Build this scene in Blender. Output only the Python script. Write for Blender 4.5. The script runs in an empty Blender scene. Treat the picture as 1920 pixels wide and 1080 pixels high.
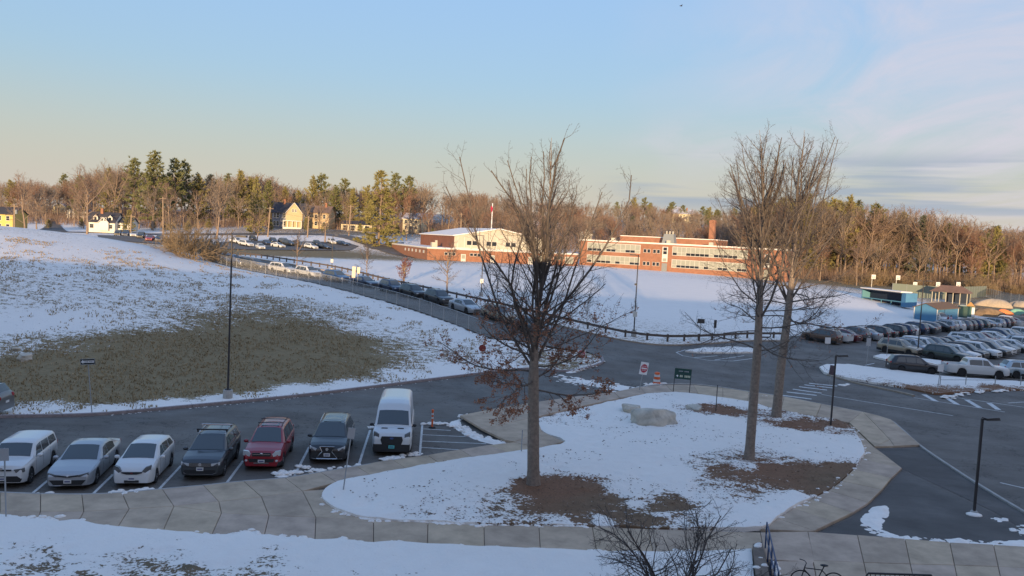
import bpy, bmesh, math, random
import numpy as np
from mathutils import Vector, Matrix
random.seed(7); np.random.seed(7)
S = bpy.context.scene; COL = S.collection
R = math.radians
# ---------------------------------------------------------------- camera
FPX = 1470.0; CAMH = 11.2; KY = 1.4
PITCH = math.atan(94/FPX); ROLL = 0.05
_fw = Vector((0, math.cos(PITCH), -math.sin(PITCH))); _r0 = Vector((1, 0, 0)); _u0 = Vector((0, math.sin(PITCH), math.cos(PITCH)))
_rt = _r0*math.cos(ROLL) + _u0*math.sin(ROLL); _up = _u0*math.cos(ROLL) - _r0*math.sin(ROLL)
cd = bpy.data.cameras.new('camera'); cam = bpy.data.objects.new('camera', cd); COL.objects.link(cam)
cam.matrix_world = Matrix(((_rt.x, _up.x, -_fw.x, 0), (_rt.y, _up.y, -_fw.y, 0), (_rt.z, _up.z, -_fw.z, CAMH), (0, 0, 0, 1)))
cd.sensor_width = 36; cd.lens = 36*FPX/1920; cd.clip_start = .1; cd.clip_end = 6000
S.camera = cam
# ---------------------------------------------------------------- sky, sun, exposure
SUN_EL = R(4.7); SUN_AZ_TO = R(2.5)          # light travels towards +Y, a little to +X
w = bpy.data.worlds.new('World'); S.world = w; w.use_nodes = True
nt = w.node_tree; N = nt.nodes; Lk = nt.links
for n in list(N): N.remove(n)
out = N.new('ShaderNodeOutputWorld'); bg = N.new('ShaderNodeBackground'); sky = N.new('ShaderNodeTexSky')
sky.sky_type = 'NISHITA'; sky.sun_disc = False; sky.sun_elevation = SUN_EL; sky.sun_rotation = math.pi + SUN_AZ_TO
sky.altitude = 50; sky.air_density = 1.0; sky.dust_density = 0.6; sky.ozone_density = 1.5
bg.inputs['Strength'].default_value = 0.15
def wn(t, **k):
    n = N.new(t)
    for a, v in k.items(): setattr(n, a, v)
    return n
# thin high cloud drifting in from the +X side: noise on the direction projected to a cloud deck
tc = wn('ShaderNodeTexCoord'); sp = wn('ShaderNodeSeparateXYZ'); Lk.new(tc.outputs['Generated'], sp.inputs[0])
def wm(op, a, b=None, c=None):
    n = wn('ShaderNodeMath', operation=op)
    for i, v in enumerate((a, b, c)):
        if v is None: continue
        if isinstance(v, (int, float)): n.inputs[i].default_value = v
        else: Lk.new(v, n.inputs[i])
    return n.outputs[0]
def wmr(v, a, b, c=0., d=1.):
    n = wn('ShaderNodeMapRange', interpolation_type='SMOOTHSTEP'); Lk.new(v, n.inputs[0])
    for i, q in enumerate((a, b, c, d)): n.inputs[i+1].default_value = q
    return n.outputs[0]
zc = wm('MAXIMUM', sp.outputs[2], 0.015); den = wm('ADD', zc, 0.12)
dx = wm('DIVIDE', sp.outputs[0], den); dy = wm('DIVIDE', sp.outputs[1], den)
cb = wn('ShaderNodeCombineXYZ'); Lk.new(wm('MULTIPLY', dx, 1.0), cb.inputs[0]); Lk.new(wm('MULTIPLY', dy, 0.45), cb.inputs[1])
def wnoise(scale, detail, rough, dist):
    n = wn('ShaderNodeTexNoise'); n.inputs['Scale'].default_value = scale; n.inputs['Detail'].default_value = detail
    n.inputs['Roughness'].default_value = rough; n.inputs['Distortion'].default_value = dist; Lk.new(cb.outputs[0], n.inputs['Vector']); return n.outputs[0]
n1 = wnoise(.55, 3, .5, .3); n2 = wnoise(2.2, 8, .62, .9)
side = wmr(wm('ADD', sp.outputs[0], wm('MULTIPLY', wm('SUBTRACT', n1, .5), .9)), .10, .42)
tex = wmr(wm('ADD', wm('MULTIPLY', n1, .5), wm('MULTIPLY', n2, .5)), .34, .66)
cl = wm('MULTIPLY', wm('MULTIPLY', side, tex), wmr(sp.outputs[2], .0, .09, .55, 1.))
# a low flat bank far off over the hills
n3 = wn('ShaderNodeTexNoise'); n3.inputs['Scale'].default_value = 3.; n3.inputs['Detail'].default_value = 4
cb3 = wn('ShaderNodeCombineXYZ'); Lk.new(sp.outputs[0], cb3.inputs[0]); Lk.new(wm('MULTIPLY', sp.outputs[2], 16.), cb3.inputs[2]); Lk.new(cb3.outputs[0], n3.inputs['Vector'])
band = wm('MULTIPLY', wm('MULTIPLY', wmr(sp.outputs[2], .035, .06), wmr(sp.outputs[2], .125, .10)), wm('MULTIPLY', wmr(n3.outputs[0], .45, .6), wmr(sp.outputs[0], .08, .2)))
mx = wn('ShaderNodeMix', data_type='RGBA'); mx.inputs['B'].default_value = (1.42, 1.34, 1.52, 1)
hs = wn('ShaderNodeHueSaturation'); hs.inputs['Saturation'].default_value = 1.0; Lk.new(sky.outputs[0], hs.inputs['Color'])
bw = wn('ShaderNodeRGBToBW'); Lk.new(hs.outputs[0], bw.inputs[0])       # dome brightness evened out to lift the light on the shaded foreground; the hues stay those of the clear-sky model
tn = wn('ShaderNodeVectorMath', operation='SCALE'); Lk.new(hs.outputs[0], tn.inputs[0]); Lk.new(wm('MULTIPLY', wm('POWER', bw.outputs[0], -.78), 1.0), tn.inputs['Scale'])
tm = wn('ShaderNodeMix', data_type='RGBA', blend_type='MULTIPLY'); tm.inputs[0].default_value = 1.; tm.inputs['B'].default_value = (.91, .91, 1.10, 1); Lk.new(tn.outputs[0], tm.inputs['A'])
Lk.new(wm('MULTIPLY', cl, .9), mx.inputs[0]); hz = wn('ShaderNodeMix', data_type='RGBA'); hz.inputs['B'].default_value = (1.22, 1.15, 1.12, 1); Lk.new(wmr(sp.outputs[2], .20, .0, 0., .85), hz.inputs[0]); Lk.new(tm.outputs['Result'], hz.inputs['A'])   # pale haze all round the horizon
Lk.new(hz.outputs['Result'], mx.inputs['A'])
mx2 = wn('ShaderNodeMix', data_type='RGBA'); mx2.inputs['B'].default_value = (.70, .86, 1.08, 1)
Lk.new(wm('MULTIPLY', band, .75), mx2.inputs[0]); Lk.new(mx.outputs['Result'], mx2.inputs['A'])
Lk.new(mx2.outputs['Result'], bg.inputs['Color']); Lk.new(bg.outputs[0], out.inputs[0])
sd = bpy.data.lights.new('sun', 'SUN'); sun = bpy.data.objects.new('sun', sd); COL.objects.link(sun)
sd.energy = 2.1; sd.angle = R(.5); sd.color = (1., .70, .40)
_sd = Vector((math.sin(SUN_AZ_TO)*math.cos(SUN_EL), math.cos(SUN_AZ_TO)*math.cos(SUN_EL), -math.sin(SUN_EL)))
sun.rotation_euler = _sd.to_track_quat('-Z', 'Y').to_euler(); sun.location = (0, -60, 60)
S.view_settings.view_transform = 'Standard'; S.view_settings.look = 'None'; S.view_settings.gamma = 1; S.view_settings.use_curve_mapping = False
S.view_settings.exposure = 1.72
S.cycles.max_bounces = 6; S.cycles.transparent_max_bounces = 24
# ---------------------------------------------------------------- pixel helpers: a pixel gives a direction, the ground gives the distance
def ray(px, py): return (_fw*FPX + _rt*(px-960) - _up*(py-540)).normalized()
def onz(px, py, z=0.):
    d = ray(px, py); t = (z-CAMH)/d.z; return Vector((d.x*t, d.y*t, z))
def at(px, py, Y):
    d = ray(px, py); t = Y/d.y; return Vector((d.x*t, Y, CAMH+d.z*t))
def AT(px, py, Y): return at(px, py, Y*KY)
# ---------------------------------------------------------------- terrain height: thin-plate spline through surveyed points
CP = []
for X in (-110, -70, -35, 0, 35, 70, 120):
    for Y in (-150, -60, 5, 31): CP.append((X, Y, 0))
for X, Y, z in [(-15, 30, 0), (15, 33, 0), (40, 40, 0), (80, 45, 0), (130, 50, 0), (-100, 72, 9.0), (-110, 35, .8), (-300, 0, 2), (300, 0, 0), (-300, 150, 6), (300, 150, 1),
    (-150, 300, 15), (-150, 450, 24), (-300, 300, 12), (-300, 600, 22), (-20, 300, 14), (10, 420, 27), (80, 420, 27), (70, 300, 12), (180, 480, 30), (150, 320, 9), (250, 320, 5), (300, 480, 22),
    (120, 225, 3.2), (160, 195, 1.5), (220, 200, .8), (150, 110, 0), (0, 800, 20), (500, 800, 16), (-500, 800, 20), (-900, 1500, 10), (900, 1500, 10), (0, 1600, 8), (900, 0, 0), (-900, 0, 4), (0, -900, 0), (-110, 190, 5.5), (-60, 240, 10.6), (-150, 240, 8)]: CP.append((X, Y*KY, z))
for px, py, z in [(0, 783, 0), (170, 780, 0), (300, 769, 0), (430, 757, 0), (560, 744, 0), (700, 727, 0), (850, 708, .05), (980, 690, .2), (1100, 700, .15), (1250, 720, .1),
    (1400, 740, 0), (1600, 720, 0), (1800, 740, 0), (1700, 690, 0), (1900, 700, 0), (1900, 640, 0), (1560, 650, .1), (1700, 628, 0), (1850, 598, 0), (1920, 600, 0),
    (0, 640, 1.3), (0, 560, 3.6), (0, 500, 5.9), (0, 440, 8.5), (70, 437, 8.7), (200, 640, 1.5), (200, 560, 3.8), (200, 500, 5.8), (200, 449, 8.1), (330, 640, 1.4), (330, 560, 3.6), (330, 500, 5.6), (300, 466, 6.9),
    (450, 600, 2.5), (450, 540, 4.0), (450, 507, 4.75), (430, 498, 4.6), (560, 650, 1.2), (560, 580, 2.9), (560, 530, 4.0), (700, 660, .9), (700, 600, 2.2), (700, 558, 3.0), (850, 640, 1.2), (930, 640, 1.5),
    (527, 514, 3.9), (680, 539, 3.2), (820, 575, 2.6), (950, 612, 1.8), (1100, 642, 1.0), (1190, 642, .8), (1350, 650, .5), (1400, 640, .5),
    (700, 500, 4.0), (900, 540, 3.0), (1100, 560, 2.5), (1250, 560, 2.2), (1250, 506, 3.6), (1100, 496, 3.9), (1450, 560, 1.8), (1400, 524, 3.2), (1500, 530, 2.6), (1600, 600, .6), (1650, 566, 1.7), (1750, 604, 0), (1900, 560, 1.0), (1750, 540, 1.5), (1600, 540, 2.2),
    (440, 472, 4.4), (600, 476, 4.4), (250, 464, 4.6), (757, 478, 4.2), (860, 490, 3.9), (500, 446, 6.9), (300, 446, 6.2)]:
    p = onz(px, py, z); CP.append((p.x, p.y, z))
for px, py, Y in [(500, 440, 208), (300, 440, 205), (150, 436, 195), (0, 434, 190), (540, 428, 228), (770, 440, 232), (640, 446, 196), (700, 462, 185)]:
    p = AT(px, py, Y); CP.append((p.x, p.y, p.z))
CP = np.array(CP, float)/np.array([100., 100., 1.])
def _phi(r2): return np.where(r2 > 1e-12, .5*r2*np.log(np.maximum(r2, 1e-12)), 0.)
_n = len(CP); _A = np.zeros((_n+3, _n+3))
_A[:_n, :_n] = _phi((CP[:, None, 0]-CP[None, :, 0])**2 + (CP[:, None, 1]-CP[None, :, 1])**2) + np.eye(_n)*.0008
_A[:_n, _n:] = np.c_[np.ones(_n), CP[:, :2]]; _A[_n:, :_n] = _A[:_n, _n:].T
_W = np.linalg.solve(_A, np.r_[CP[:, 2], 0, 0, 0])
def Zv(x, y):
    x = np.asarray(x, float).ravel()/100; y = np.asarray(y, float).ravel()/100; o = np.empty(len(x))
    for i in range(0, len(x), 20000):
        a, b = x[i:i+20000], y[i:i+20000]
        o[i:i+20000] = _phi((a[:, None]-CP[None, :, 0])**2 + (b[:, None]-CP[None, :, 1])**2) @ _W[:_n] + _W[_n] + a*_W[_n+1] + b*_W[_n+2]
    # the lots near the building are graded flat
    Y = y*100; k = np.clip((Y-34)/14, 0, 1); k = k*k*(3-2*k)
    return o*k
def Z(x, y): return float(Zv([x], [y])[0])
def G(px, py):                                # first hit of a pixel's ray with the ground
    d = ray(px, py); t = np.concatenate([np.arange(14, 220, .5), np.arange(220, 1000, 2.5)])
    below = (CAMH + d.z*t) - Zv(d.x*t, d.y*t) < 0
    if not below.any(): return at(px, py, 560)
    i = int(np.argmax(below)); a, b = (t[i-1] if i else 8.), t[i]
    for _ in range(14):
        m = (a+b)/2
        if CAMH+d.z*m < Z(d.x*m, d.y*m): b = m
        else: a = m
    return Vector((d.x*b, d.y*b, Z(d.x*b, d.y*b)))
# ---------------------------------------------------------------- materials
MATS = {}
def M(name, col, rough=.7, metal=0., noise=0., nscale=3., bump=0., spec=.5, coat=0., col2=None, alpha=None):
    if name in MATS: return MATS[name]
    m = bpy.data.materials.new(name); m.use_nodes = True; MATS[name] = m
    t = m.node_tree; b = t.nodes['Principled BSDF']
    b.inputs['Base Color'].default_value = (*col, 1); b.inputs['Roughness'].default_value = rough; b.inputs['Metallic'].default_value = metal
    b.inputs['Specular IOR Level'].default_value = spec; b.inputs['Coat Weight'].default_value = coat; b.inputs['Coat Roughness'].default_value = .05
    if noise or col2:
        c = t.nodes.new('ShaderNodeTexCoord'); n = t.nodes.new('ShaderNodeTexNoise'); n.inputs['Scale'].default_value = nscale; n.inputs['Detail'].default_value = 6; n.inputs['Roughness'].default_value = .65
        t.links.new(c.outputs['Object'], n.inputs['Vector'])
        mr = t.nodes.new('ShaderNodeMapRange'); mr.inputs[1].default_value = .3; mr.inputs[2].default_value = .7; t.links.new(n.outputs[0], mr.inputs[0])
        x = t.nodes.new('ShaderNodeMix'); x.data_type = 'RGBA'; t.links.new(mr.outputs[0], x.inputs[0])
        c2 = col2 or tuple(v*(1-noise) for v in col); c1 = col if col2 else tuple(min(1, v*(1+noise*.6)) for v in col)
        x.inputs['A'].default_value = (*c1, 1); x.inputs['B'].default_value = (*c2, 1); t.links.new(x.outputs['Result'], b.inputs['Base Color'])
        if bump:
            bp = t.nodes.new('ShaderNodeBump'); bp.inputs['Strength'].default_value = bump; bp.inputs['Distance'].default_value = .05; t.links.new(n.outputs[0], bp.inputs['Height']); t.links.new(bp.outputs[0], b.inputs['Normal'])
    if alpha is not None: b.inputs['Alpha'].default_value = alpha
    return m
# ---------------------------------------------------------------- mesh helpers
class MB:
    def __init__(s): s.v = []; s.f = []; s.mi = []; s.cur = 0
    def add(s, vs, fs):
        o = len(s.v); s.v += [tuple(v) for v in vs]; s.f += [tuple(i+o for i in f) for f in fs]; s.mi += [s.cur]*len(fs); return s
    def box(s, c, d, rz=0., mtx=None):
        x, y, z = d[0]/2, d[1]/2, d[2]/2; q = [(-x, -y, -z), (x, -y, -z), (x, y, -z), (-x, y, -z), (-x, -y, z), (x, -y, z), (x, y, z), (-x, y, z)]
        ca, sa = math.cos(rz), math.sin(rz)
        vs = [(c[0]+a*ca-b*sa, c[1]+a*sa+b*ca, c[2]+e) for a, b, e in q]
        if mtx is not None: vs = [mtx @ Vector(v) for v in vs]
        return s.add(vs, [(3, 2, 1, 0), (4, 5, 6, 7), (0, 1, 5, 4), (1, 2, 6, 5), (2, 3, 7, 6), (3, 0, 4, 7)])
    def tube(s, pts, rs, n=6, cap=True):
        pts = [Vector(p) for p in pts]
        if isinstance(rs, (int, float)): rs = [rs]*len(pts)
        vs = []; u = None
        for i, p in enumerate(pts):
            d = (pts[min(i+1, len(pts)-1)]-pts[max(i-1, 0)]).normalized()
            if u is None: u = d.orthogonal().normalized()
            else:
                u = u - d*u.dot(d); u = u.normalized() if u.length > 1e-6 else d.orthogonal().normalized()
            e = d.cross(u)
            for k in range(n):
                a = 2*math.pi*k/n; vs.append(p + (u*math.cos(a)+e*math.sin(a))*rs[i])
        fs = [(i*n+k, i*n+(k+1) % n, (i+1)*n+(k+1) % n, (i+1)*n+k) for i in range(len(pts)-1) for k in range(n)]
        if cap: fs += [tuple(range(n-1, -1, -1)), tuple((len(pts)-1)*n+k for k in range(n))]
        return s.add(vs, fs)
    def lathe(s, prof, n=16, axis='z', c=(0, 0, 0)):      # prof: (radius, height)
        vs = []
        for r, h in prof:
            for k in range(n):
                a = 2*math.pi*k/n; x, y = r*math.cos(a), r*math.sin(a)
                vs.append((c[0]+x, c[1]+y, c[2]+h) if axis == 'z' else (c[0]+x, c[1]+h, c[2]+y) if axis == 'y' else (c[0]+h, c[1]+x, c[2]+y))
        fs = [(i*n+k, i*n+(k+1) % n, (i+1)*n+(k+1) % n, (i+1)*n+k) for i in range(len(prof)-1) for k in range(n)]
        fs += [tuple(range(n-1, -1, -1)), tuple((len(prof)-1)*n+k for k in range(n))]
        return s.add(vs, fs)
    def ell(s, c, r, n=10, m=6):
        pr = [(math.sin(math.pi*i/m), -math.cos(math.pi*i/m)) for i in range(m+1)]; vs = []
        for a, h in pr:
            for k in range(n):
                t = 2*math.pi*k/n; vs.append((c[0]+r[0]*a*math.cos(t), c[1]+r[1]*a*math.sin(t), c[2]+r[2]*h))
        return s.add(vs, [(i*n+k, i*n+(k+1) % n, (i+1)*n+(k+1) % n, (i+1)*n+k) for i in range(m) for k in range(n)])
    def poly(s, pts, thick=0.):      # flat polygon (list of 3D points), optionally extruded along z downwards
        n = len(pts)
        if not thick: return s.add(pts, [tuple(range(n))])
        vs = [tuple(p) for p in pts] + [(p[0], p[1], p[2]-thick) for p in pts]
        return s.add(vs, [tuple(range(n)), tuple(range(2*n-1, n-1, -1))] + [(i, n+i, n+(i+1) % n, (i+1) % n) for i in range(n)])
    def mesh(s, name, mats, smooth=False):
        me = bpy.data.meshes.new(name); me.from_pydata(s.v, [], s.f); me.validate(); me.update()
        for m in (mats if isinstance(mats, (list, tuple)) else [mats]): me.materials.append(m)
        if len(me.polygons) == len(s.mi) and any(s.mi): me.polygons.foreach_set('material_index', s.mi)
        if smooth: me.polygons.foreach_set('use_smooth', [True]*len(me.polygons))
        return me
    def obj(s, name, mats, parent=None, smooth=False, **k): return link(name, s.mesh(name, mats, smooth), parent, **k)
def link(name, me, parent=None, label=None, cat=None, group=None, kind=None, loc=None, rz=None):
    o = bpy.data.objects.new(name, me); COL.objects.link(o)
    if parent is not None: o.parent = parent
    if loc is not None: o.location = loc
    if rz is not None: o.rotation_euler = (0, 0, rz)
    for a, v in (('label', label), ('category', cat), ('group', group), ('kind', kind)):
        if v: o[a] = v
    return o
def thing(name, label, cat, loc=(0, 0, 0), rz=0., group=None): return link(name, None, None, label, cat, group, None, loc, rz)
def autosmooth(me, ang=35):
    me.polygons.foreach_set('use_smooth', [True]*len(me.polygons))
    try: me.set_sharp_from_angle(angle=R(ang))
    except Exception: pass
def copy_tree(o, parent=None, swap=None):
    c = o.copy(); COL.objects.link(c); c.parent = parent
    if swap and c.type == 'MESH':
        for i, sl in enumerate(c.material_slots):
            nm_ = sl.material.name if sl.material else ''
            if nm_ in swap: sl.link = 'OBJECT'; sl.material = swap[nm_]
    for ch in [x for x in KIDS.get(o.name, [])]: copy_tree(ch, c, swap)
    return c
KIDS = {}
def reg(o):                                   # remember a prototype's children for fast copying
    st = [o]; 
    while st:
        q = st.pop(); KIDS[q.name] = list(q.children); st += q.children
    return o
def pip(x, y, P):                              # vectorised point in polygon
    x = np.asarray(x); y = np.asarray(y); ins = np.zeros(x.shape, bool); n = len(P)
    for i in range(n):
        x1, y1 = P[i][0], P[i][1]; x2, y2 = P[(i+1) % n][0], P[(i+1) % n][1]
        if y1 == y2: continue
        c = ((y1 > y) != (y2 > y)) & (x < (x2-x1)*(y-y1)/(y2-y1)+x1); ins ^= c
    return ins
def pdist(x, y, P, closed=True):               # distance to polyline
    x = np.asarray(x, float); y = np.asarray(y, float); d = np.full(x.shape, 1e9); n = len(P)
    for i in range(n if closed else n-1):
        ax, ay = P[i][0], P[i][1]; bx, by = P[(i+1) % n][0]-ax, P[(i+1) % n][1]-ay
        t = np.clip(((x-ax)*bx+(y-ay)*by)/max(bx*bx+by*by, 1e-9), 0, 1); d = np.minimum(d, np.hypot(x-ax-t*bx, y-ay-t*by))
    return d
def spline(P, n=6, closed=False):              # Catmull-Rom through 2D/3D points
    P = [Vector(p) for p in P]; o = []; m = len(P)
    for i in range(m if closed else m-1):
        g = (lambda j: P[j % m]) if closed else (lambda j: P[max(0, min(m-1, j))])
        a, b, c, d = g(i-1), g(i), g(i+1), g(i+2)
        for k in range(n):
            t = k/n; o.append(.5*((2*b)+(c-a)*t+(2*a-5*b+4*c-d)*t*t+(3*b-a-3*c+d)*t**3))
    if not closed: o.append(P[-1])
    return o
def fbm(x, y, sc=1., oc=4, seed=0):            # cheap value noise, numpy
    x = np.asarray(x, float)*sc+seed*17.3; y = np.asarray(y, float)*sc+seed*9.1; o = np.zeros(x.shape); a = .5
    def h(i, j):
        s = np.sin(i*127.1+j*311.7+seed*7.7)*43758.5453; return s-np.floor(s)
    for _ in range(oc):
        i, j = np.floor(x), np.floor(y); u, v = x-i, y-j; u = u*u*(3-2*u); v = v*v*(3-2*v)
        o += a*((h(i, j)*(1-u)+h(i+1, j)*u)*(1-v)+(h(i, j+1)*(1-u)+h(i+1, j+1)*u)*v); a *= .5; x = x*2.03; y = y*2.03
    return o
def drape(name, P, step, dz, mats, kind='structure', parent=None, hfun=None, attr=None, smooth=True, rim=None, base=True):
    """polygon P (2D) filled with a grid of points and its own outline, triangulated, laid on the terrain dz above it; hfun adds relief, rim adds an edge skirt going down"""
    P = [(p[0], p[1]) for p in P]
    B = []
    for i in range(len(P)):
        a, b = P[i], P[(i+1) % len(P)]; L = math.hypot(b[0]-a[0], b[1]-a[1]); k = max(1, int(L/(step*1.2)))
        B += [(a[0]+(b[0]-a[0])*j/k, a[1]+(b[1]-a[1])*j/k) for j in range(k)]
    xs = np.array([p[0] for p in P]); ys = np.array([p[1] for p in P])
    gx, gy = np.meshgrid(np.arange(xs.min(), xs.max(), step), np.arange(ys.min(), ys.max(), step)); gx = gx.ravel() + (np.random.rand(gx.size)-.5)*step*.3; gy = gy.ravel() + (np.random.rand(gy.size)-.5)*step*.3
    k = pip(gx, gy, P); gx, gy = gx[k], gy[k]; k = pdist(gx, gy, P) > step*.45; gx, gy = gx[k], gy[k]
    from mathutils.geometry import delaunay_2d_cdt
    pts = [Vector(p) for p in B] + [Vector((a, b)) for a, b in zip(gx, gy)]; nb = len(B)
    r = delaunay_2d_cdt(pts, [], [list(range(nb))], 1, 1e-5)
    V, Fc = r[0], r[2]
    vx = np.array([v.x for v in V]); vy = np.array([v.y for v in V]); vz = (Zv(vx, vy) if base else 0)+dz
    ed = pdist(vx, vy, P)
    if hfun is not None: vz = vz + hfun(vx, vy, ed)
    m = MB(); m.add(list(zip(vx, vy, vz)), [tuple(f) if True else f for f in Fc])
    if rim:
        c = sum((pts[i].x*pts[(i+1) % nb].y-pts[(i+1) % nb].x*pts[i].y) for i in range(nb)); idx = {}
        for i, v in enumerate(V): idx[(round(v.x, 3), round(v.y, 3))] = i
        bi = [idx.get((round(p.x, 3), round(p.y, 3))) for p in pts[:nb]]; bi = [b for b in bi if b is not None]; o = len(m.v)
        m.v += [(vx[b], vy[b], vz[b]-rim) for b in bi]; nbi = len(bi)
        for i in range(nbi):
            j = (i+1) % nbi; q = (bi[i], o+i, o+j, bi[j]); m.f.append(q if c > 0 else q[::-1]); m.mi.append(0)
    me = m.mesh(name, mats)
    n0 = len(me.vertices)
    if attr is not None:
        for an, fn in attr.items():
            a = me.attributes.new(an, 'FLOAT', 'POINT'); co = np.empty(n0*3); me.vertices.foreach_get('co', co); co = co.reshape(-1, 3); a.data.foreach_set('value', np.asarray(fn(co[:, 0], co[:, 1]), np.float32))
    if smooth: autosmooth(me, 50)
    bm = bmesh.new(); bm.from_mesh(me); bmesh.ops.recalc_face_normals(bm, faces=bm.faces)
    s = sum(f.normal.z*f.calc_area() for f in bm.faces)
    if s < 0: bmesh.ops.reverse_faces(bm, faces=bm.faces)
    bm.to_mesh(me); bm.free()
    return link(name, me, parent, kind=kind)
# ================================================================ GROUND
def ground_mat(name, snow=(.90, .845, .77), dark=((.31, .22, .115), (.21, .155, .08)), sc=(1.6, 6.5), mulch=(.105, .048, .024), soft=.05):
    m = bpy.data.materials.new(name); m.use_nodes = True; t = m.node_tree; b = t.nodes['Principled BSDF']; nd = t.nodes.new; lk = t.links.new
    g = nd('ShaderNodeNewGeometry'); at_ = nd('ShaderNodeAttribute'); at_.attribute_name = 'cover'; am = nd('ShaderNodeAttribute'); am.attribute_name = 'mulch'
    def nz(s, d, r=.65, st=(1, 1, 1)):
        mp = nd('ShaderNodeMapping'); mp.inputs['Scale'].default_value = st; lk(g.outputs['Position'], mp.inputs[0])
        n = nd('ShaderNodeTexNoise'); n.inputs['Scale'].default_value = s; n.inputs['Detail'].default_value = d; n.inputs['Roughness'].default_value = r; lk(mp.outputs[0], n.inputs['Vector']); return n.outputs[0]
    def mt(op, a, c):
        n = nd('ShaderNodeMath'); n.operation = op
        for i, v in enumerate((a, c)):
            if isinstance(v, (int, float)): n.inputs[i].default_value = v
            else: lk(v, n.inputs[i])
        return n.outputs[0]
    a = nz(sc[0], 6, .7, (.8, 1.3, 1)); c = nz(sc[1], 4, .6)
    s = mt('ADD', mt('MULTIPLY', a, .55), mt('MULTIPLY', c, .45))
    s = mt('ADD', mt('MULTIPLY', mt('SUBTRACT', s, .5), 1.55), .5)
    v = mt('SUBTRACT', mt('ADD', s, at_.outputs['Fac']), 1.0)
    mr = nd('ShaderNodeMapRange'); mr.interpolation_type = 'SMOOTHSTEP'; mr.inputs[1].default_value = -soft; mr.inputs[2].default_value = soft; lk(v, mr.inputs[0])
    def mix(f, A, B):
        x = nd('ShaderNodeMix'); x.data_type = 'RGBA'
        lk(f, x.inputs[0])
        for q, k in ((A, 'A'), (B, 'B')):
            if isinstance(q, tuple): x.inputs[k].default_value = (*q, 1)
            else: lk(q, x.inputs[k])
        return x.outputs['Result']
    r1 = nd('ShaderNodeMapRange'); r1.inputs[1].default_value = .35; r1.inputs[2].default_value = .65; lk(nz(2.6, 7, .75), r1.inputs[0])
    gr = mix(r1.outputs[0], dark[0], dark[1])
    r2 = nd('ShaderNodeMapRange'); r2.inputs[1].default_value = .4; r2.inputs[2].default_value = .7; lk(nz(14, 5, .8), r2.inputs[0])
    gr = mix(mt('MULTIPLY', r2.outputs[0], .5), gr, (.16, .135, .07))
    gr = mix(am.outputs['Fac'], gr, mix(r2.outputs[0], mulch, tuple(q*.45 for q in mulch)))
    sn = mix(nz(.35, 4), snow, tuple(q*.9 for q in snow))
    lk(mix(mr.outputs[0], gr, sn), b.inputs['Base Color']); b.inputs['Roughness'].default_value = .85; b.inputs['Specular IOR Level'].default_value = .2
    h = mt('ADD', mt('MULTIPLY', mr.outputs[0], .6), mt('MULTIPLY', c, .7))
    bp = nd('ShaderNodeBump'); bp.inputs['Strength'].default_value = .55; bp.inputs['Distance'].default_value = .10; lk(h, bp.inputs['Height']); lk(bp.outputs[0], b.inputs['Normal'])
    return m
SNOWG = ground_mat('snowy_turf'); BEDM = ground_mat('snowy_bed', dark=((.22, .15, .095), (.12, .095, .06)), sc=(1.5, 8.), soft=.035, mulch=(.27, .14, .08))
SNOW = M('snow', (.90, .845, .77), .85, noise=.06, nscale=4, bump=.3, spec=.2)
def idw(sites, pw=3.2, soft=.5):
    S3 = np.array([(p.x, p.y, v) for p, v in ((G(a, b), v) for a, b, v in sites)])
    def f(x, y):
        w_ = 1/(((np.asarray(x)[:, None]-S3[None, :, 0])**2+(np.asarray(y)[:, None]-S3[None, :, 1])**2)+soft)**(pw/2)
        return (w_*S3[None, :, 2]).sum(1)/w_.sum(1)
    return f
MS = [(40, 470, .7), (150, 470, .68), (300, 490, .72), (230, 455, .72), (0, 450, .7), (120, 540, .6), (60, 560, .58), (200, 555, .6), (250, 520, .66), (330, 560, .62), (100, 600, .76), (200, 600, .68), (20, 600, .7), (300, 600, .58), (380, 575, .58), (400, 600, .44),
    (250, 640, .28), (120, 650, .42), (30, 650, .55), (60, 690, .1), (160, 700, .1), (300, 690, .05), (430, 650, .08), (500, 600, .42), (500, 622, .15), (560, 640, .08), (640, 650, .1), (600, 700, .1), (700, 680, .26), (735, 660, .48), (755, 690, .6), (700, 620, .6), (600, 580, .56), (660, 590, .56),
    (500, 570, .5), (460, 540, .68), (560, 540, .74), (640, 560, .76), (720, 600, .66), (800, 620, .64), (820, 670, .56), (880, 650, .6), (900, 625, .78), (780, 592, .78), (0, 770, .66), (100, 765, .66), (200, 770, .76), (300, 758, .78), (430, 748, .8), (560, 730, .8), (650, 718, .8), (760, 705, .78),
    (850, 695, .78), (950, 690, .74), (350, 735, .25), (200, 745, .15), (60, 735, .1), (500, 715, .28), (600, 712, .3), (660, 700, .3), (250, 740, .15), (430, 725, .12), (1050, 680, .45), (1100, 672, .5), (-200, 700, .1), (-200, 600, .6), (430, 498, .7), (330, 470, .5),
    (400, 473, .3), (520, 474, .25), (640, 476, .3), (740, 478, .45), (300, 464, .5), (440, 482, .75), (560, 488, .8), (700, 500, .86), (900, 540, .86), (1100, 560, .85), (1250, 540, .88), (1250, 508, .86), (1450, 580, .84), (1600, 600, .82), (1700, 590, .82), (1650, 566, .7), (1720, 560, .5), (1850, 560, .4), (1800, 590, .55), (1900, 580, .3),
    (500, 447, .66), (620, 448, .62), (300, 447, .66), (200, 447, .6), (540, 430, .45), (640, 436, .4), (200, 434, .8), (60, 434, .6), (760, 470, .6), (1600, 535, .3), (1750, 530, .2), (1900, 530, .15), (1450, 528, .5)]
_mf = idw([(a, b, c-(.02 if (a < 930 and b > 440 and c > .4 and (b-440)*1.6 > (a-330)*.55) else 0)) for a, b, c in MS])
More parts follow.
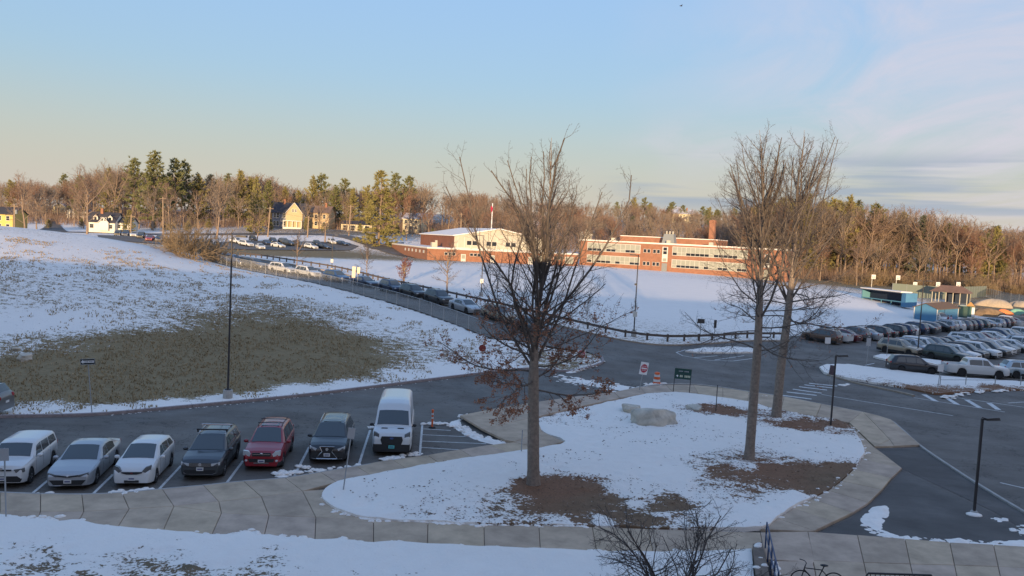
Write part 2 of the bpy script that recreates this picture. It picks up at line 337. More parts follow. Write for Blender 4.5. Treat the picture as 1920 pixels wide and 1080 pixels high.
def g_cover(x, y):
    x = np.asarray(x); y = np.asarray(y)
    c = _mf(x, y); far = np.clip((y-345)/50, 0, 1); return c*(1-far)+far*(.35+.3*fbm(x, y, .02, 3, 5))
def g_mulch(x, y): return np.clip((np.asarray(y)-280)/80, 0, .55)
def axis(segs):
    o = [segs[0][0]]
    for a, b, st in segs:
        n = max(1, int(round((b-a)/st))); o += [a+(b-a)*(i+1)/n for i in range(n)]
    return np.array(o)
gxs = axis([(-1600, -400, 150), (-400, -130, 15), (-130, -75, 3), (-75, 20, .8), (20, 130, 2.), (130, 400, 15), (400, 1600, 150)])
gys = axis([(-1500, -200, 130), (-200, 0, 20), (0, 39, 3), (39, 140, 1.), (140, 360, 4), (360, 860, 16), (860, 2600, 100)])
XX, YY = np.meshgrid(gxs, gys); xx, yy = XX.ravel(), YY.ravel(); zz = Zv(xx, yy)
PX = lambda L: [tuple(G(a, b).xy) for a, b in L]
MOUND_KERB = [(1128, 672), (1126, 684), (1070, 698), (1000, 694), (950, 697), (850, 709), (700, 728), (560, 745), (430, 758), (300, 770), (170, 781), (0, 785), (-160, 790)]
FENCE_PX = [(395, 490), (430, 500), (500, 513.5), (570, 527), (640, 543), (715, 563), (790, 586), (860, 611), (925, 636)]
RAIL_KERB = [(1480, 641), (1400, 641), (1330, 646), (1250, 649), (1180, 642), (1100, 625), (1000, 600), (870, 570), (740, 541), (640, 514), (530, 494), (430, 480)]
ASPH = [(-75, 14), (130, 14), (200, 126), (138, 190), (35.6, 99.6)] + PX(RAIL_KERB) + [tuple(AT(372, 470, 118).xy)] + PX(FENCE_PX) + PX([(950, 636), (985, 642), (1040, 652), (1100, 660)] + MOUND_KERB) + [(-75, 40.5)]
ins = pip(xx, yy, ASPH) & (pdist(xx, yy, ASPH) > .35); zz = np.where(ins, zz-.25, zz)
me = bpy.data.meshes.new('ground'); nx, ny = len(gxs), len(gys)
vv = np.c_[xx, yy, zz]; ii = (np.arange(ny-1)[:, None]*nx+np.arange(nx-1)[None, :]).ravel(); qq = np.c_[ii, ii+1, ii+nx+1, ii+nx]
me.from_pydata(vv.tolist(), [], qq.tolist()); me.materials.append(SNOWG); me.polygons.foreach_set('use_smooth', [True]*len(me.polygons))
a_ = me.attributes.new('cover', 'FLOAT', 'POINT'); a_.data.foreach_set('value', g_cover(xx, yy).astype(np.float32))
a_ = me.attributes.new('mulch', 'FLOAT', 'POINT'); a_.data.foreach_set('value', g_mulch(xx, yy).astype(np.float32))
link('ground', me, kind='structure')
# ---------------------------------------------------------------- asphalt
def asphalt_mat(name, base, crack=1.):
    m = bpy.data.materials.new(name); m.use_nodes = True; t = m.node_tree; b = t.nodes['Principled BSDF']; nd = t.nodes.new; lk = t.links.new
    g = nd('ShaderNodeNewGeometry')
    def nz(s, d, r=.6, dist=0., st=None):
        n = nd('ShaderNodeTexNoise'); n.inputs['Scale'].default_value = s; n.inputs['Detail'].default_value = d; n.inputs['Roughness'].default_value = r; n.inputs['Distortion'].default_value = dist
        if st:
            mp = nd('ShaderNodeMapping'); mp.inputs['Scale'].default_value = st; lk(g.outputs['Position'], mp.inputs[0]); lk(mp.outputs[0], n.inputs['Vector'])
        else: lk(g.outputs['Position'], n.inputs['Vector'])
        return n
    def rmp(v, a, c, d, e):
        q = nd('ShaderNodeMapRange'); q.inputs[1].default_value = a; q.inputs[2].default_value = c; q.inputs[3].default_value = d; q.inputs[4].default_value = e; lk(v, q.inputs[0]); return q.outputs[0]
    def mul(a, c):
        q = nd('ShaderNodeMath'); q.operation = 'MULTIPLY'; lk(a, q.inputs[0]); lk(c, q.inputs[1]); return q.outputs[0]
    big = rmp(nz(.18, 5, .6).outputs[0], .3, .7, .78, 1.25); med = rmp(nz(1.1, 6, .7, .6, (.5, 1.6, 1)).outputs[0], .3, .7, .85, 1.15); fine = rmp(nz(38, 3).outputs[0], .3, .7, .82, 1.2)
    wv = nz(.5, 4); mpv = nd('ShaderNodeMix'); mpv.data_type = 'VECTOR'; mpv.inputs[0].default_value = .45; lk(g.outputs['Position'], mpv.inputs['A'])
    sc = nd('ShaderNodeVectorMath'); sc.operation = 'SCALE'; sc.inputs['Scale'].default_value = 14; lk(wv.outputs['Color'], sc.inputs[0]); lk(sc.outputs[0], mpv.inputs['B'])
    vo = nd('ShaderNodeTexVoronoi'); vo.feature = 'DISTANCE_TO_EDGE'; vo.inputs['Scale'].default_value = .42; lk(mpv.outputs['Result'], vo.inputs['Vector'])
    msk = rmp(nz(.12, 2).outputs[0], .36, .48, 0., 1.)
    ck = rmp(vo.outputs['Distance'], .004, .020, 1-.62*crack, 1.)
    q = nd('ShaderNodeMix'); q.data_type = 'FLOAT'; lk(msk, q.inputs[0]); q.inputs[2].default_value = 1.; lk(ck, q.inputs[3])
    f = mul(mul(big, med), mul(fine, q.outputs[0]))
    v = nd('ShaderNodeVectorMath'); v.operation = 'SCALE'; v.inputs[0].default_value = base; lk(f, v.inputs['Scale']); lk(v.outputs[0], b.inputs['Base Color'])
    lk(rmp(nz(.3, 4).outputs[0], .35, .65, .62, .9), b.inputs['Roughness'])
    bp = nd('ShaderNodeBump'); bp.inputs['Strength'].default_value = .3; bp.inputs['Distance'].default_value = .02; lk(nz(60, 2).outputs[0], bp.inputs['Height']); lk(bp.outputs[0], b.inputs['Normal'])
    return m
ASP = asphalt_mat('asphalt', (.125, .110, .094)); ASP2 = asphalt_mat('fresh_asphalt', (.075, .069, .064), .2)
AZ = .05
drape('road', ASPH, 1.1, AZ, ASP)
drape('footpath', PX([(1641, 845), (1729, 843), (1800, 892), (1920, 968), (2010, 1020), (1985, 1036), (1860, 960), (1693, 882)]), .6, AZ+.012, ASP2)
drape('footpath', PX([(1531, 1003), (1600, 972), (1655, 926), (1692, 884), (1858, 962), (1983, 1038), (1920, 1030), (1700, 1016)]), .6, AZ+.008, asphalt_mat('path_asphalt', (.085, .079, .073), .1))
# far street, its lots and the drive to the school
def ribbon(name, C, wd, dz, step=3.):
    P = spline([Vector((*AT(a, 430, b).xy, 0)) for a, b in C], 4); Lf, Rt = [], []
    for i_, p in enumerate(P):
        d = (P[min(i_+1, len(P)-1)]-P[max(i_-1, 0)]).normalized(); n_ = Vector((-d.y, d.x, 0))*wd; Lf.append((p+n_).xy[:]); Rt.append((p-n_).xy[:])
    return drape(name, Lf+Rt[::-1], step, dz, ASP)
ribbon('street', [(-90, 193), (30, 194), (130, 197), (300, 206), (450, 209), (600, 207), (650, 200), (700, 188), (760, 174), (820, 163), (850, 157)], 4., .15)
drape('parking_lot', PX([(405, 455), (470, 452), (560, 453), (650, 455), (672, 462), (655, 470), (560, 470), (470, 469), (405, 467)]), 3., .15, ASP)
drape('parking_lot', [AT(a, 450, b).xy[:] for a, b in ((180, 176), (340, 178), (345, 142), (185, 142))], 3., .15, ASP)
drape('driveway', PX([(680, 462), (757, 455), (757, 466), (700, 468)]), 3., .18, ASP)
drape('side_street', [AT(a, 430, b).xy[:] for a, b in ((66, 197), (92, 240), (100, 300), (106, 300), (112, 240), (128, 199))], 2.5, .15, ASP)
# ---------------------------------------------------------------- pavements: single concrete slabs with open joints
def conc_mat():
    m = M('concrete', (.30, .275, .245), .85, noise=.16, nscale=1.6, bump=.15, spec=.25); return m
CONC = conc_mat(); CONC2 = M('concrete_light', (.40, .38, .35), .85, noise=.2, nscale=2.); JOINT = M('joint_dirt', (.10, .09, .08), .9)
CONCS = [M('concrete_%d' % i, (.50*k, .385*k, .275*k2), .85, noise=.28, nscale=.9, bump=.12, spec=.25) for i, (k, k2) in enumerate(((1, 1), (.93, .95), (1.06, 1.03), (.98, 1.04)))]
def inset(P, g):
    P = [Vector(p[:2]) for p in P]; n = len(P); ar = sum(P[i].x*P[(i+1) % n].y-P[(i+1) % n].x*P[i].y for i in range(n)); o = []
    if ar < 0: P.reverse()
    for i in range(n):
        a, b, c = P[i-1], P[i], P[(i+1) % n]; e1 = (b-a).normalized(); e2 = (c-b).normalized(); n1 = Vector((-e1.y, e1.x)); n2 = Vector((-e2.y, e2.x))
        k = (n1+n2); k = k/max(k.dot(k)/2, .25); o.append(b+k*g)
    return o
def slab(P, parent, z, th=.13, gap=.011):
    Q = inset(P, gap); zj = z+random.uniform(-.006, .006); lo = [(q.x, q.y, zj-.012) for q in Q]; n = len(Q); Qi = inset(Q, .02); m = MB()
    top = [(q.x, q.y, zj+random.uniform(-.002, .002)) for q in Qi]; bot = [(q.x, q.y, zj-th) for q in Q]
    m.add(top+lo+bot, [tuple(range(n))]+[(n+i, n+(i+1) % n, (i+1) % n, i) for i in range(n)]+[(2*n+i, 2*n+(i+1) % n, n+(i+1) % n, n+i) for i in range(n)])
    return m.obj('slab', random.choice(CONCS), parent)
SZ = AZ+.125
def strip(parent, T, B, z=SZ):
    T = PX(T); B = PX(B)
    for i in range(len(T)-1): slab([T[i], T[i+1], B[i+1], B[i]], parent, z)
    drape('joint_bed', T+B[::-1], .8, AZ+.04, JOINT, None, parent)
walk = link('pavement', None, kind='structure')
UT = [(-150, 921), (-75, 926), (0, 929), (76, 932), (153, 933), (228, 930), (303, 923), (380, 916), (455, 908), (533, 902), (599, 891), (666, 880), (735, 868), (801, 860), (862, 850), (915, 842), (962, 837)]
UB = [(-160, 957), (-80, 963), (0, 966), (76, 967), (157, 967), (242, 962), (326, 957), (410, 948), (490, 939), (567, 928), (631, 911), (697, 899), (763, 886), (824, 875), (888, 865), (955, 856), (1012, 847)]
strip(walk, UT, UB)
LT = [(-160, 957), (-80, 963), (0, 966), (76, 967), (157, 967), (242, 962), (326, 957), (415, 970), (504, 975), (592, 978), (700, 983), (802, 988), (907, 993), (1010, 994), (1110, 996), (1215, 1000), (1320, 1003), (1425, 1006), (1514, 1004)]
LB = [(-170, 985), (-90, 988), (-5, 990), (68, 990), (144, 992), (217, 1003), (303, 1010), (394, 1018), (493, 1022), (590, 1026), (700, 1032), (801, 1035), (908, 1039), (1013, 1043), (1119, 1047), (1225, 1050), (1330, 1052), (1435, 1057), (1527, 1063)]
strip(walk, LT, LB)
for q in ([(326, 957), (410, 948), (415, 970)], [(410, 948), (490, 939), (504, 975), (415, 970)], [(490, 939), (567, 928), (592, 978), (504, 975)], [(567, 928), (610, 925), (622, 955), (690, 983), (592, 978)]): slab(PX(q), walk, SZ)
drape('joint_bed', PX([(326, 957), (410, 948), (490, 939), (567, 928), (610, 925), (622, 955), (690, 983), (592, 978), (504, 975), (415, 970)]), .8, AZ+.04, JOINT, None, walk)
walk2 = link('pavement', None, kind='structure')
RT = [(1514, 1004), (1607, 1011), (1696, 1018), (1780, 1025), (1862, 1029), (1945, 1034), (2030, 1040)]; RM = [(1524, 1059), (1619, 1063), (1706, 1066), (1789, 1068), (1871, 1071), (1955, 1075), (2040, 1080)]; RB = [(1535, 1120), (1632, 1124), (1720, 1127), (1802, 1130), (1884, 1133), (1968, 1137), (2055, 1140)]
strip(walk2, RT, RM); strip(walk2, RM, RB)
walk3 = link('pavement', None, kind='structure')
CI = [(1425, 1000), (1457, 980), (1487, 960), (1521, 942), (1553, 926), (1578, 908), (1600, 886), (1615, 866), (1620, 848), (1592, 800)]
CO = [(1514, 1004), (1527, 1003), (1563, 985), (1598, 968), (1628, 949), (1653, 924), (1671, 902), (1691, 883), (1664, 862), (1638, 843)]
strip(walk3, CI, CO)
for q in ([(1592, 797), (1617, 777), (1638, 798), (1668, 829), (1640, 842)], [(1617, 777), (1646, 784), (1671, 792), (1690, 809), (1638, 798)], [(1638, 798), (1690, 809), (1726, 839), (1676, 841), (1668, 829)], [(1668, 829), (1676, 841), (1640, 842)]): slab(PX(q), walk3, SZ)
drape('joint_bed', PX([(1592, 797), (1617, 777), (1646, 784), (1671, 792), (1690, 809), (1726, 839), (1640, 842)]), .8, AZ+.04, JOINT, None, walk3)
WO = [(1150, 742), (1200, 730), (1248, 724), (1300, 724), (1355, 730), (1404, 738), (1470, 748), (1540, 762), (1617, 777)]; WI = [(1162, 754), (1210, 744), (1262, 740), (1310, 744), (1355, 750), (1401, 758), (1464, 773), (1530, 786), (1592, 797)]
strip(walk3, WO, WI)
NO = [(862, 789), (925, 777), (992, 766), (1070, 754), (1150, 742)]; NI = [(905, 814), (955, 803), (1005, 792), (1085, 772), (1162, 754)]
strip(walk3, NO, NI)
slab(PX([(905, 814), (1005, 792), (1016, 818), (965, 836), (947, 833)]), walk3, SZ); slab(PX([(1016, 818), (1057, 836), (1012, 847), (963, 837)]), walk3, SZ)
drape('joint_bed', PX([(905, 814), (1005, 792), (1016, 818), (1057, 836), (1012, 847), (963, 837), (947, 833)]), .8, AZ+.04, JOINT, None, walk3)
# ---------------------------------------------------------------- kerbs: single stones
GRAN = M('granite', (.30, .25, .24), .8, noise=.25, nscale=5, bump=.2); GRANT = M('granite_tan', (.36, .29, .22), .8, noise=.25, nscale=5, bump=.2)
def kerb(pl, mat, L=1.8, w=.16, h=.15, off=0., world=False, name='kerb'):
    P = spline([Vector((p[0], p[1], 0)) for p in (pl if world else PX(pl))], 8)
    par = link(name, None, kind='structure'); ds = [0.]
    for a, b in zip(P, P[1:]): ds.append(ds[-1]+(b-a).length)
    n = max(1, int(ds[-1]/L)); ds = np.array(ds); px_ = np.array([p.x for p in P]); py_ = np.array([p.y for p in P])
    for i in range(n):
        m = MB(); K = 4; s0, s1 = ds[-1]*i/n+.012, ds[-1]*(i+1)/n-.012; sec = []
        for k in range(K+1):
            s = s0+(s1-s0)*k/K; x = np.interp(s, ds, px_); y = np.interp(s, ds, py_); e = .3
            tx = np.interp(s+e, ds, px_)-np.interp(s-e, ds, px_); ty = np.interp(s+e, ds, py_)-np.interp(s-e, ds, py_); l = math.hypot(tx, ty) or 1; nx_, ny_ = -ty/l, tx/l; z = Z(x, y)+AZ
            sec.append([(x+nx_*(off+d), y+ny_*(off+d), z+zz_) for d, zz_ in ((-w/2, -.1), (-w/2, h-.02), (-w/2+.02, h), (w/2-.02, h), (w/2, h-.02), (w/2, -.1))])
        vs = [v for s_ in sec for v in s_]; fs = [(k*6+j, k*6+j+1, (k+1)*6+j+1, (k+1)*6+j) for k in range(K) for j in range(5)] + [tuple(range(6)), tuple(K*6+5-j for j in range(6))]
        m.add(vs, fs); m.obj('kerb_stone', mat, par)
    return par
kerb(MOUND_KERB[:-1]+[(-160, 792)], GRAN, 2.2, .2, .16)
kerb(UT[1:], CONC2, 3., .13, .13, -.08); kerb(WO, CONC2, 2.6, .13, .13, .07); kerb([(1646, 784), (1671, 792), (1694, 811), (1728, 841), (1800, 890), (1870, 934), (1920, 964), (2010, 1018)], CONC2, 3., .15, .10)
kerb(NO[:4], CONC2, 3., .12, .13, .07); kerb(RAIL_KERB, GRANT, 2.4, .18, .15)
# ---------------------------------------------------------------- raised snowy beds
def bed(name, P, step, cover, mulch=None, h=.15, hs=.075, seed=1, mat=None):
    def hf(x, y, ed):
        c = cover(x, y); k = 1/(1+np.exp(-(c-.5+(fbm(x, y, 1.6, 3, seed)-.45))*12)); lump = fbm(x, y, 3.1, 3, seed+3)
        e = np.clip(ed/.35, 0, 1); return (k*(hs+lump*hs*1.4)*(.45+.55*e)) + .10*np.exp(-ed/.5)*k*fbm(x, y, 1.2, 2, seed+8)
    return drape(name, P, step, AZ+h-.02, mat or BEDM, hfun=hf, rim=.2, attr={'cover': cover, 'mulch': mulch or (lambda x, y: x*0)})
ISL = [(604, 935), (612, 952), (640, 968), (690, 981), (800, 987), (907, 991.5), (1010, 993), (1110, 995), (1215, 999), (1320, 1000), (1425, 999), (1457, 979), (1487, 959), (1521, 941), (1553, 925), (1577, 907), (1599, 885), (1614, 865), (1619, 848), (1590, 800), (1528, 787), (1462, 774), (1400, 759), (1354, 751), (1310, 745), (1262, 741), (1211, 745), (1163, 755), (1086, 773), (1007, 793), (1018, 817), (1060, 836), (1013, 848), (955, 857), (888, 866), (824, 876), (763, 887), (697, 900), (633, 913)]
isl = [v.xy[:] for v in spline([Vector((*p, 0)) for p in PX(ISL)], 3, True)]
IS = [(640, 940, .8), (700, 930, .84), (800, 920, .82), (900, 910, .84), (950, 890, .88), (1100, 880, .88), (1200, 850, .9), (1300, 830, .9), (1250, 900, .86), (1100, 820, .88), (1040, 850, .85), (1200, 760, .86), (1300, 760, .84), (1380, 760, .84), (1340, 800, .9), (1150, 800, .7), (1060, 790, .6), (1480, 830, .86), (1560, 850, .84), (1520, 860, .82), (1600, 840, .8),
    (850, 950, .6), (950, 955, .55), (880, 972, .6), (700, 970, .72), (800, 978, .6), (1015, 920, .15), (1050, 930, .15), (1090, 930, .24), (1120, 950, .28), (1000, 962, .32), (1070, 965, .28), (1150, 978, .3), (1150, 945, .34), (1190, 953, .62), (1230, 962, .36), (1270, 960, .3), (1050, 984, .62), (1125, 986, .66), (1090, 985, .33), (1000, 985, .45), (970, 975, .5), (1210, 985, .36), (1180, 930, .75),
    (1260, 980, .55), (1310, 975, .6), (1380, 985, .75), (1320, 940, .65), (1350, 915, .5), (1390, 905, .35), (1430, 925, .45), (1400, 945, .55), (1460, 960, .75), (1420, 970, .72), (1490, 945, .7), (1440, 885, .15), (1480, 900, .2), (1530, 905, .25), (1560, 900, .28), (1500, 915, .36), (1590, 885, .3), (1540, 920, .2), (1460, 870, .5), (1410, 880, .6), (1500, 800, .28), (1470, 790, .5), (1560, 800, .3), (1590, 815, .5), (1530, 790, .55), (1345, 772, .28), (1320, 768, .4)]
_if = idw(IS, 3.6, .05)
_mu = idw([(1050, 930, 1), (1020, 922, 1), (1100, 950, .35), (1440, 885, 1), (1480, 895, .8), (1540, 905, .3), (1500, 800, 1), (1560, 800, .8), (1345, 772, 1), (900, 950, .3), (1200, 960, .3), (1300, 850, .3)], 3)
bed('planting_island', isl, .16, _if, _mu, seed=2)
LAWN = [(-190, 986), (-5, 976), (30, 979), (60, 984), (90, 984), (105, 990), (150, 986), (180, 995), (230, 1000), (306, 1006), (400, 1014), (440, 1014), (455, 1007), (480, 1012), (590, 1022), (640, 1021), (700, 1029), (740, 1026), (800, 1031), (900, 1036), (1000, 1040), (1120, 1044), (1240, 1047), (1330, 1044), (1408, 1040)]
lf = idw([(0, 1000, .88), (200, 1020, .86), (400, 1040, .84), (600, 1050, .84), (900, 1060, .86), (1200, 1070, .8), (1400, 1060, .7), (100, 1068, .52), (300, 1068, .5), (500, 1070, .55), (0, 1060, .6), (700, 1075, .7), (300, 1100, .45), (900, 1100, .7)], 3, .1)
bed('front_lawn', PX(LAWN)+[tuple(onz(1416, 1130).xy), tuple(onz(-260, 1130).xy)], .2, lf, seed=6, h=.13)
def cc(v): return lambda x, y: np.full(np.asarray(x).shape, v)+.12*(fbm(x, y, .5, 2, 4)-.5)
bed('lot_island', PX([(1536, 692), (1550, 687), (1590, 687), (1650, 695), (1760, 709), (1850, 716), (1960, 722), (2100, 732), (2100, 742), (1960, 733), (1850, 735), (1790, 741), (1752, 742), (1700, 731), (1600, 715), (1545, 703)]), .35,
    idw([(1570, 695, .7), (1650, 705, .8), (1720, 718, .82), (1800, 722, .84), (1900, 726, .84), (1640, 715, .6), (1740, 735, .35), (1800, 736, .4), (1860, 731, .35), (1920, 731, .4)], 3, .2), cc(.9), seed=9)
bed('lot_island', PX([(1637, 672), (1652, 668), (1690, 670), (1730, 676), (1790, 684), (1780, 690), (1720, 684), (1660, 678)]), .4, cc(.85), seed=11)
bed('road_island', PX([(1285, 661), (1320, 655), (1370, 653), (1415, 656), (1420, 663), (1370, 664), (1310, 664)]), .4, cc(.62), cc(.7), seed=12, h=.12)
kerb([(1552, 705), (1600, 719), (1650, 730), (1700, 741), (1713, 745)], GRANT, 1.6, .2, .14)
# ---------------------------------------------------------------- painted lines
PAINT = M('road_paint', (.62, .62, .60), .7, noise=.35, nscale=6)
def line(segs, w_=.12, name='lane_marking', z=.012):
    m = MB()
    for a, b in segs:
        a, b = G(*a).xy, G(*b).xy; d = (b-a); L = d.length; d = d/L; n_ = Vector((-d.y, d.x))*w_/2; k = max(1, int(L/1.))
        vs = []
        for i in range(k+1):
            p = a+(b-a)*i/k
            for s in (-1, 1): q = p+n_*s; vs.append((q.x, q.y, Z(q.x, q.y)+AZ+z))
        m.add(vs, [(2*i, 2*i+2, 2*i+3, 2*i+1) for i in range(k)])
    me = m.mesh(name, PAINT); bm = bmesh.new(); bm.from_mesh(me); bmesh.ops.recalc_face_normals(bm, faces=bm.faces); [f.normal_flip() for f in bm.faces if f.normal.z < 0]; bm.to_mesh(me); bm.free()
    return link(name, me, None, kind='structure')
STALL = [((57, 931), (90, 903)), ((173, 930), (212, 892)), ((297, 921), (340, 875)), ((425, 908), (456, 866)), ((552, 894), (580, 840)), ((672, 876), (694, 808)), ((787, 855), (792, 796)), ((-60, 932), (-25, 908))]
for s in STALL: line([s], .12, 'stall_line')
line([((794, 806), (845, 809)), ((792, 817), (880, 821)), ((791, 829), (912, 834)), ((790, 841), (868, 846)), ((791, 797), (838, 796))], .11, 'hatch_marking')
cwz = [((1250, 378), (1400, 398)), ((1258, 352), (1445, 376)), ((1285, 330), (1478, 352)), ((1325, 312), (1510, 338)), ((1365, 296), (1545, 318)), ((1400, 284), (1580, 304)), ((1430, 274), (1610, 292))]
for (a, b) in cwz: line([((1100+a[0]/3.4286, 640+a[1]/3.4286), (1100+b[0]/3.4286, 640+b[1]/3.4286))], .36, 'crosswalk_bar')
line([((1540, 741), (1787, 781))], .13)
line([((1713, 747), (1884, 774)), ((1780, 745), (1920, 765)), ((1890, 757), (1920, 755))], .13, 'gore_marking')
line([((1732, 741), (1755, 754)), ((1771, 745), (1795, 760)), ((1812, 751), (1837, 766)), ((1854, 757), (1872, 770))], .4, 'gore_marking', .016)
line([((1875, 907), (1935, 921))], .13); line([((1640, 682), (1622, 686)), ((1268, 662), (1280, 668)), ((1280, 668), (1330, 677)), ((1330, 677), (1375, 678)), ((1375, 678), (1420, 672)), ((1268, 662), (1285, 657)), ((1300, 672), (1345, 668)), ((1340, 676), (1395, 668))], .14)
# ---------------------------------------------------------------- ploughed snow: lumps along edges (nobody could count them)
def lumps(name, pts, rmin, rmax, seed, flat=.55):
    rs = random.Random(seed); m = MB()
    for p in pts:
        r = rs.uniform(rmin, rmax); n_, k = 7, 4; vs = []; a0 = rs.random()*6
        z0 = Z(p[0], p[1])+p[2]
        for i in range(k+1):
            th = math.pi*.5*i/k
            for j in range(n_):
                t = a0+2*math.pi*j/n_; q = r*math.cos(th)*rs.uniform(.7, 1.25); vs.append((p[0]+q*math.cos(t), p[1]+q*math.sin(t)*.8, z0-.02+r*flat*math.sin(th)*rs.uniform(.8, 1.15)))
        m.add(vs, [(i*n_+j, i*n_+(j+1) % n_, (i+1)*n_+(j+1) % n_, (i+1)*n_+j) for i in range(k) for j in range(n_)])
    return m.obj(name, SNOW, None, True, kind='stuff', label='broken clumps of ploughed snow', cat='snow')
def along(pl, n_, spread, z, seed, world=False):
    rs = random.Random(seed); P = pl if world else PX(pl); o = []; Ls = [math.dist(a, b) for a, b in zip(P, P[1:])]; T = sum(Ls)
    for _ in range(n_):
        s = rs.random()*T; i = 0
        while s > Ls[i] and i < len(Ls)-1: s -= Ls[i]; i += 1
        t = s/Ls[i]; x = P[i][0]+(P[i+1][0]-P[i][0])*t; y = P[i][1]+(P[i+1][1]-P[i][1])*t; o.append((x+rs.gauss(0, spread), y+rs.gauss(0, spread), z))
    return o
edge = isl
pts = along(ISL[:8], 150, .12, SZ-.02, 1)+along(ISL[33:39], 120, .10, SZ-.02, 2)+along(ISL[11:20], 110, .16, SZ-.03, 3)+along(ISL[20:29], 90, .1, SZ-.03, 4)
lumps('snow_clumps', pts, .05, .17, 1)
lumps('snow_clumps', along(LAWN[1:], 260, .10, SZ-.03, 5)+along([(60, 983), (100, 988)], 30, .15, SZ, 6)+along([(440, 1012), (480, 1010)], 25, .15, SZ, 7), .05, .2, 2)
sn = []
for seg, n_, sp_ in (([(205, 930), (235, 930), (283, 925)], 45, .12), ([(62, 932), (90, 932)], 10, .08), ([(510, 893), (560, 890)], 30, .14), ([(560, 878), (600, 887), (670, 876)], 35, .13), ([(715, 866), (750, 862), (790, 850)], 32, .15), ([(835, 797), (868, 805), (885, 818), (915, 828), (950, 836)], 90, .22), ([(860, 785), (930, 775), (990, 764)], 60, .12), ([(790, 798), (812, 797), (835, 797)], 25, .1),
    ([(1060, 757), (1110, 748), (1170, 737), (1215, 727)], 70, .16), ([(1212, 724), (1232, 722), (1250, 722)], 30, .14), ([(1404, 741), (1440, 748)], 20, .12), ([(690, 805), (715, 803)], 14, .12)): sn += along(seg, n_, sp_, AZ+.06, len(sn)+3)
lumps('snow_clumps', sn, .06, .2, 3)
sl = along([(1062, 712), (1085, 718), (1110, 722), (1150, 728), (1185, 733)], 90, .55, AZ, 40)+along([(1065, 698), (1090, 694), (1128, 680)], 40, .15, AZ+.1, 41)+along([(1150, 735), (1050, 705)], 30, .5, AZ, 42)+along([(970, 664), (990, 690)], 30, .4, AZ+.1, 43)
lumps('snow_clumps', sl, .10, .32, 4, .28)
lumps('snow_clumps', along([(1650, 960), (1640, 975), (1620, 978), (1632, 995), (1655, 1006), (1700, 1011), (1780, 1018), (1860, 1022), (1920, 1026)], 150, .12, AZ, 44)+along([(1866, 976), (1884, 976)], 26, .09, AZ, 45)+along([(1905, 1000), (1920, 990)], 16, .12, AZ, 46), .06, .2, 5, .35)
lumps('snow_clumps', along([(1770, 750), (1800, 741), (1840, 736), (1920, 733)], 60, .2, AZ+.08, 47)+along([(1580, 724), (1590, 722)], 14, .15, AZ, 48), .08, .3, 6, .4)
lumps('snow_clumps', along([(200, 781), (430, 761), (560, 747), (690, 731), (850, 711)], 160, .07, AZ, 49), .03, .09, 8, .4)
# dry grass tufts poking through the thin snow of the mound
rs = random.Random(5); m = MB(); Mp = [(-75, 42)]+PX([(0, 783), (300, 769), (700, 727), (960, 692), (925, 640), (790, 590), (640, 548), (500, 518), (400, 495), (250, 470), (60, 450)])+[(-75, 98)]
cand = np.random.rand(120000, 2)*np.array([80, 88])+np.array([-75, 40]); k = pip(cand[:, 0], cand[:, 1], Mp); cand = cand[k]; cv = _mf(cand[:, 0], cand[:, 1])
nzv = .5*fbm(cand[:, 0], cand[:, 1], 1.4, 4, 2)+.5*fbm(cand[:, 0], cand[:, 1]*.7, .33, 4, 5); keep = (cv < .74) & (nzv < .64-.36*cv) ; cand = cand[keep]; cz = Zv(cand[:, 0], cand[:, 1])
tv = []; tf = []
for (x, y), z in zip(cand, cz):
    for _ in range(3):
        a = rs.random()*6.28; h = rs.uniform(.06, .2); l = rs.uniform(.03, .14); o = len(tv); wd = .032
        tv += [(x-wd*math.sin(a), y+wd*math.cos(a), z-.01), (x+wd*math.sin(a), y-wd*math.cos(a), z-.01), (x+l*math.cos(a), y+l*math.sin(a), z+h)]; tf.append((o, o+1, o+2))
m.add(tv, tf); m.obj('dry_grass', M('dry_grass', (.42, .31, .17), .9, col2=(.27, .205, .11), nscale=.35), None, kind='stuff', label='dry brown grass tufts poking through thin snow on the mound', cat='grass')

# fallen oak leaves scattered on the snow of the island
rs = random.Random(12); cand = np.random.rand(16000, 2); xs_ = np.array([p[0] for p in isl]); ys_ = np.array([p[1] for p in isl]); cand = cand*np.array([np.ptp(xs_), np.ptp(ys_)])+np.array([xs_.min(), ys_.min()]); k = pip(cand[:, 0], cand[:, 1], isl); cand = cand[k]; cv = _if(cand[:, 0], cand[:, 1]); nzv = fbm(cand[:, 0], cand[:, 1], .7, 3, 9); cand = cand[((nzv < .40) | (cv < .66)) & (np.random.rand(len(cand)) < .6)]; tv = []; tf = []
for x, y in cand:
    a = rs.random()*6.28; s = rs.uniform(.03, .08); z = Z(x, y)+AZ+.15+rs.uniform(.05, .12); o = len(tv); c_, s_ = math.cos(a), math.sin(a); tv += [(x-s*c_, y-s*s_, z), (x+s*.5*s_, y-s*.5*c_, z+rs.uniform(0, .03)), (x+s*c_, y+s*s_, z), (x-s*.5*s_, y+s*.5*c_, z+rs.uniform(0, .03))]; tf.append((o, o+1, o+2, o+3))
m = MB(); m.add(tv, tf); m.obj('leaf_litter', M('leaf_litter', (.16, .085, .05), .85, col2=(.08, .05, .035), nscale=2.), None, kind='stuff', label='fallen brown oak leaves scattered over the snowy island', cat='leaves')

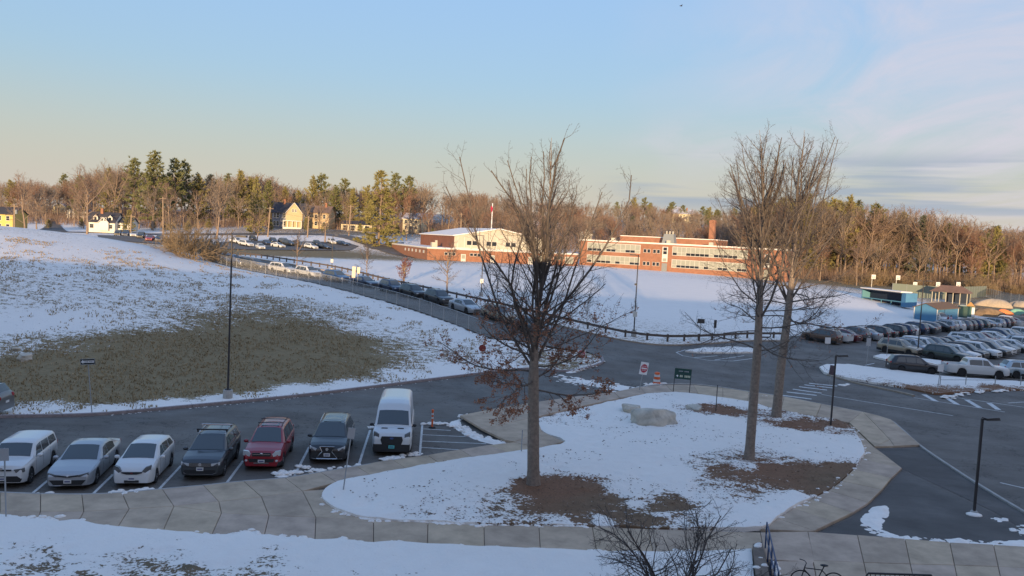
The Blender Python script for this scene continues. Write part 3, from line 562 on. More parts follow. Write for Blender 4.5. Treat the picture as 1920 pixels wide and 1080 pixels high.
def patch(px_, seed, cov=.72, hs=.07):
    def hf(x, y, ed): n_ = fbm(x, y, 1.3, 4, seed); return (n_-.62+cov*.42)*.42*np.clip(ed/.45, .12, 1)+hs*fbm(x, y, 4., 3, seed+2)*np.clip(ed/.3, 0, 1)-.05
    o = drape('snow_patch', [v.xy[:] for v in spline([Vector((*p, 0)) for p in PX(px_)], 3, True)], .10, AZ+.02, SNOW, 'stuff', hfun=hf); o['label'] = 'ragged patch of leftover ploughed snow'; o['category'] = 'snow'
patch([(1618, 988), (1606, 976), (1630, 952), (1668, 950), (1672, 976), (1658, 986), (1672, 1000), (1720, 1005), (1780, 1011), (1860, 1013), (1925, 1014), (1925, 1031), (1780, 1026), (1700, 1018), (1645, 1011)], 31); patch([(1860, 978), (1872, 968), (1888, 972), (1886, 983), (1868, 985)], 32); patch([(1900, 1003), (1918, 988), (1930, 990), (1930, 1010), (1910, 1010)], 33)
patch([(204, 932), (222, 926), (240, 928), (262, 926), (286, 923), (280, 929), (240, 934)], 34); patch([(508, 896), (525, 890), (552, 888), (560, 892), (530, 898)], 35); patch([(556, 880), (575, 882), (600, 888), (640, 880), (672, 874), (668, 880), (600, 893), (570, 888)], 36); patch([(712, 870), (730, 864), (760, 862), (792, 850), (790, 856), (745, 868)], 37)
patch([(836, 794), (862, 790), (870, 804), (892, 816), (930, 827), (957, 835), (944, 839), (898, 829), (862, 813)], 38, .78, .1); patch([(856, 788), (925, 774), (994, 762), (994, 767), (925, 779), (862, 792)], 39); patch([(1062, 757), (1110, 746), (1170, 735), (1215, 725), (1250, 720), (1252, 725), (1215, 731), (1170, 741), (1110, 752)], 40)
patch([(1050, 706), (1085, 708), (1120, 716), (1160, 722), (1196, 728), (1170, 736), (1110, 730), (1070, 722)], 41, .5, .05); patch([(1060, 696), (1090, 690), (1126, 680), (1130, 686), (1092, 697), (1064, 702)], 42, .7)
slab(PX([(1442, 1060), (1524, 1061), (1535, 1120), (1455, 1120)]), walk2, SZ)
# ================================================================ VEHICLES (x forward, y left, origin on the ground under the middle)
GLASS = M('car_glass', (.06, .072, .074), .04, spec=.9); RUB = M('tyre_rubber', (.018, .018, .019), .85); RIM = M('alloy', (.42, .43, .44), .35, metal=.8); BLK = M('black_plastic', (.022, .023, .025), .55)
LAMP = M('headlamp', (.50, .52, .53), .12, spec=.8); LAMPD = M('headlamp_dark', (.10, .105, .11), .08, spec=.9); RED = M('tail_lamp', (.30, .012, .016), .2); CHR = M('chrome', (.6, .6, .62), .18, metal=1.); PLATE = M('plate', (.62, .62, .60), .5); PLATEG = M('plate_teal', (.10, .52, .50), .5); AMB = M('amber', (.6, .2, .03), .3); SEAT = M('seat_cloth', (.10, .095, .09), .8)
PC = {'white': (.62, .63, .62), 'silver': (.36, .38, .40), 'grey': (.14, .15, .16), 'dark grey': (.05, .056, .062), 'black': (.014, .015, .017), 'dark blue': (.02, .035, .075), 'red': (.27, .012, .022), 'tan': (.36, .30, .22), 'dark green': (.035, .05, .045), 'blue': (.05, .10, .20), 'brown': (.12, .07, .045), 'maroon': (.10, .012, .02), 'pale blue': (.40, .48, .52)}
def paint(c): return M('paint_'+c.replace(' ', '_'), PC[c], .32, metal=.0 if c in ('white', 'red', 'black') else .35, coat=.6)
def lerp(P, x): return float(np.interp(x, [p[0] for p in P][::-1] if P[0][0] > P[-1][0] else [p[0] for p in P], [p[1] for p in P][::-1] if P[0][0] > P[-1][0] else [p[1] for p in P]))
class Spec: pass
def spec(L, W, H, wb, wr, fo, top, belt, cowl, rf, rr, rg, tum=.33, pan=(.5, .82), bot=.22, clad=.0, bed=None, ends=None, pil=None):
    s = Spec(); s.__dict__.update(locals()); s.xf = L/2-fo; s.xr = s.xf-wb; return s
def sec(s, x):
    hl = s.L/2; a, e = s.pan; k = max(0, (abs(x)-(hl-a))/a); w_ = s.W/2*(1-(1-e)*k*k)
    t = lerp(s.top, x); be = min(lerp(s.belt, x), t-.035); zb = s.bot+.05*k*k; ra = s.wr+.055
    for xw in (s.xf, s.xr):
        if abs(x-xw) < ra: zb = max(zb, s.wr+math.sqrt(max(0, ra*ra-(x-xw)**2)))
    be = max(be, zb+.04); g = max(0, t-be); wt = w_*.935-s.tum*g; cr = .025*min(1, g*4+.3)
    if s.bed and s.bed[0] < x < s.bed[1]:
        fl = s.bed[2]; return [(w_*.94, zb), (w_, zb+.35*(be-zb)), (w_, zb+.75*(be-zb)), (w_*.985, be), (w_*.97, be+.03), (w_*.9, be+.03), (w_*.88, min(be, fl+.02) if fl < be else be), (w_*.5, fl), (0, fl)]
    return [(w_*.94, zb), (w_, zb+.35*(be-zb)), (w_*1.0, zb+.75*(be-zb)), (w_*.975, be), (w_*.945, be+min(.025, g*.25)), (wt+.025, t-min(.1, g*.35)), (wt-.07, t-.012), (wt*.5, t+cr*.7), (0, t+cr)]
def stations(s, fine=True):
    hl = s.L/2; X = set([hl, hl-.02, hl-.06, hl-.14, hl-.25, hl-.4, -hl, -hl+.02, -hl+.06, -hl+.14, -hl+.25, -hl+.4]); ra = s.wr+.055
    for xw in (s.xf, s.xr):
        for q in (np.linspace(-1, 1, 15) if fine else np.linspace(-1, 1, 7)): X.add(xw+q*ra)
        X.add(xw+ra+.004); X.add(xw-ra-.004)
    for p in s.top: X.add(p[0])
    for x in np.arange(-hl, hl, .22 if fine else .45): X.add(x)
    if s.bed: X |= {s.bed[0]-.004, s.bed[0]+.004, s.bed[1]-.004, s.bed[1]+.004}
    o = []
    for x in sorted(X):
        if -hl <= x <= hl and (not o or x-o[-1] > .003): o.append(x)
    return o
def body_mesh(s, fine=True):
    m = MB(); X = stations(s, fine); n = 9; rows = []
    for x in X:
        p = sec(s, x); rows.append([(x, y, z) for y, z in p]+[(x, -y, z) for y, z in p[-2::-1]])
    K = len(rows[0]); vs = [v for r in rows for v in r]; fs = []
    for i in range(len(X)-1):
        for j in range(K-1): fs.append((i*K+j, i*K+j+1, (i+1)*K+j+1, (i+1)*K+j))
    fs.append(tuple(range(K-1, -1, -1))); fs.append(tuple((len(X)-1)*K+j for j in range(K)))
    m.add(vs, fs); mi = []
    for f in fs:
        zc = sum(vs[i][2] for i in f)/len(f); cl_ = s.clad and len(f) == 4 and max(vs[i][2] for i in f) < s.bot+s.clad+.25 and (f[0] % K in (0, K-2)) 
        mi.append(1 if cl_ else 0)
    m.mi = mi; return m
def pane_top(m, s, x0, x1, yf=.96, n=7):          # windscreen / rear glass following the roof line
    vs = []; rows = 7
    for i in range(rows+1):
        x = x0+(x1-x0)*i/rows; p = sec(s, x); hw = (p[6][0]+.03)*yf; P = [(y, z) for y, z in p[5:]][::-1]
        for j in range(2*n+1):
            y = hw*(j-n)/n; z = float(np.interp(abs(y), [q[0] for q in P], [q[1] for q in P])); vs.append((x, y, z))
    return add_off(m, vs, rows+1, 2*n+1, .010)
def pane_side(m, s, x0, x1, sg, lo=.06, hi=.93, rake=(0, 0)):
    vs = []; nx_ = 6
    for i in range(nx_+1):
        for j in range(4):
            u = lo+(hi-lo)*j/3; xa = x0+rake[0]*u; xb = x1+rake[1]*u; x = xa+(xb-xa)*i/nx_; p = sec(s, x)
            y = p[4][0]+(p[5][0]-p[4][0])*u; z = p[4][1]+(p[5][1]-p[4][1])*u; vs.append((x, sg*(y+.012), z))
    m.add(vs, [(i*4+j, i*4+j+1, (i+1)*4+j+1, (i+1)*4+j)[::(1 if sg > 0 else -1)] for i in range(nx_) for j in range(3)]); return m
def add_off(m, vs, r, c, off):
    A = np.array(vs).reshape(r, c, 3); du = np.gradient(A, axis=0); dv = np.gradient(A, axis=1); nn = np.cross(du, dv); nn /= np.maximum(np.linalg.norm(nn, axis=2, keepdims=True), 1e-9)
    if nn[..., 2].mean() < 0: nn = -nn
    A = (A+nn*off).reshape(-1, 3); m.add([tuple(a) for a in A], [(i*c+j, i*c+j+1, (i+1)*c+j+1, (i+1)*c+j) for i in range(r-1) for j in range(c-1)]); return m
WHEELS = {}
def wheel(root, s, fine, rimm=RIM):
    k = (round(s.wr, 3), fine, rimm.name)
    if k not in WHEELS:
        r = s.wr; n = 24 if fine else 12; t = MB(); t.lathe([(r*.62, -.10), (r*.9, -.11), (r*.985, -.085), (r, -.04), (r, .04), (r*.985, .085), (r*.9, .11), (r*.62, .10)], n, 'y')
        d = MB(); d.lathe([(r*.60, -.02), (r*.63, .095), (r*.55, .075), (r*.53, .02)], n, 'y')
        if fine:
            for i in range(5):
                a = 2*math.pi*i/5
                for b in (-.13, .13):
                    d.tube([(.05*math.cos(a), .085, .05*math.sin(a)), (r*.58*math.cos(a+b), .075, r*.58*math.sin(a+b))], [.035, .022], 4)
            d.lathe([(.06, .05), (.06, .095), (.035, .1)], 10, 'y')
        else: d.lathe([(r*.3, .05), (r*.54, .06), (r*.2, .09)], n, 'y')
        h = MB(); h.lathe([(r*.58, -.03), (r*.58, .03)], n, 'y')
        a_, b_, c_ = t.mesh('tyre', RUB), d.mesh('rim', rimm), h.mesh('brake_disc', BLK)
        autosmooth(a_); autosmooth(b_); WHEELS[k] = (a_, b_, c_)
    tm, dm, hm = WHEELS[k]
    for x in (s.xf, s.xr):
        for sg in (1, -1):
            w_ = link('wheel', tm, root, loc=(x, sg*(s.W/2-.125), s.wr)); 
            if sg < 0: w_.rotation_euler = (0, 0, math.pi)
            link('rim', dm, w_)
            if fine: link('brake_disc', hm, w_)
def prism(m, pts, x0, x1):                         # polygon in (y,z), extruded along x
    n = len(pts); m.add([(x1, y, z) for y, z in pts]+[(x0, y, z) for y, z in pts], [tuple(range(n)), tuple(range(2*n-1, n-1, -1))]+[(i, n+i, n+(i+1) % n, (i+1) % n) for i in range(n)]); return m
def build_car(name, label, s, col, fine=True, face=None, group=None, cat='car', rails=None, rimm=RIM, extra=None):
    root = thing(name, label, cat, group=group); pm = paint(col)
    me = body_mesh(s, fine).mesh('body', [pm, BLK]); autosmooth(me, 42); bm = bmesh.new(); bm.from_mesh(me); bmesh.ops.recalc_face_normals(bm, faces=bm.faces); bm.to_mesh(me); bm.free(); link('body', me, root)
    u = MB(); u.box((0, 0, .40), (s.L-.5, s.W*.78, .36)); u.obj('underbody', BLK, root)
    g = MB(); pane_top(g, s, s.cowl-.03, s.rf+.03, .93); g.obj('windscreen', GLASS, root, True)
    if s.rg is not None and s.rr is not None:
        g = MB(); pane_top(g, s, s.rr-.03, s.rg+.04, .88); g.obj('rear_window', GLASS, root, True)
    for sg in (1, -1):
        for (a, b, ra, rb) in (s.pil or []):
            g = MB(); pane_side(g, s, a, b, sg, rake=(ra, rb)); g.obj('side_window', GLASS, root, True)
        hl = s.L/2; ht = lerp(s.top, hl-.2)
        mm = MB(); mx_ = s.cowl-.32; yb = sec(s, mx_)[3][0]; zb_ = sec(s, mx_)[3][1]
        mm.ell((mx_, sg*(yb+.13), zb_+.09), (.085, .12, .085), 10, 6); mm.tube([(mx_+.02, sg*(yb-.02), zb_+.02), (mx_+.02, sg*(yb+.1), zb_+.06)], .025, 5); mm.obj('mirror', pm if name != 'van' else BLK, root, True)
        if fine:
            for (a, b, ra, rb) in (s.pil or [])[:2]: 
                xh = b+.12; p = sec(s, xh); zh = p[3][1]-.09; h = MB(); h.box((xh, sg*(p[2][0]+.012), zh), (.18, .025, .03)); h.obj('door_handle', pm, root)
            for (a, b, ra, rb) in (s.pil or [])[:2]:
                for xs in ((a+.05, b-.03) if (a, b, ra, rb) == s.pil[0] else (b-.03,)):
                    P = sec(s, xs); pts = [(xs, sg*(y+.002), z) for y, z in ((P[0][0], P[0][1]+.05), P[1], P[2], P[3])]; sm = MB(); sm.tube(pts, .006, 3); sm.obj('door_seam', BLK, root)
    wheel(root, s, fine, rimm)
    if face: face(root, s, pm)
    else:
        hl = s.L/2
        for sg in (1, -1):
            m = MB(); zt = lerp(s.top, hl-.14)-.11; p = sec(s, hl-.12); m.ell((hl-.10, sg*(p[2][0]*.80), zt), (.12, .17, .07), 8, 5); m.obj('headlight', LAMP, root, True)
            m = MB(); p = sec(s, -hl+.05); zt = min(lerp(s.belt, -hl+.1), lerp(s.top, -hl+.06)) - .05; m.ell((-hl+.09, sg*p[2][0]*.86, zt), (.11, .13, .14), 8, 5); m.obj('tail_light', RED, root, True)
        m = MB(); zt = lerp(s.top, hl-.1)-.17; m.box((hl, 0, zt), (.03, s.W*.5, .13)); m.obj('grille', BLK, root); m = MB(); m.box((hl, 0, s.bot+.16), (.03, s.W*.55, .12)); m.obj('lower_grille', BLK, root)
        m = MB(); m.box((-hl-.005, 0, lerp(s.top, -hl)-.05 if False else .72), (.03, .32, .12)); m.obj('number_plate', PLATE, root)
    if rails:
        for sg in (1, -1):
            x0, x1 = s.rf-.15, (s.rr if s.rr else -s.L/2)+.15; m = MB(); pts = []
            for i in range(6):
                x = x0+(x1-x0)*i/5; p = sec(s, x); pts.append((x, sg*(p[6][0]+.02), p[6][1]+(.055 if 0 < i < 5 else .0)))
            m.tube(pts, .018, 5); m.obj('roof_rail', rails, root, True)
    if extra: extra(root, s, pm)
    return root
# ---- body types
def S_suv(L=4.6, W=1.86, H=1.68): 
    h = L/2; return spec(L, W, H, L*.58, .35, .92, [(h, .66), (h-.05, .82), (h-.16, .93), (h-.5, 1.01), (h-1.15, 1.09), (h-1.95, H-.05), (h-2.4, H), (-h+1.0, H-.01), (-h+.45, H-.07), (-h+.12, 1.16), (-h+.03, .98), (-h, .6)], [(h, .8), (h-1.0, .98), (-h, 1.06)], h-1.15, h-1.95, -h+.48, -h+.14, clad=.10, pil=[(h-1.55, h-2.32, -.45, 0), (h-2.38, h-3.2, 0, -.05), (h-3.27, -h+.5, -.05, .25)])
def S_sedan(L=4.85, W=1.84, H=1.45):
    h = L/2; return spec(L, W, H, L*.582, .33, .97, [(h, .6), (h-.05, .7), (h-.2, .78), (h-.6, .86), (h-1.35, .94), (h-2.2, H-.05), (h-2.6, H), (-h+1.75, H-.02), (-h+1.35, H-.1), (-h+.62, 1.06), (-h+.08, 1.02), (-h+.02, .92), (-h, .6)], [(h, .7), (h-1.1, .87), (-h, .95)], h-1.35, h-2.2, -h+1.4, -h+.64, bot=.19, pil=[(h-1.72, h-2.55, -.5, 0), (h-2.61, -h+1.32, 0, .0)])
def S_hatch(L=4.1, W=1.70, H=1.53):
    h = L/2; return spec(L, W, H, L*.61, .30, .82, [(h, .55), (h-.04, .68), (h-.14, .82), (h-.45, .95), (h-.85, 1.05), (h-1.75, H-.04), (h-2.2, H), (-h+.85, H-.05), (-h+.5, H-.12), (-h+.14, 1.05), (-h+.03, .9), (-h, .55)], [(h, .75), (h-.9, .95), (-h, 1.05)], h-.85, h-1.75, -h+.52, -h+.16, bot=.18, pil=[(h-1.35, h-2.05, -.5, 0), (h-2.11, h-2.85, 0, -.03), (h-2.92, -h+.5, -.03, .2)])
def S_boxy():
    L, W, H = 4.14, 1.80, 1.62; h = L/2; return spec(L, W, H, 2.57, .335, .80, [(h, .62), (h-.04, .8), (h-.12, .95), (h-.5, 1.04), (h-1.02, 1.08), (h-1.6, H-.06), (h-2.0, H), (-h+.6, H-.03), (-h+.32, H-.08), (-h+.1, 1.1), (-h+.03, .95), (-h, .6)], [(h, .82), (h-1, .98), (-h, 1.1)], h-1.02, h-1.6, -h+.34, -h+.12, tum=.22, pil=[(h-1.3, h-2.05, -.28, 0), (h-2.11, h-2.85, 0, 0), (h-2.92, -h+.42, 0, .12)])
def S_van():
    L, W, H = 5.95, 2.06, 2.5; h = L/2; return spec(L, W, H, 3.75, .35, 1.02, [(h, .86), (h-.05, 1.0), (h-.2, 1.16), (h-.55, 1.28), (h-.9, 1.36), (h-1.5, 2.08), (h-1.85, 2.36), (h-2.4, 2.48), (h-3., 2.5), (-h+.2, 2.46), (-h+.04, 2.36), (-h, 1.9), ], [(h, .95), (h-.9, 1.26), (-h, 1.3)], h-.92, h-1.52, None, None, tum=.12, pan=(.45, .86), bot=.24, pil=[(h-1.28, h-2.05, -.35, 0)])
def S_minivan(): 
    s = S_suv(5.1, 1.98, 1.74); return s
def S_pick():
    L, W, H = 5.6, 1.95, 1.82; h = L/2; return spec(L, W, H, 3.3, .39, .95, [(h, .85), (h-.06, 1.02), (h-.2, 1.1), (h-1.3, 1.17), (h-1.95, H-.06), (h-2.3, H), (-h+2.15, H-.03), (-h+1.95, H-.1), (-h+1.75, 1.2), (-h+1.70, 1.2), (-h, 1.16)], [(h, .95), (h-1.2, 1.1), (-h, 1.13)], h-1.3, h-1.95, -h+1.95, -h+1.78, bot=.32, bed=(-h+.08, -h+1.68, .80), pil=[(h-1.6, h-2.4, -.38, 0), (h-2.46, -h+2.02, 0, -.02)])
def emblem_ring(root, x, z, r, mat=CHR):
    m = MB(); m.lathe([(r, 0), (r, .02), (r*.72, .022), (r*.72, .012)], 14, 'x', (x, 0, z)); return m.obj('emblem', mat, root)
# ---- front faces of the seven cars parked below
def lampshape(root, s, pts, depth=.16, mat=LAMP, x=None, name='headlight', swept=.14):
    for sg in (1, -1):
        m = MB(); hl = s.L/2; q = []
        for dx_ in (0, -depth):
            for y, z in pts: q.append((hl+.012-swept*max(0, (y-.45))*1.6+dx_ if x is None else x+dx_, sg*y, z))
        n = len(pts); m.add(q, [tuple(range(n)), tuple(range(2*n-1, n-1, -1))]+[(i, n+i, n+(i+1) % n, (i+1) % n) for i in range(n)]); m.obj(name, mat, root)
def plate(root, s, z, mat=PLATE, x=None):
    m = MB(); m.box(((s.L/2 if x is None else x)+.012, 0, z), (.02, .305, .155)); p = m.obj('number_plate', mat, root)
    m = MB(); 
    m.box(((s.L/2 if x is None else x)+.024, 0, z), (.004, .22, .055))
    m.obj('plate_mark', M('plate_ink', (.08, .09, .2), .6), p)
def tails(root, s, z, h=.2):
    for sg in (1, -1):
        m = MB(); p = sec(s, -s.L/2+.06); m.box((-s.L/2+.05, sg*p[2][0]*.88, z), (.14, .2, h)); m.obj('tail_light', RED, root)
def f_boxy(r, s, pm):
    h = s.L/2; lampshape(r, s, [(.46, .82), (.82, .86), (.84, .70), (.55, .68)], mat=LAMPD); m = MB(); m.box((h, 0, .80), (.03, .75, .06)); m.obj('grille', BLK, r); m = MB(); prism(m, [(-.72, .30), (.72, .30), (.78, .42), (.60, .55), (-.60, .55), (-.78, .42)], h-.05, h+.015); m.obj('lower_grille', BLK, r); plate(r, s, .44); emblem_ring(r, h+.01, .86, .05); tails(r, s, .95)
def f_sedan(r, s, pm):
    h = s.L/2; lampshape(r, s, [(.38, .66), (.78, .75), (.80, .66), (.45, .59)], mat=LAMPD); m = MB(); prism(m, [(-.45, .62), (0, .56), (.45, .62), (.4, .67), (0, .62), (-.4, .67)], h-.05, h+.015); m.obj('grille', BLK, r); m = MB(); prism(m, [(-.55, .26), (.55, .26), (.72, .46), (-.72, .46)], h-.05, h+.016); m.obj('lower_grille', BLK, r); plate(r, s, .40); m = MB(); m.ell((h+.005, 0, .62), (.02, .07, .045)); m.obj('emblem', CHR, r); tails(r, s, .9, .12)
    m = MB(); m.box((h+.005, 0, .235), (.04, 1.3, .025)); m.obj('lip', CHR, r)
def f_fit(r, s, pm):
    h = s.L/2; lampshape(r, s, [(.42, .74), (.55, .90), (.74, .95), (.76, .74), (.55, .66)], swept=.3, mat=LAMPD); m = MB(); prism(m, [(-.42, .66), (-.2, .60), (.2, .60), (.42, .66), (.42, .70), (-.42, .70)], h-.05, h+.015); m.obj('grille', BLK, r); m = MB(); m.box((h, 0, .30), (.04, .6, .1)); m.obj('lower_grille', BLK, r)
    for sg in (1, -1): m = MB(); m.box((h-.03, sg*.58, .33), (.05, .16, .1)); m.obj('fog_light', BLK, r)
   
    m = MB(); [m.box((h+.02, y, .665), (.012, .012, .06)) for y in (-.03, .03)]; m.box((h+.02, 0, .665), (.012, .06, .012)); m.obj('emblem', M('emblem_red', (.35, .02, .03), .4), r); plate(r, s, .42); tails(r, s, .9, .25)
def f_tig(r, s, pm):
    h = s.L/2; lampshape(r, s, [(.48, .80), (.84, .84), (.84, .72), (.48, .69)]); 
    for k in range(3): m = MB(); m.box((h+.01, 0, .70+.05*k), (.03, .94, .016)); m.obj('chrome_bar', CHR, r)
    m = MB(); m.box((h, 0, .75), (.025, .94, .16)); m.obj('grille', BLK, r); e = emblem_ring(r, h+.02, .76, .075); m = MB(); [m.tube([(h+.035, a, .815), (h+.035, b, .70)], .008, 4) for a, b in ((-.05, -.02), (.05, .02), (0, -.02), (0, .02))]; m.obj('emblem_mark', CHR, e)
    m = MB(); m.box((h, 0, .42), (.03, 1.35, .2)); m.obj('lower_grille', BLK, r); m = MB(); m.tube([(h+.02, -.7, .40), (h+.02, -.55, .33), (h+.02, .55, .33), (h+.02, .7, .40)], .014, 4); m.obj('trim_strip', CHR, r); plate(r, s, .56); tails(r, s, 1.0)
def f_rav(r, s, pm):
    h = s.L/2; lampshape(r, s, [(.5, .84), (.62, .96), (.86, .98), (.86, .76), (.55, .72)]); m = MB(); m.box((h, 0, .82), (.03, .86, .16)); m.obj('grille', BLK, r); m = MB(); m.box((h+.012, 0, .83), (.03, .8, .02)); m.obj('chrome_bar', CHR, r); m = MB(); prism(m, [(-.55, .46), (.55, .46), (.62, .62), (-.62, .62)], h-.05, h+.014); m.obj('lower_grille', BLK, r)
    m = MB(); m.ell((h+.015, 0, .85), (.02, .08, .05)); m.obj('emblem', CHR, r); [MB().ell((h-.02, sg*.7, .53), (.05, .07, .06)).obj('fog_light', LAMP, r) for sg in (1, -1)]; plate(r, s, .5); tails(r, s, 1.05, .26)
    m = MB(); m.box((h+.0, 0, .42), (.05, .7, .05)); m.obj('bumper_strip', CHR, r)
def f_lex(r, s, pm):
    h = s.L/2; lampshape(r, s, [(.5, .80), (.86, .90), (.86, .78), (.55, .70)]); sp_ = [(-.36, .90), (.36, .90), (.24, .66), (.52, .32), (-.52, .32), (-.24, .66)]; m = MB(); prism(m, sp_, h-.05, h+.012); m.obj('grille', BLK, r)
    m = MB(); q = [(h+.018, y, z) for y, z in sp_]; m.tube(q+[q[0]], .02, 5); m.obj('grille_frame', CHR, r); e = emblem_ring(r, h+.02, .78, .075); m = MB(); m.tube([(h+.035, .03, .82), (h+.035, -.02, .75), (h+.035, .04, .75)], .01, 4); m.obj('emblem_mark', CHR, e); plate(r, s, .50); tails(r, s, 1.0)
    m = MB(); m.tube([(h+.015, -.75, .34), (h+.02, -.4, .29), (h+.02, .4, .29), (h+.015, .75, .34)], .014, 4); m.obj('trim_strip', CHR, r)
def f_van(r, s, pm):
    h = s.L/2; lampshape(r, s, [(.66, 1.12), (.94, 1.24), (.95, 1.02), (.80, .90), (.66, .95)], .2, mat=LAMPD); m = MB(); prism(m, [(-.50, .62), (.50, .62), (.58, .85), (.52, 1.02), (-.52, 1.02), (-.58, .85)], h-.05, h+.016); m.obj('grille', BLK, r); m = MB(); m.ell((h+.02, 0, .93), (.02, .11, .05)); m.obj('emblem', M('emblem_blue', (.05, .09, .25), .3), r)
    m = MB(); m.box((h-.14, 0, .43), (.36, 1.9, .38)); bm_ = m.obj('bumper', BLK, r); plate(r, s, .50, PLATEG, h+.04); [MB().box((h-.62, y, 1.32), (.1, .32, .03)).obj('bonnet_vent', BLK, r) for y in (-.42, .42)]; tails(r, s, 1.2, .5)
def x_tig(r, s, pm):
    for i, x in enumerate((.15, -.75)):
        m = MB(); z = sec(s, x)[8][1]+.13; m.tube([(x, -.72, z), (x, .72, z)], .035, 6); [m.box((x, sg*.66, z-.06), (.08, .06, .13)) for sg in (1, -1)]; m.obj('roof_bar', CHR if i else BLK, r)
def x_rav(r, s, pm):
    m = MB(); p = sec(s, s.rf-.1); x0, x1 = s.rf-.12, s.rf-.72; m.add([(x, y, sec(s, x)[7][1]+.012+(.006 if abs(y) < .2 else 0)) for x in (x0, x1) for y in (-.42, .42)], [(0, 1, 3, 2)]); m.obj('sunroof', GLASS, r)
    for x in (0., -.8):
        m = MB(); z = sec(s, x)[8][1]+.07; m.tube([(x, -.62, z), (x, .62, z)], .02, 5); m.obj('roof_bar', BLK, r)
def x_lex(r, s, pm):
    m = MB(); x0, x1 = s.rf-.1, s.rf-1.3; m.add([(x, y, sec(s, x)[7][1]+.016) for x in (x0, x1) for y in (-.45, .45)], [(0, 1, 3, 2)]); m.obj('sunroof', GLASS, r)
def place(o, px, py, head, back=0., name=None):     # px,py: ground pixel under the front bumper; head: unit 2D heading
    p = G(px, py); c = p.xy - Vector(head)*back; a = math.atan2(head[1], head[0]); o.rotation_euler = (0, 0, a)
    hx = Z(c.x+head[0], c.y+head[1])-Z(c.x-head[0], c.y-head[1]); o.rotation_euler = (0, -math.atan(hx/2), a); o.location = (c.x, c.y, Z(c.x, c.y)+AZ); return o
def sdir(i):
    a, b = G(*STALL[i][0]).xy, G(*STALL[i][1]).xy; return (a-b).normalized()
def avg(i, j): return tuple((sdir(i)+sdir(j)).normalized())
FG = [('hatchback_car', 'boxy white hatchback with black roof line parked beside the silver sedan', S_boxy(), 'white', f_boxy, None, None, (2, 920), avg(7, 0), 2.07),
  ('sedan_car', 'silver four-door sedan with dark lower grille, parked between two white hatchbacks', S_sedan(), 'silver', f_sedan, None, None, (126, 923), avg(0, 1), 2.42),
  ('hatchback_car', 'small rounded white hatchback with its nose in a strip of snow', S_hatch(), 'white', f_fit, None, None, (246, 918), avg(1, 2), 2.05),
  ('suv_car', 'dark grey SUV with crossbars on its roof, parked beside the red SUV', S_suv(4.7, 1.84, 1.67), 'dark grey', f_tig, CHR, x_tig, (374, 905), avg(2, 3), 2.35),
  ('suv_car', 'red SUV with sunroof and roof rails parked in the angled bays', S_suv(4.6, 1.82, 1.70), 'red', f_rav, BLK, x_rav, (489, 887), avg(3, 4), 2.3),
  ('suv_car', 'black SUV with bright hourglass grille parked beside the white van', S_suv(4.85, 1.90, 1.69), 'black', f_lex, CHR, x_lex, (612, 874), avg(4, 5), 2.42),
  ('van', 'tall white delivery van with teal number plate beside the hatched bay', S_van(), 'white', f_van, None, None, (733, 858), avg(5, 6), 2.98)]
CARS = {}
for nm, lb, sp_, c, fc, rl, ex, px_, hd, bk in FG:
    o = build_car(nm, lb, sp_, c, True, fc, 'cars in the angled bays', 'van' if nm == 'van' else 'car', rl, RIM, ex); place(o, *px_, hd, bk*.96); o.scale = (.955, .955, .97)
# ---- the other cars: prototypes with parts, copied
PROTO = {}
for k, sp_, nm in (('SUV', S_suv(4.65, 1.86, 1.70), 'suv_car'), ('sedan', S_sedan(), 'sedan_car'), ('hatchback', S_hatch(), 'hatchback_car'), ('pickup truck', S_pick(), 'pickup_truck'), ('minivan', S_minivan(), 'minivan_car')):
    o = build_car(nm, 'x', sp_, 'white', False, cat='pickup' if 'pick' in k else 'car', rails=BLK if k == 'SUV' else None); PROTO[k] = reg(o); o['used'] = 0
def car(kind, col, x, y, head, label, group):
    q = PROTO[kind]; c = copy_tree(q, None, {'paint_white': paint(col)})
    a = math.atan2(head[1], head[0]); dz = (Z(x+head[0], y+head[1])-Z(x-head[0], y-head[1]))/2; c.location = (x, y, Z(x, y)+AZ); c.rotation_euler = (0, -math.atan(dz), a)
    c['label'] = label; c['group'] = group; 
    if 'used' in c: del c['used']
    return c
# row of cars along the lot drive
for px_, kd, c, lb in (((1717, 702), 'SUV', 'black', 'black SUV on the lot aisle just behind the snowy island'), ((1833, 708), 'pickup truck', 'white', 'white pickup truck with empty bed on the lot aisle behind the snowy island'), ((1932, 712), 'SUV', 'pale blue', 'pale blue SUV on the lot aisle in front of the white pickup')):
    p = G(*px_); car(kd, c, p.x, p.y+.6, (.98, -.17), lb, 'cars on the lot aisle')
KC = [('SUV', 'dark green'), ('SUV', 'white'), ('SUV', 'grey'), ('SUV', 'silver'), ('sedan', 'dark grey'), ('SUV', 'black'), ('hatchback', 'white'), ('minivan', 'white'), ('sedan', 'black'), ('SUV', 'tan'), ('sedan', 'silver'), ('sedan', 'maroon'), ('SUV', 'dark blue'), ('pickup truck', 'white'), ('hatchback', 'grey'), ('SUV', 'brown')]
rs = random.Random(3); ax = Vector((.765, .644)); hd = Vector((.644, -.765))
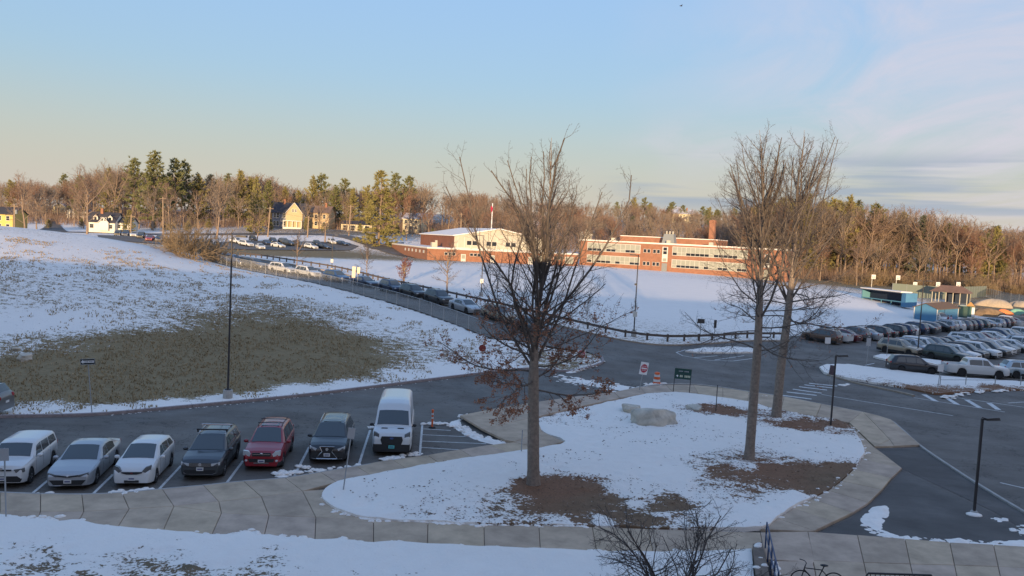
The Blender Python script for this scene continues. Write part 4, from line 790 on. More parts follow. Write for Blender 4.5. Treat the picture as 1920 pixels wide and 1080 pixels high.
def row(x0, y0, n_, head, where, group, seq, gap=2.85, skip=()):
    for i in range(n_):
        if i in skip: continue
        kd, c = seq[i % len(seq)] if not callable(seq) else seq(i)
        x, y = x0+ax.x*gap*i+rs.uniform(-.1, .1)+head[0]*rs.uniform(-.3, .3), y0+ax.y*gap*i+rs.uniform(-.1, .1)+head[1]*rs.uniform(-.3, .3)
        g_ = lambda j: '%s %s' % tuple((seq[j % len(seq)])[::-1]) if j not in skip else 'gap'
        lb = f'{c} {kd} between the {g_(i-1)} and the {g_(i+1)} {where}' if 0 < i < n_-1 else f'{c} {kd} at the end beside the {g_(1 if i == 0 else n_-2)} {where}'
        car(kd, c, x, y, head, lb, group)
row(48.6, 86.6, 22, (hd.x, hd.y), 'in near row', 'cars in the near row of the lot', [KC[i] for i in (0, 1, 5, 7, 5, 1, 14, 6, 13, 3, 11, 1, 8, 3, 6, 12, 10, 2)])
row(45.4, 90.4, 23, (hd.x, hd.y), 'in second row', 'cars in the second row of the lot', [KC[i] for i in (9, 3, 7, 2, 4, 8, 10, 1, 3, 11, 6, 12, 1, 4, 13, 10)])
ax = Vector((.747, .665)); hd = Vector((.665, -.747)); row(38.7, 97.0, 42, (-hd.x, -hd.y), 'at far edge', 'cars along the far edge of the lot', [KC[i] for i in (15, 13, 11, 2, 10, 5, 8, 5, 12, 6, 12, 4, 14, 8, 3, 1, 2, 5, 12, 0, 8, 10, 3, 12)], 2.78)
# the queue on the school road
QP = [(-1, (398, 487), 'SUV', 'tan'), (0, (436, 497), 'SUV', 'silver'), (1, (472, 504), 'minivan', 'grey'), (2, (529, 513), 'SUV', 'white'), (3, (577, 520), 'SUV', 'white'), (4, (630, 529), 'SUV', 'blue'), (5, (684, 538), 'sedan', 'dark blue'), (6, (734, 549), 'SUV', 'dark blue'), (7, (774, 559), 'SUV', 'black'), (8, (822, 570), 'SUV', 'dark grey'), (9, (872, 585), 'sedan', 'silver'), (10, (935, 602), 'SUV', 'tan'), (11, (1000, 622), 'sedan', 'grey')]
qw = [at(px_[0], px_[1], 0.1 + (G(*px_).y)) for _, px_, _, _ in QP]
WHQ = {1: 'behind the white pair', 6: 'ahead of the dark sedan'}
for i, (_, px_, kd, c) in enumerate(QP):
    a = qw[max(0, i-1)].xy; b = qw[min(len(qw)-1, i+1)].xy; h = (b-a).normalized(); car(kd, c, qw[i].x, qw[i].y, (h.x, h.y), f'{c} {kd} waiting in the queue behind the chain-link fence', 'cars queued on the school road')
# lots by the far street
for px_, kd, c in (((222, 453), 'SUV', 'black'), ((236, 454), 'SUV', 'dark blue'), ((252, 456), 'sedan', 'white'), ((264, 459), 'SUV', 'black'), ((281, 462), 'sedan', 'red'), ((299, 462), 'SUV', 'dark blue')):
    p = AT(px_[0], px_[1], 152+(460-px_[1])*1.5); car(kd, c, p.x, p.y, (.3, -.95), f'{c} {kd} parked just beyond the crest of the mound', 'cars beyond the mound')
for px_, kd, c in (((443, 457), 'SUV', 'white'), ((461, 462), 'minivan', 'white'), ((474, 452), 'SUV', 'black'), ((488, 467), 'sedan', 'white'), ((500, 459), 'sedan', 'dark blue'), ((512, 456), 'SUV', 'dark blue'), ((521, 464), 'sedan', 'white'), ((533, 457), 'SUV', 'grey'), ((541, 461), 'SUV', 'dark grey'), ((556, 459), 'sedan', 'brown'), ((566, 464), 'SUV', 'grey'), ((583, 467), 'SUV', 'white'), ((594, 461), 'SUV', 'black'), ((607, 467), 'sedan', 'black'), ((622, 457), 'SUV', 'white'), ((641, 460), 'sedan', 'dark blue')):
    p = G(*px_); car(kd, c, p.x, p.y, (.8, -.6) if px_[0] % 2 else (.5, -.86), f'{c} {kd} parked in the lot below the gabled house', 'cars in the lot below the houses')
# grey SUV just entering at the left edge of the loop road
p = G(-92, 783); car('SUV', 'grey', p.x, p.y+.9, (-.99, -.1), 'grey SUV driving off along the loop road below the mound', 'cars on the loop road')
p = G(1768, 606); car('SUV', 'white', p.x, p.y+1.2, (.2, -.98), 'white SUV standing against the blue shed wall', 'cars by the shed')
for q in PROTO.values():                          # the prototypes themselves are not part of the place
    st = [q]
    while st:
        z_ = st.pop(); st += list(z_.children); bpy.data.objects.remove(z_)
# ================================================================ BUILDINGS
def proj(p):
    d = Vector(p)-Vector((0, 0, CAMH)); z = d.dot(_fw); return 960+FPX*d.dot(_rt)/z, 540-FPX*d.dot(_up)/z
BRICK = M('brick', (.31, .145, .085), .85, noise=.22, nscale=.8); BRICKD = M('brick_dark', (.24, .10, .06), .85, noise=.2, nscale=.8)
WHT = M('white_trim', (.60, .59, .54), .6); PANEL = M('window_panel', (.33, .34, .28), .35, noise=.1, nscale=.6); DARKG = M('dark_pane', (.02, .025, .03), .08, spec=.7); METG = M('grey_metal', (.22, .24, .24), .55); SIDE = M('pale_siding', (.48, .45, .36), .75, noise=.08, nscale=.7)
DKM = M('dark_bronze', (.04, .036, .036), .5); GALV = M('galvanised', (.36, .37, .37), .5, metal=.4); WOODP = M('pole_wood', (.30, .22, .15), .9, noise=.2, nscale=2); TIMB = M('guard_timber', (.10, .078, .065), .9, noise=.25, nscale=3)
class Frame:                                       # a wall frame: origin o, u along the front, v to the back
    def __init__(s, o, ang): s.o = Vector(o); s.a = ang; s.u = Vector((math.cos(ang), math.sin(ang))); s.v = Vector((-math.sin(ang), math.cos(ang)))
    def p(s, u, v, z): q = s.o.xy+s.u*u+s.v*v; return Vector((q.x, q.y, s.o.z+z))
    def at_px(s, px, z=3., v=0.):
        a, b = -20., 140.
        for _ in range(40):
            m_ = (a+b)/2
            if proj(s.p(m_, v, z))[0] < px: a = m_
            else: b = m_
        return a
def blk(m, u0, u1, v0, v1, z0, z1): return m.box(((u0+u1)/2, (v0+v1)/2, (z0+z1)/2), (u1-u0, v1-v0, z1-z0))
def wall_part(root, name, mat, *b): m = MB(); blk(m, *b); return m.obj(name, mat, root)
def window(root, u, z, w_, h, v=0., mat=DARKG, fr=WHT, sash=False, t=.08):
    m = MB(); blk(m, u-w_/2-t, u+w_/2+t, v-.05, v+.02, z-t, z+h+t); f = m.obj('window', fr, root)
    m = MB(); blk(m, u-w_/2, u+w_/2, v-.075, v-.052, z, z+h); m.obj('pane', mat, f)
    if sash: m = MB(); blk(m, u-w_/2, u+w_/2, v-.09, v-.076, z+h*.48, z+h*.53); m.obj('sash_bar', fr, f)
    return f
def fr_thing(name, label, cat, F, group=None): return thing(name, label, cat, tuple(F.o), F.a, group)
# --- the tall school building that carries the viewpoint; its long shadow covers the foreground
F = Frame((-105, -1.2, 0), 0); r_ = fr_thing('school_building', 'long brick school building whose shadow covers the lots and pavements', 'building', F)
wall_part(r_, 'wall', BRICK, 0, 245, -26, 0, -1, 13.0); wall_part(r_, 'roof', METG, -.2, 245.2, -26.2, .15, 13.002, 13.2)
for i in range(60):
    for z in (1.2, 5.0, 8.8):
        m = MB(); blk(m, 3+4*i, 5.6+4*i, -.02, .02, z, z+1.9); 
        if i % 2 == 0: m.obj('window', DARKG, r_)
# --- brick school across the field
F = Frame((-24, 218, 3.5), math.atan2(.36, .933)); r_ = fr_thing('gymnasium', 'low brick school wing with a pale gabled gymnasium rising behind it', 'building', F)
gE = F.at_px(1084); wall_part(r_, 'wall', BRICK, 0, gE, 0, 46, -1.5, 3.8); wall_part(r_, 'fascia', WHT, -.15, gE+.15, -.15, 46, 3.55, 3.81); wall_part(r_, 'flat_roof', SNOW, -.1, gE, -.1, 46, 3.812, 3.95)
m = MB(); g0, g1, v0, v1, e, pk = F.at_px(852, 7, 5), F.at_px(1016, 7, 5), 5, 44, 7.5, 9.9; mid = (g0+g1)/2
m.add([(g0, v0, 3.7), (g1, v0, 3.7), (g1, v0, e), (mid, v0, pk), (g0, v0, e), (g0, v1, 3.7), (g1, v1, 3.7), (g1, v1, e), (mid, v1, pk), (g0, v1, e)], [(0, 1, 2, 3, 4), (9, 8, 7, 6, 5), (1, 6, 7, 2)]); m.obj('gable_wall', SIDE, r_)
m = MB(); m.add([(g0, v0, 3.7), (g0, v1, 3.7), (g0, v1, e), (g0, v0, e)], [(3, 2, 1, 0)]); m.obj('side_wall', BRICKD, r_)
for a, b in ((g0-.6, mid), (g1+.6, mid)):
    m = MB(); ze = e-.12; m.add([(a, v0-.6, ze), (b, v0-.6, pk+.1), (b, v1, pk+.1), (a, v1, ze), (a, v0-.6, ze+.25), (b, v0-.6, pk+.35), (b, v1, pk+.35), (a, v1, ze+.25)], [(0, 1, 2, 3), (7, 6, 5, 4), (0, 4, 5, 1), (1, 5, 6, 2), (2, 6, 7, 3), (3, 7, 4, 0)]); m.obj('gable_roof', SNOW, r_)
for u in (14.5, 20.5, 26.5): 
    for k in (-.85, .85): window(r_, u+k, 5.0, 1.4, 1.2, v0)
for i in range(13): m = MB(); blk(m, g0+1+2*i, g0+1.12+2*i, v0-.06, v0, 3.95, 7.3); m.obj('batten', WHT, r_)
for u in (11.5, 17.5, 23.5, 29.5, 34.5): wall_part(r_, 'fascia_strip', WHT, u-2.8, u+2.8, v0-.12, v0-.02, 3.96, 4.2)
for u in (6.5, 14., 40.): 
    for k in range(3): window(r_, u+k*1.15-1.1, 2.0, .85, .7)
for u in (10.5, 19.3, 31., 37.): m = MB(); blk(m, u-.7, u+.7, -.06, .02, 0, 2.4); d_ = m.obj('door', WHT, r_); m = MB(); blk(m, u-.5, u+.5, -.08, -.062, 1.1, 2.2); m.obj('door_glass', PANEL, d_)
for u in (34., 43.5): window(r_, u, .9, 2.6, 1.9, mat=PANEL)
for i in range(6): m = MB(); v_ = 4+4.5*i; m.box((-.03, v_, 2.6), (.08, 1.4, .8)); m.obj('window', WHT, r_)
m = MB(); m.box((4., 8, 4.6), (1.6, 1.6, 1.4)); m.box((4.6, 8, 5.5), (.6, .6, .8)); m.obj('roof_vent', SIDE, r_)
# two-storey classroom block
Lp = AT(1086, 495, 176); F = Frame((Lp.x, Lp.y, 3.4), math.atan2(-29, 55.5)); r_ = fr_thing('school_block', 'two-storey brick school block with long bands of pale windows and a chimney', 'building', F)
uE = F.at_px(1476); H = 8.3
wall_part(r_, 'wall', BRICK, 0, uE, 0, 16, -2, H); wall_part(r_, 'fascia', WHT, -.2, uE+.2, -.25, 16, H-.28, H-.002); wall_part(r_, 'roof', SNOW, -.2, uE+.2, -.2, 16, H, H+.16)
def band(u0, u1, z0, z1, n_):
    w_ = (u1-u0)/n_; wall_part(r_, 'window_frame', WHT, u0-.1, u1+.1, -.06, .02, z0-.12, z1+.12)
    for i in range(n_):
        q = random.random(); m = MB(); blk(m, u0+w_*i+.05, u0+w_*(i+1)-.05, -.085, -.062, z0+(z1-z0)*.34, z1); m.obj('window_panel', PANEL, r_)
        m = MB(); blk(m, u0+w_*i+.05, u0+w_*(i+1)-.05, -.085, -.062, z0, z0+(z1-z0)*.31); m.obj('pane', DARKG if q < .65 else PANEL, r_)
a, b = F.at_px(1101), F.at_px(1199); band(a, b, 5.1, 7.5, 11); band(a, b, 1.5, 3.7, 11)
a, b = F.at_px(1260), F.at_px(1400); band(a, b, 5.1, 7.5, 16); band(a, b, 1.5, 3.7, 16)
for px_ in (1212, 1230):
    for z in (5.4, 1.6):
        for k in (-.6, .6): window(r_, F.at_px(px_)+k, z, .8, 1.0)
u = F.at_px(1246); wall_part(r_, 'tall_window', WHT, u-.85, u+.85, -.07, .02, 2.9, 7.4)
for z in (3.1, 5.2, 6.3): wall_part(r_, 'pane', DARKG if z > 4 else PANEL, u-.55, u+.55, -.1, -.072, z, z+.9)
wall_part(r_, 'door', METG, u-.8, u+.8, -.06, .02, -.6, 2.5)
u = F.at_px(1438); wall_part(r_, 'tall_window', WHT, u-.8, u+.8, -.07, .02, 2.9, 6.8); wall_part(r_, 'pane', DARKG, u-.5, u+.5, -.1, -.072, 4.2, 6.4); wall_part(r_, 'door', PANEL, u-.8, u+.8, -.06, .02, -.6, 2.5)
u0, u1 = F.at_px(1162, 9, 16), F.at_px(1345, 9, 16); wall_part(r_, 'rear_wing', BRICK, u0, u1, 16.2, 30, -2, 10.2); wall_part(r_, 'rear_roof', SNOW, u0-.1, u1+.1, 16.1, 30, 10.202, 10.4)
u = F.at_px(1255, 9, 11.5); m = MB(); m.add([(u-2, 10, H+.1), (u+2, 10, H+.1), (u+2, 13, H+.1), (u-2, 13, H+.1), (u-1.5, 10.4, H+3.1), (u+1.5, 10.4, H+3.1), (u+1.5, 12.6, H+3.1), (u-1.5, 12.6, H+3.1)], [(4, 5, 6, 7), (0, 1, 5, 4), (1, 2, 6, 5), (2, 3, 7, 6), (3, 0, 4, 7)]); m.obj('roof_ventilator', METG, r_)
for k in (-1, 0, 1): m = MB(); m.lathe([(.25, 0), (.25, .5), (.35, .55), (.2, .9)], 8, 'z', (u+k, 11.5, H+3.1)); m.obj('vent_cowl', SIDE, r_)
u = F.at_px(1334.5, 10, 18.8); m = MB(); blk(m, u-.85, u+.85, 18, 19.7, 0, 16.4); blk(m, u-.98, u+.98, 17.87, 19.83, 15.6, 16.1); m.obj('chimney', BRICK, r_)
for k in (8, 26, 39): m = MB(); m.box((k, 8, H+.6), (1.2, 1.2, 1.0)); m.obj('roof_hatch', SIDE, r_)
# --- houses
ROOFD = M('dark_roof', (.05, .05, .06), .9, noise=.2, nscale=1); ROOFS = M('snowy_roof', (.45, .46, .5), .9, noise=.3, nscale=.6)
HC = {'yellow': (.60, .44, .13), 'cream': (.66, .58, .38), 'white': (.74, .71, .62), 'tan': (.50, .38, .22), 'slate': (.16, .17, .20), 'grey': (.38, .36, .32), 'brown': (.30, .20, .13)}
def house(label, px_, py_, Y, w_, d, h, rh, yaw, col, roof=ROOFD, gable_front=False, wins=(), door=None, dorm=(), chim=None, porch=None, front_gable=None, gcol=None, name='house'):
    o = AT(px_, py_, Y); F = Frame((o.x, o.y, o.z), R(yaw)); r = fr_thing(name, label, 'house', F); wm_ = M('siding_'+col, HC[col], .8, noise=.06, nscale=.5); gm = M('siding_'+(gcol or col), HC[gcol or col], .8, noise=.06, nscale=.5)
    wall_part(r, 'wall', wm_, -w_/2, w_/2, 0, d, -1.5, h)
    ov = .4
    if gable_front:
        m = MB(); m.add([(-w_/2, 0, h), (w_/2, 0, h), (0, 0, h+rh), (-w_/2, d, h), (w_/2, d, h), (0, d, h+rh)], [(0, 1, 2), (5, 4, 3)]); m.obj('gable', gm, r)
        for sg in (1, -1):
            m = MB(); e = h-ov*rh/(w_/2); m.add([(sg*(w_/2+ov), -ov, e), (0, -ov, h+rh), (0, d+ov, h+rh), (sg*(w_/2+ov), d+ov, e), (sg*(w_/2+ov), -ov, e+.2), (0, -ov, h+rh+.2), (0, d+ov, h+rh+.2), (sg*(w_/2+ov), d+ov, e+.2)], [(0, 1, 2, 3), (7, 6, 5, 4), (0, 4, 5, 1), (1, 5, 6, 2), (2, 6, 7, 3), (3, 7, 4, 0)]); m.obj('roof', roof, r)
            m = MB(); m.tube([(sg*(w_/2+ov), -ov-.05, e), (0, -ov-.05, h+rh)], .14, 4); m.obj('bargeboard', WHT, r)
    else:
        m = MB(); m.add([(-w_/2, 0, h), (-w_/2, d, h), (-w_/2, d/2, h+rh), (w_/2, 0, h), (w_/2, d, h), (w_/2, d/2, h+rh)], [(0, 1, 2), (5, 4, 3)]); m.obj('gable', gm, r)
        for sg in (-1, 1):
            m = MB(); y0 = -ov if sg < 0 else d+ov; e = h-ov*rh/(d/2); m.add([(-w_/2-ov, y0, e), (w_/2+ov, y0, e), (w_/2+ov, d/2, h+rh), (-w_/2-ov, d/2, h+rh), (-w_/2-ov, y0, e+.2), (w_/2+ov, y0, e+.2), (w_/2+ov, d/2, h+rh+.2), (-w_/2-ov, d/2, h+rh+.2)], [(3, 2, 1, 0), (4, 5, 6, 7), (0, 1, 5, 4), (1, 2, 6, 5), (2, 3, 7, 6), (3, 0, 4, 7)]); m.obj('roof', roof, r)
    for (u, z, a, b) in wins: window(r, u, z, a, b, sash=True, t=.12)
    if door is not None:
        m = MB(); blk(m, door-.55, door+.55, -.06, .02, 0, 2.1); q = m.obj('door', BRICKD, r); m = MB(); m.ell((door+.4, -.09, 1.05), (.05, .05, .05), 6, 4); m.obj('handle', CHR, q)
    for u in dorm:
        z0 = h+.35; m = MB(); m.add([(u-.8, .6, z0), (u+.8, .6, z0), (u+.8, .6, z0+1.3), (u, .6, z0+2.1), (u-.8, .6, z0+1.3), (u-.8, d*.45, z0+1.3), (u+.8, d*.45, z0+1.3), (u, d*.45, z0+2.1)], [(0, 1, 2, 3, 4), (4, 3, 7, 5), (3, 2, 6, 7), (0, 4, 5), (1, 6, 2)]); dm = m.obj('dormer', gm, r)
        m = MB(); blk(m, u-.4, u+.4, .52, .58, z0+.3, z0+1.3); m.obj('dormer_window', DARKG, dm)
        m = MB(); [m.add([(u+sg*1.0, .45, z0+1.2), (u, .45, z0+2.25), (u, d*.48, z0+2.25), (u+sg*1.0, d*.48, z0+1.2)], [(0, 1, 2, 3)]) for sg in (1, -1)]; m.obj('dormer_roof', roof, dm)
    if front_gable:
        u, a, b = front_gable; m = MB(); m.add([(u-a/2, -1., 0), (u+a/2, -1., 0), (u+a/2, -1., h), (u, -1., h+b), (u-a/2, -1., h), (u-a/2, .3, 0), (u+a/2, .3, 0), (u+a/2, .3, h)], [(0, 1, 2, 3, 4), (0, 4, 5), (1, 6, 7, 2)]); m.obj('front_gable', gm, r)
        for sg in (1, -1): m = MB(); m.add([(u+sg*(a/2+.3), -1.3, h-.3*b/(a/2)), (u, -1.3, h+b), (u, d/2, h+b), (u+sg*(a/2+.3), d*.3, h-.3*b/(a/2)), (u+sg*(a/2+.3), -1.3, h+.2-.3*b/(a/2)), (u, -1.3, h+b+.2), (u, d/2, h+b+.2), (u+sg*(a/2+.3), d*.3, h+.2-.3*b/(a/2))], [(0, 1, 2, 3), (7, 6, 5, 4), (0, 4, 5, 1), (1, 5, 6, 2), (2, 6, 7, 3), (3, 7, 4, 0)]); m.obj('front_gable_roof', roof, r); m = MB(); m.tube([(u+sg*(a/2+.3), -1.33, h-.3*b/(a/2)), (u, -1.33, h+b)], .13, 4); m.obj('bargeboard', WHT, r)
        window(r, u-.55, h+.4, .7, 1.1, -1., sash=True, t=.12); window(r, u+.55, h+.4, .7, 1.1, -1., sash=True, t=.12)
    if chim is not None: wall_part(r, 'chimney', BRICK, chim-.45, chim+.45, d*.4, d*.4+.9, h, h+rh+1.5)
    if porch:
        u0, u1 = porch; wall_part(r, 'porch_roof', WHT, u0, u1, -2.6, -.02, 2.9, 3.2); wall_part(r, 'porch_floor', WHT, u0, u1, -2.6, -.02, -1., .5)
        for k in range(5): x = u0+.15+(u1-u0-.3)*k/4; wall_part(r, 'porch_post', WHT, x-.12, x+.12, -2.5, -2.26, .502, 2.898)
    return r
house('yellow two-storey house at the street corner with dark roof', -14, 432, 188, 13, 9, 5.7, 2.2, 4, 'yellow', wins=[(u, z, 1.0, 1.4) for u in (-4.5, -1.5, 2.2, 4.9) for z in (.9, 3.6)], door=.4)
house('white cape cottage with two dormers and a dark roof', 189, 432, 200, 9.6, 8, 3.1, 3.3, 3, 'white', wins=[(-3.2, .8, 1.3, 1.3), (3.4, .8, 1.2, 1.3)], dorm=(-2.2, 2.9), chim=-1.2, front_gable=(1.4, 3.2, 1.6))
house('low white cottage wing beside the dormered cottage', 229, 432, 202, 6, 6, 2.9, 1.6, 3, 'white', wins=[(-1.2, .8, 1.2, 1.2), (1.2, .8, 1.2, 1.2)])
house('narrow white house with a snowy roof up the side street', 112, 408, 285, 8, 9, 5.2, 2.2, -8, 'cream', ROOFS, True, [(u, z, .9, 1.3) for u in (-2, 1.8) for z in (.8, 3.4)], chim=1)
house('grey-white house with a snowy gable above the side street', 143, 416, 262, 9, 9, 4.6, 2.6, 6, 'white', ROOFS, True, [(u, z, 1., 1.3) for u in (-2.3, 0, 2.3) for z in (.8, 2.9)])
house('grey house high on the wooded slope behind the cottage', 145, 398, 330, 10, 9, 5.5, 2.6, 0, 'grey', ROOFS, False, [(u, 3.2, 1., 1.3) for u in (-3, 0, 3)])
house('large gabled house with slate walls, tan gable and white front porch', 540, 428, 228, 13, 10, 6.3, 4.0, 5, 'slate', wins=[(u, z, .95, 1.7) for u in (-5.4, -4.2, -1.6, -.2, 3.6, 5.0) for z in (1.0, 4.2)], chim=-2.5, porch=(-1.6, 5.8), front_gable=(2.5, 6.6, 4.1), gcol='tan')
house('tan house half hidden by evergreens beside the large gabled house', 592, 427, 236, 11, 9, 6.4, 2.8, -3, 'tan', M('brown_roof', (.18, .12, .09), .9), wins=[(u, z, 1., 1.5) for u in (-3.5, 0, 3.5) for z in (1., 4.)], chim=3)
house('low cream garage with a row of dark doors behind the utility pole', 668, 433, 238, 13, 7, 2.8, 1.3, 0, 'cream', ROOFD, False, [(u, .1, 1.9, 2.1) for u in (-4.6, -1.6, 1.6, 4.6)], name='garage')
house('cream house with a snowy roof above the spruce and the gymnasium', 770, 434, 245, 8, 8, 5.6, 2.4, -18, 'cream', ROOFS, False, [(u, z, .9, 1.3) for u in (-2.5, 0, 2.5) for z in (1., 3.6)], chim=0)
house('small white house with steep gable behind the classroom block', 1098, 450, 235, 5., 7, 2.4, 2.0, -5, 'grey', ROOFD, True, [(-1.5, .9, .9, 1.2), (1.5, .9, .9, 1.2)])
house('pale house catching the sun on the far wooded hill', 1280, 414, 400, 15, 10, 5., 3., -5, 'cream', ROOFS, False, [(u, 1.2, 1.6, 1.8) for u in (-5, -1.5, 2, 5)], chim=3)
house('second pale house higher on the far wooded hill', 1268, 402, 440, 10, 9, 3.6, 2.5, 8, 'grey', ROOFS, False, [(u, 1., 1.4, 1.4) for u in (-2.5, 2.5)])
house('cream house among the trees beyond the ball courts', 1902, 472, 260, 9, 8, 4.5, 2., -10, 'cream', ROOFD, False, [(u, 1.4, 1., 1.3) for u in (-2.5, 2.5)])
# ================================================================ POLES, SIGNS, FENCES
LZ = lambda p: Z(p[0], p[1])
def pole_h(base, top):                              # world base and height from two pixels, upright pole
    b = G(*base); t = at(top[0], top[1], b.y); return b, t.z-b.z
def lot_lamp(base, top, label, arms=(-1,), notice=None, box=None, ped=.6, yaw=0.):
    b, h = pole_h(base, top); r = thing('street_lamp', label, 'street lamp', (b.x, b.y, b.z), yaw, 'tall lot lamps')
    m = MB(); m.lathe([(.30, -.2), (.30, ped), (.27, ped+.03)], 14); m.obj('base', CONC2, r)
    m = MB(); m.lathe([(.20, ped+.03), (.20, ped+.08), (.07, ped+.1), (.05, h-.1), (.05, h)], 10); m.obj('pole', DKM, r)
    for s in arms:
        m = MB(); m.tube([(0, 0, h-.12), (s*.35, 0, h-.06)], .035, 5); m.obj('arm', DKM, r); m = MB(); m.box((s*.62, 0, h-.04), (.62, .34, .12)); m.obj('lamp_head', DKM, r)
    if notice: m = MB(); m.box((0, -.11, notice), (.46, .02, .62)); m.obj('notice', WHT, r)
    if box: m = MB(); m.box((-.14, 0, box), (.2, .14, .2)); m.obj('floodlight', DKM, r)
    return r
lot_lamp((427, 746), (428.5, 441), 'tall dark lamp post on a concrete base at the foot of the grassy mound', (1,), ped=.5)
lot_lamp((902, 556), (908, 441), 'lamp post with a small white notice beside the guardrail and the bare sapling', (-1,), 2.2)
lot_lamp((1188, 631), (1201, 478), 'lamp post with a floodlight and grey notice at the bend of the guardrail', (-1,), 2.5, 5.8)
lot_lamp((622, 509), (626, 440), 'lamp post with a white notice behind the queue of cars', (1,), 1.9)
lot_lamp((1720, 669), (1735, 526), 'twin-headed lamp post rising from the little snowy island in the crowded lot', (-1, 1))
def walk_lamp(base, top, label, rz=0.):
    b, h = pole_h(base, top); r = thing('path_lamp', label, 'lamp post', (b.x, b.y, b.z+.1), rz, 'short path lamps'); m = MB(); m.lathe([(.16, -.1), (.16, .06), (.13, .1)], 10); m.obj('base', CONC2, r)
    m = MB(); m.box((0, 0, h/2), (.085, .085, h-.1)); m.obj('pole', DKM, r); m = MB(); m.box((.06, 0, h-.08), (.16, .05, .05)); m.obj('arm', DKM, r); m = MB(); m.add([(.1, -.17, h-.12), (.75, -.15, h-.10), (.75, .15, h-.10), (.1, .17, h-.12), (.1, -.17, h-.02), (.7, -.13, h+.02), (.7, .13, h+.02), (.1, .17, h-.02)], [(3, 2, 1, 0), (4, 5, 6, 7), (0, 1, 5, 4), (1, 2, 6, 5), (2, 3, 7, 6), (3, 0, 4, 7)]); m.obj('lamp_head', DKM, r)
walk_lamp((1557, 803), (1573, 668), 'short square path lamp at the edge of the planting island', .05)
walk_lamp((1826, 966), (1851, 787), 'short square path lamp standing on the dark asphalt path', .1)
m = MB(); b = G(1826, 968); m.ell((b.x, b.y, b.z+.06), (.36, .28, .1), 10, 5); m.obj('snow_heap', SNOW, None, True, label='small heap of snow around the foot of the path lamp', cat='snow heap')
def sign(label, base, top, w_, h, mats, yaw=0., lean=(0, 0), name='road_sign', posts=(0,), art=None, cat='sign', post=GALV, hh=None, group=None, up=0.):
    b = G(*base); t = at(top[0], top[1], b.y); H_ = hh or (t.z-b.z); r = thing(name, label, cat, (b.x, b.y, b.z+up), R(yaw), group); r.rotation_euler = (lean[0], lean[1], R(yaw))
    for u in posts: m = MB(); m.tube([(u, .03, -.1), (u, .03, H_)], .028, 6); m.obj('post', post, r)
    m = MB(); m.box((0, 0, H_-h/2), (w_, .02, h)); f = m.obj('sign_panel', mats, r)
    if art: art(f, H_-h/2, w_, h)
    return r
def text(f, s, x, z, size, mat, y=-.016):
    cu = bpy.data.curves.new('lettering', 'FONT'); cu.body = s; cu.size = size; cu.align_x = 'CENTER'; cu.align_y = 'CENTER'; o = bpy.data.objects.new('t', cu); COL.objects.link(o)
    dg = bpy.context.evaluated_depsgraph_get(); me = bpy.data.meshes.new_from_object(o.evaluated_get(dg)); bpy.data.objects.remove(o)
    me.transform(Matrix.Translation((x, y, z)) @ Matrix.Rotation(R(90), 4, 'X')); me.materials.append(mat); q = link('lettering', me, f); q['kind'] = 'stuff'; return q
SB = M('sign_black', (.015, .018, .02), .4); SW = M('sign_white', (.75, .75, .74), .4); SR = M('sign_red', (.42, .02, .05), .4); SGN = M('sign_green', (.012, .055, .045), .4); SG = M('sign_back', (.36, .36, .36), .5); ORG = M('safety_orange', (.75, .14, .04), .5)
def a_oneway(f, z, w_, h):
    m = MB(); q = [(-.42, 0), (-.27, .12), (-.27, .065), (.40, .065), (.40, -.065), (-.27, -.065), (-.27, -.12)]; m.add([(x, -.014, z+y) for x, y in q], [tuple(range(7))[::-1]]); m.obj('arrow', SW, f)
    m = MB()
    for a, b in (((-w_/2+.012), (w_/2-.012)),):
        P = [(a, -.013, z-h/2+.012), (b, -.013, z-h/2+.012), (b, -.013, z+h/2-.012), (a, -.013, z+h/2-.012), (a, -.013, z-h/2+.012)]; m.tube(P, .008, 4)
    m.obj('border', SW, f); text(f, 'ONE WAY', .08, z, .115, SB, -.018)
sign('leaning one way sign on a thin post below the grassy mound', (172, 778), (157, 672), .92, .34, SB, -8, (0, -.10), art=a_oneway)
def a_dne(f, z, w_, h):
    m = MB(); m.lathe([(w_*.44, 0), (w_*.44, .006)], 28, 'y', (0, -.018, z)); m.obj('disc', SR, f); m = MB(); m.box((0, -.021, z), (w_*.7, .004, w_*.13)); m.obj('bar', SW, f); text(f, 'DO NOT', 0, z+w_*.2, .13, SW, -.022); text(f, 'ENTER', 0, z-w_*.2, .13, SW, -.022)
sign('tilted do not enter sign standing behind the orange drum', (1198, 737), (1210, 679), .74, .95, SW, 28, (.02, .16), art=a_dne)
sign('do not enter sign at the tip of the mound island', (1088, 690), (1091, 656), .72, .72, SW, -10, (0, .03), art=a_dne)
b = G(903, 686); r_ = thing('road_sign', 'red octagonal sign at the low end of the mound', 'sign', tuple(b)); m = MB(); m.tube([(0, .03, -.1), (0, .03, 1.75)], .028, 6); m.obj('post', GALV, r_); m = MB(); m.lathe([(.32, 0), (.32, .02)], 8, 'y', (0, -.02, 1.5)); m.obj('sign_panel', M('stop_red', (.20, .03, .022), .6), r_)
def a_green(f, z, w_, h):
    m = MB(); m.box((0, -.014, z+h/2-.03), (w_, .006, .03)); m.obj('top_trim', GALV, f)
    for i in range(9): 
        if i != 4: m = MB(); m.box((-.30+.085*i, -.013, z+.17), (.055, .006, .08)); m.obj('faded_letter', SG, f)
    for i in range(7):
        if i != 2: m = MB(); m.box((-.18+.115*i, -.013, z-.2), (.085, .006, .16)); m.obj('faded_letter', M('sign_cream', (.5, .52, .38), .5), f)
    m = MB(); m.add([(-.5, -.014, z-.2), (-.38, -.014, z-.11), (-.34, -.014, z-.2), (-.38, -.014, z-.29)], [(0, 3, 2, 1)]); m.obj('arrow', SW, f)
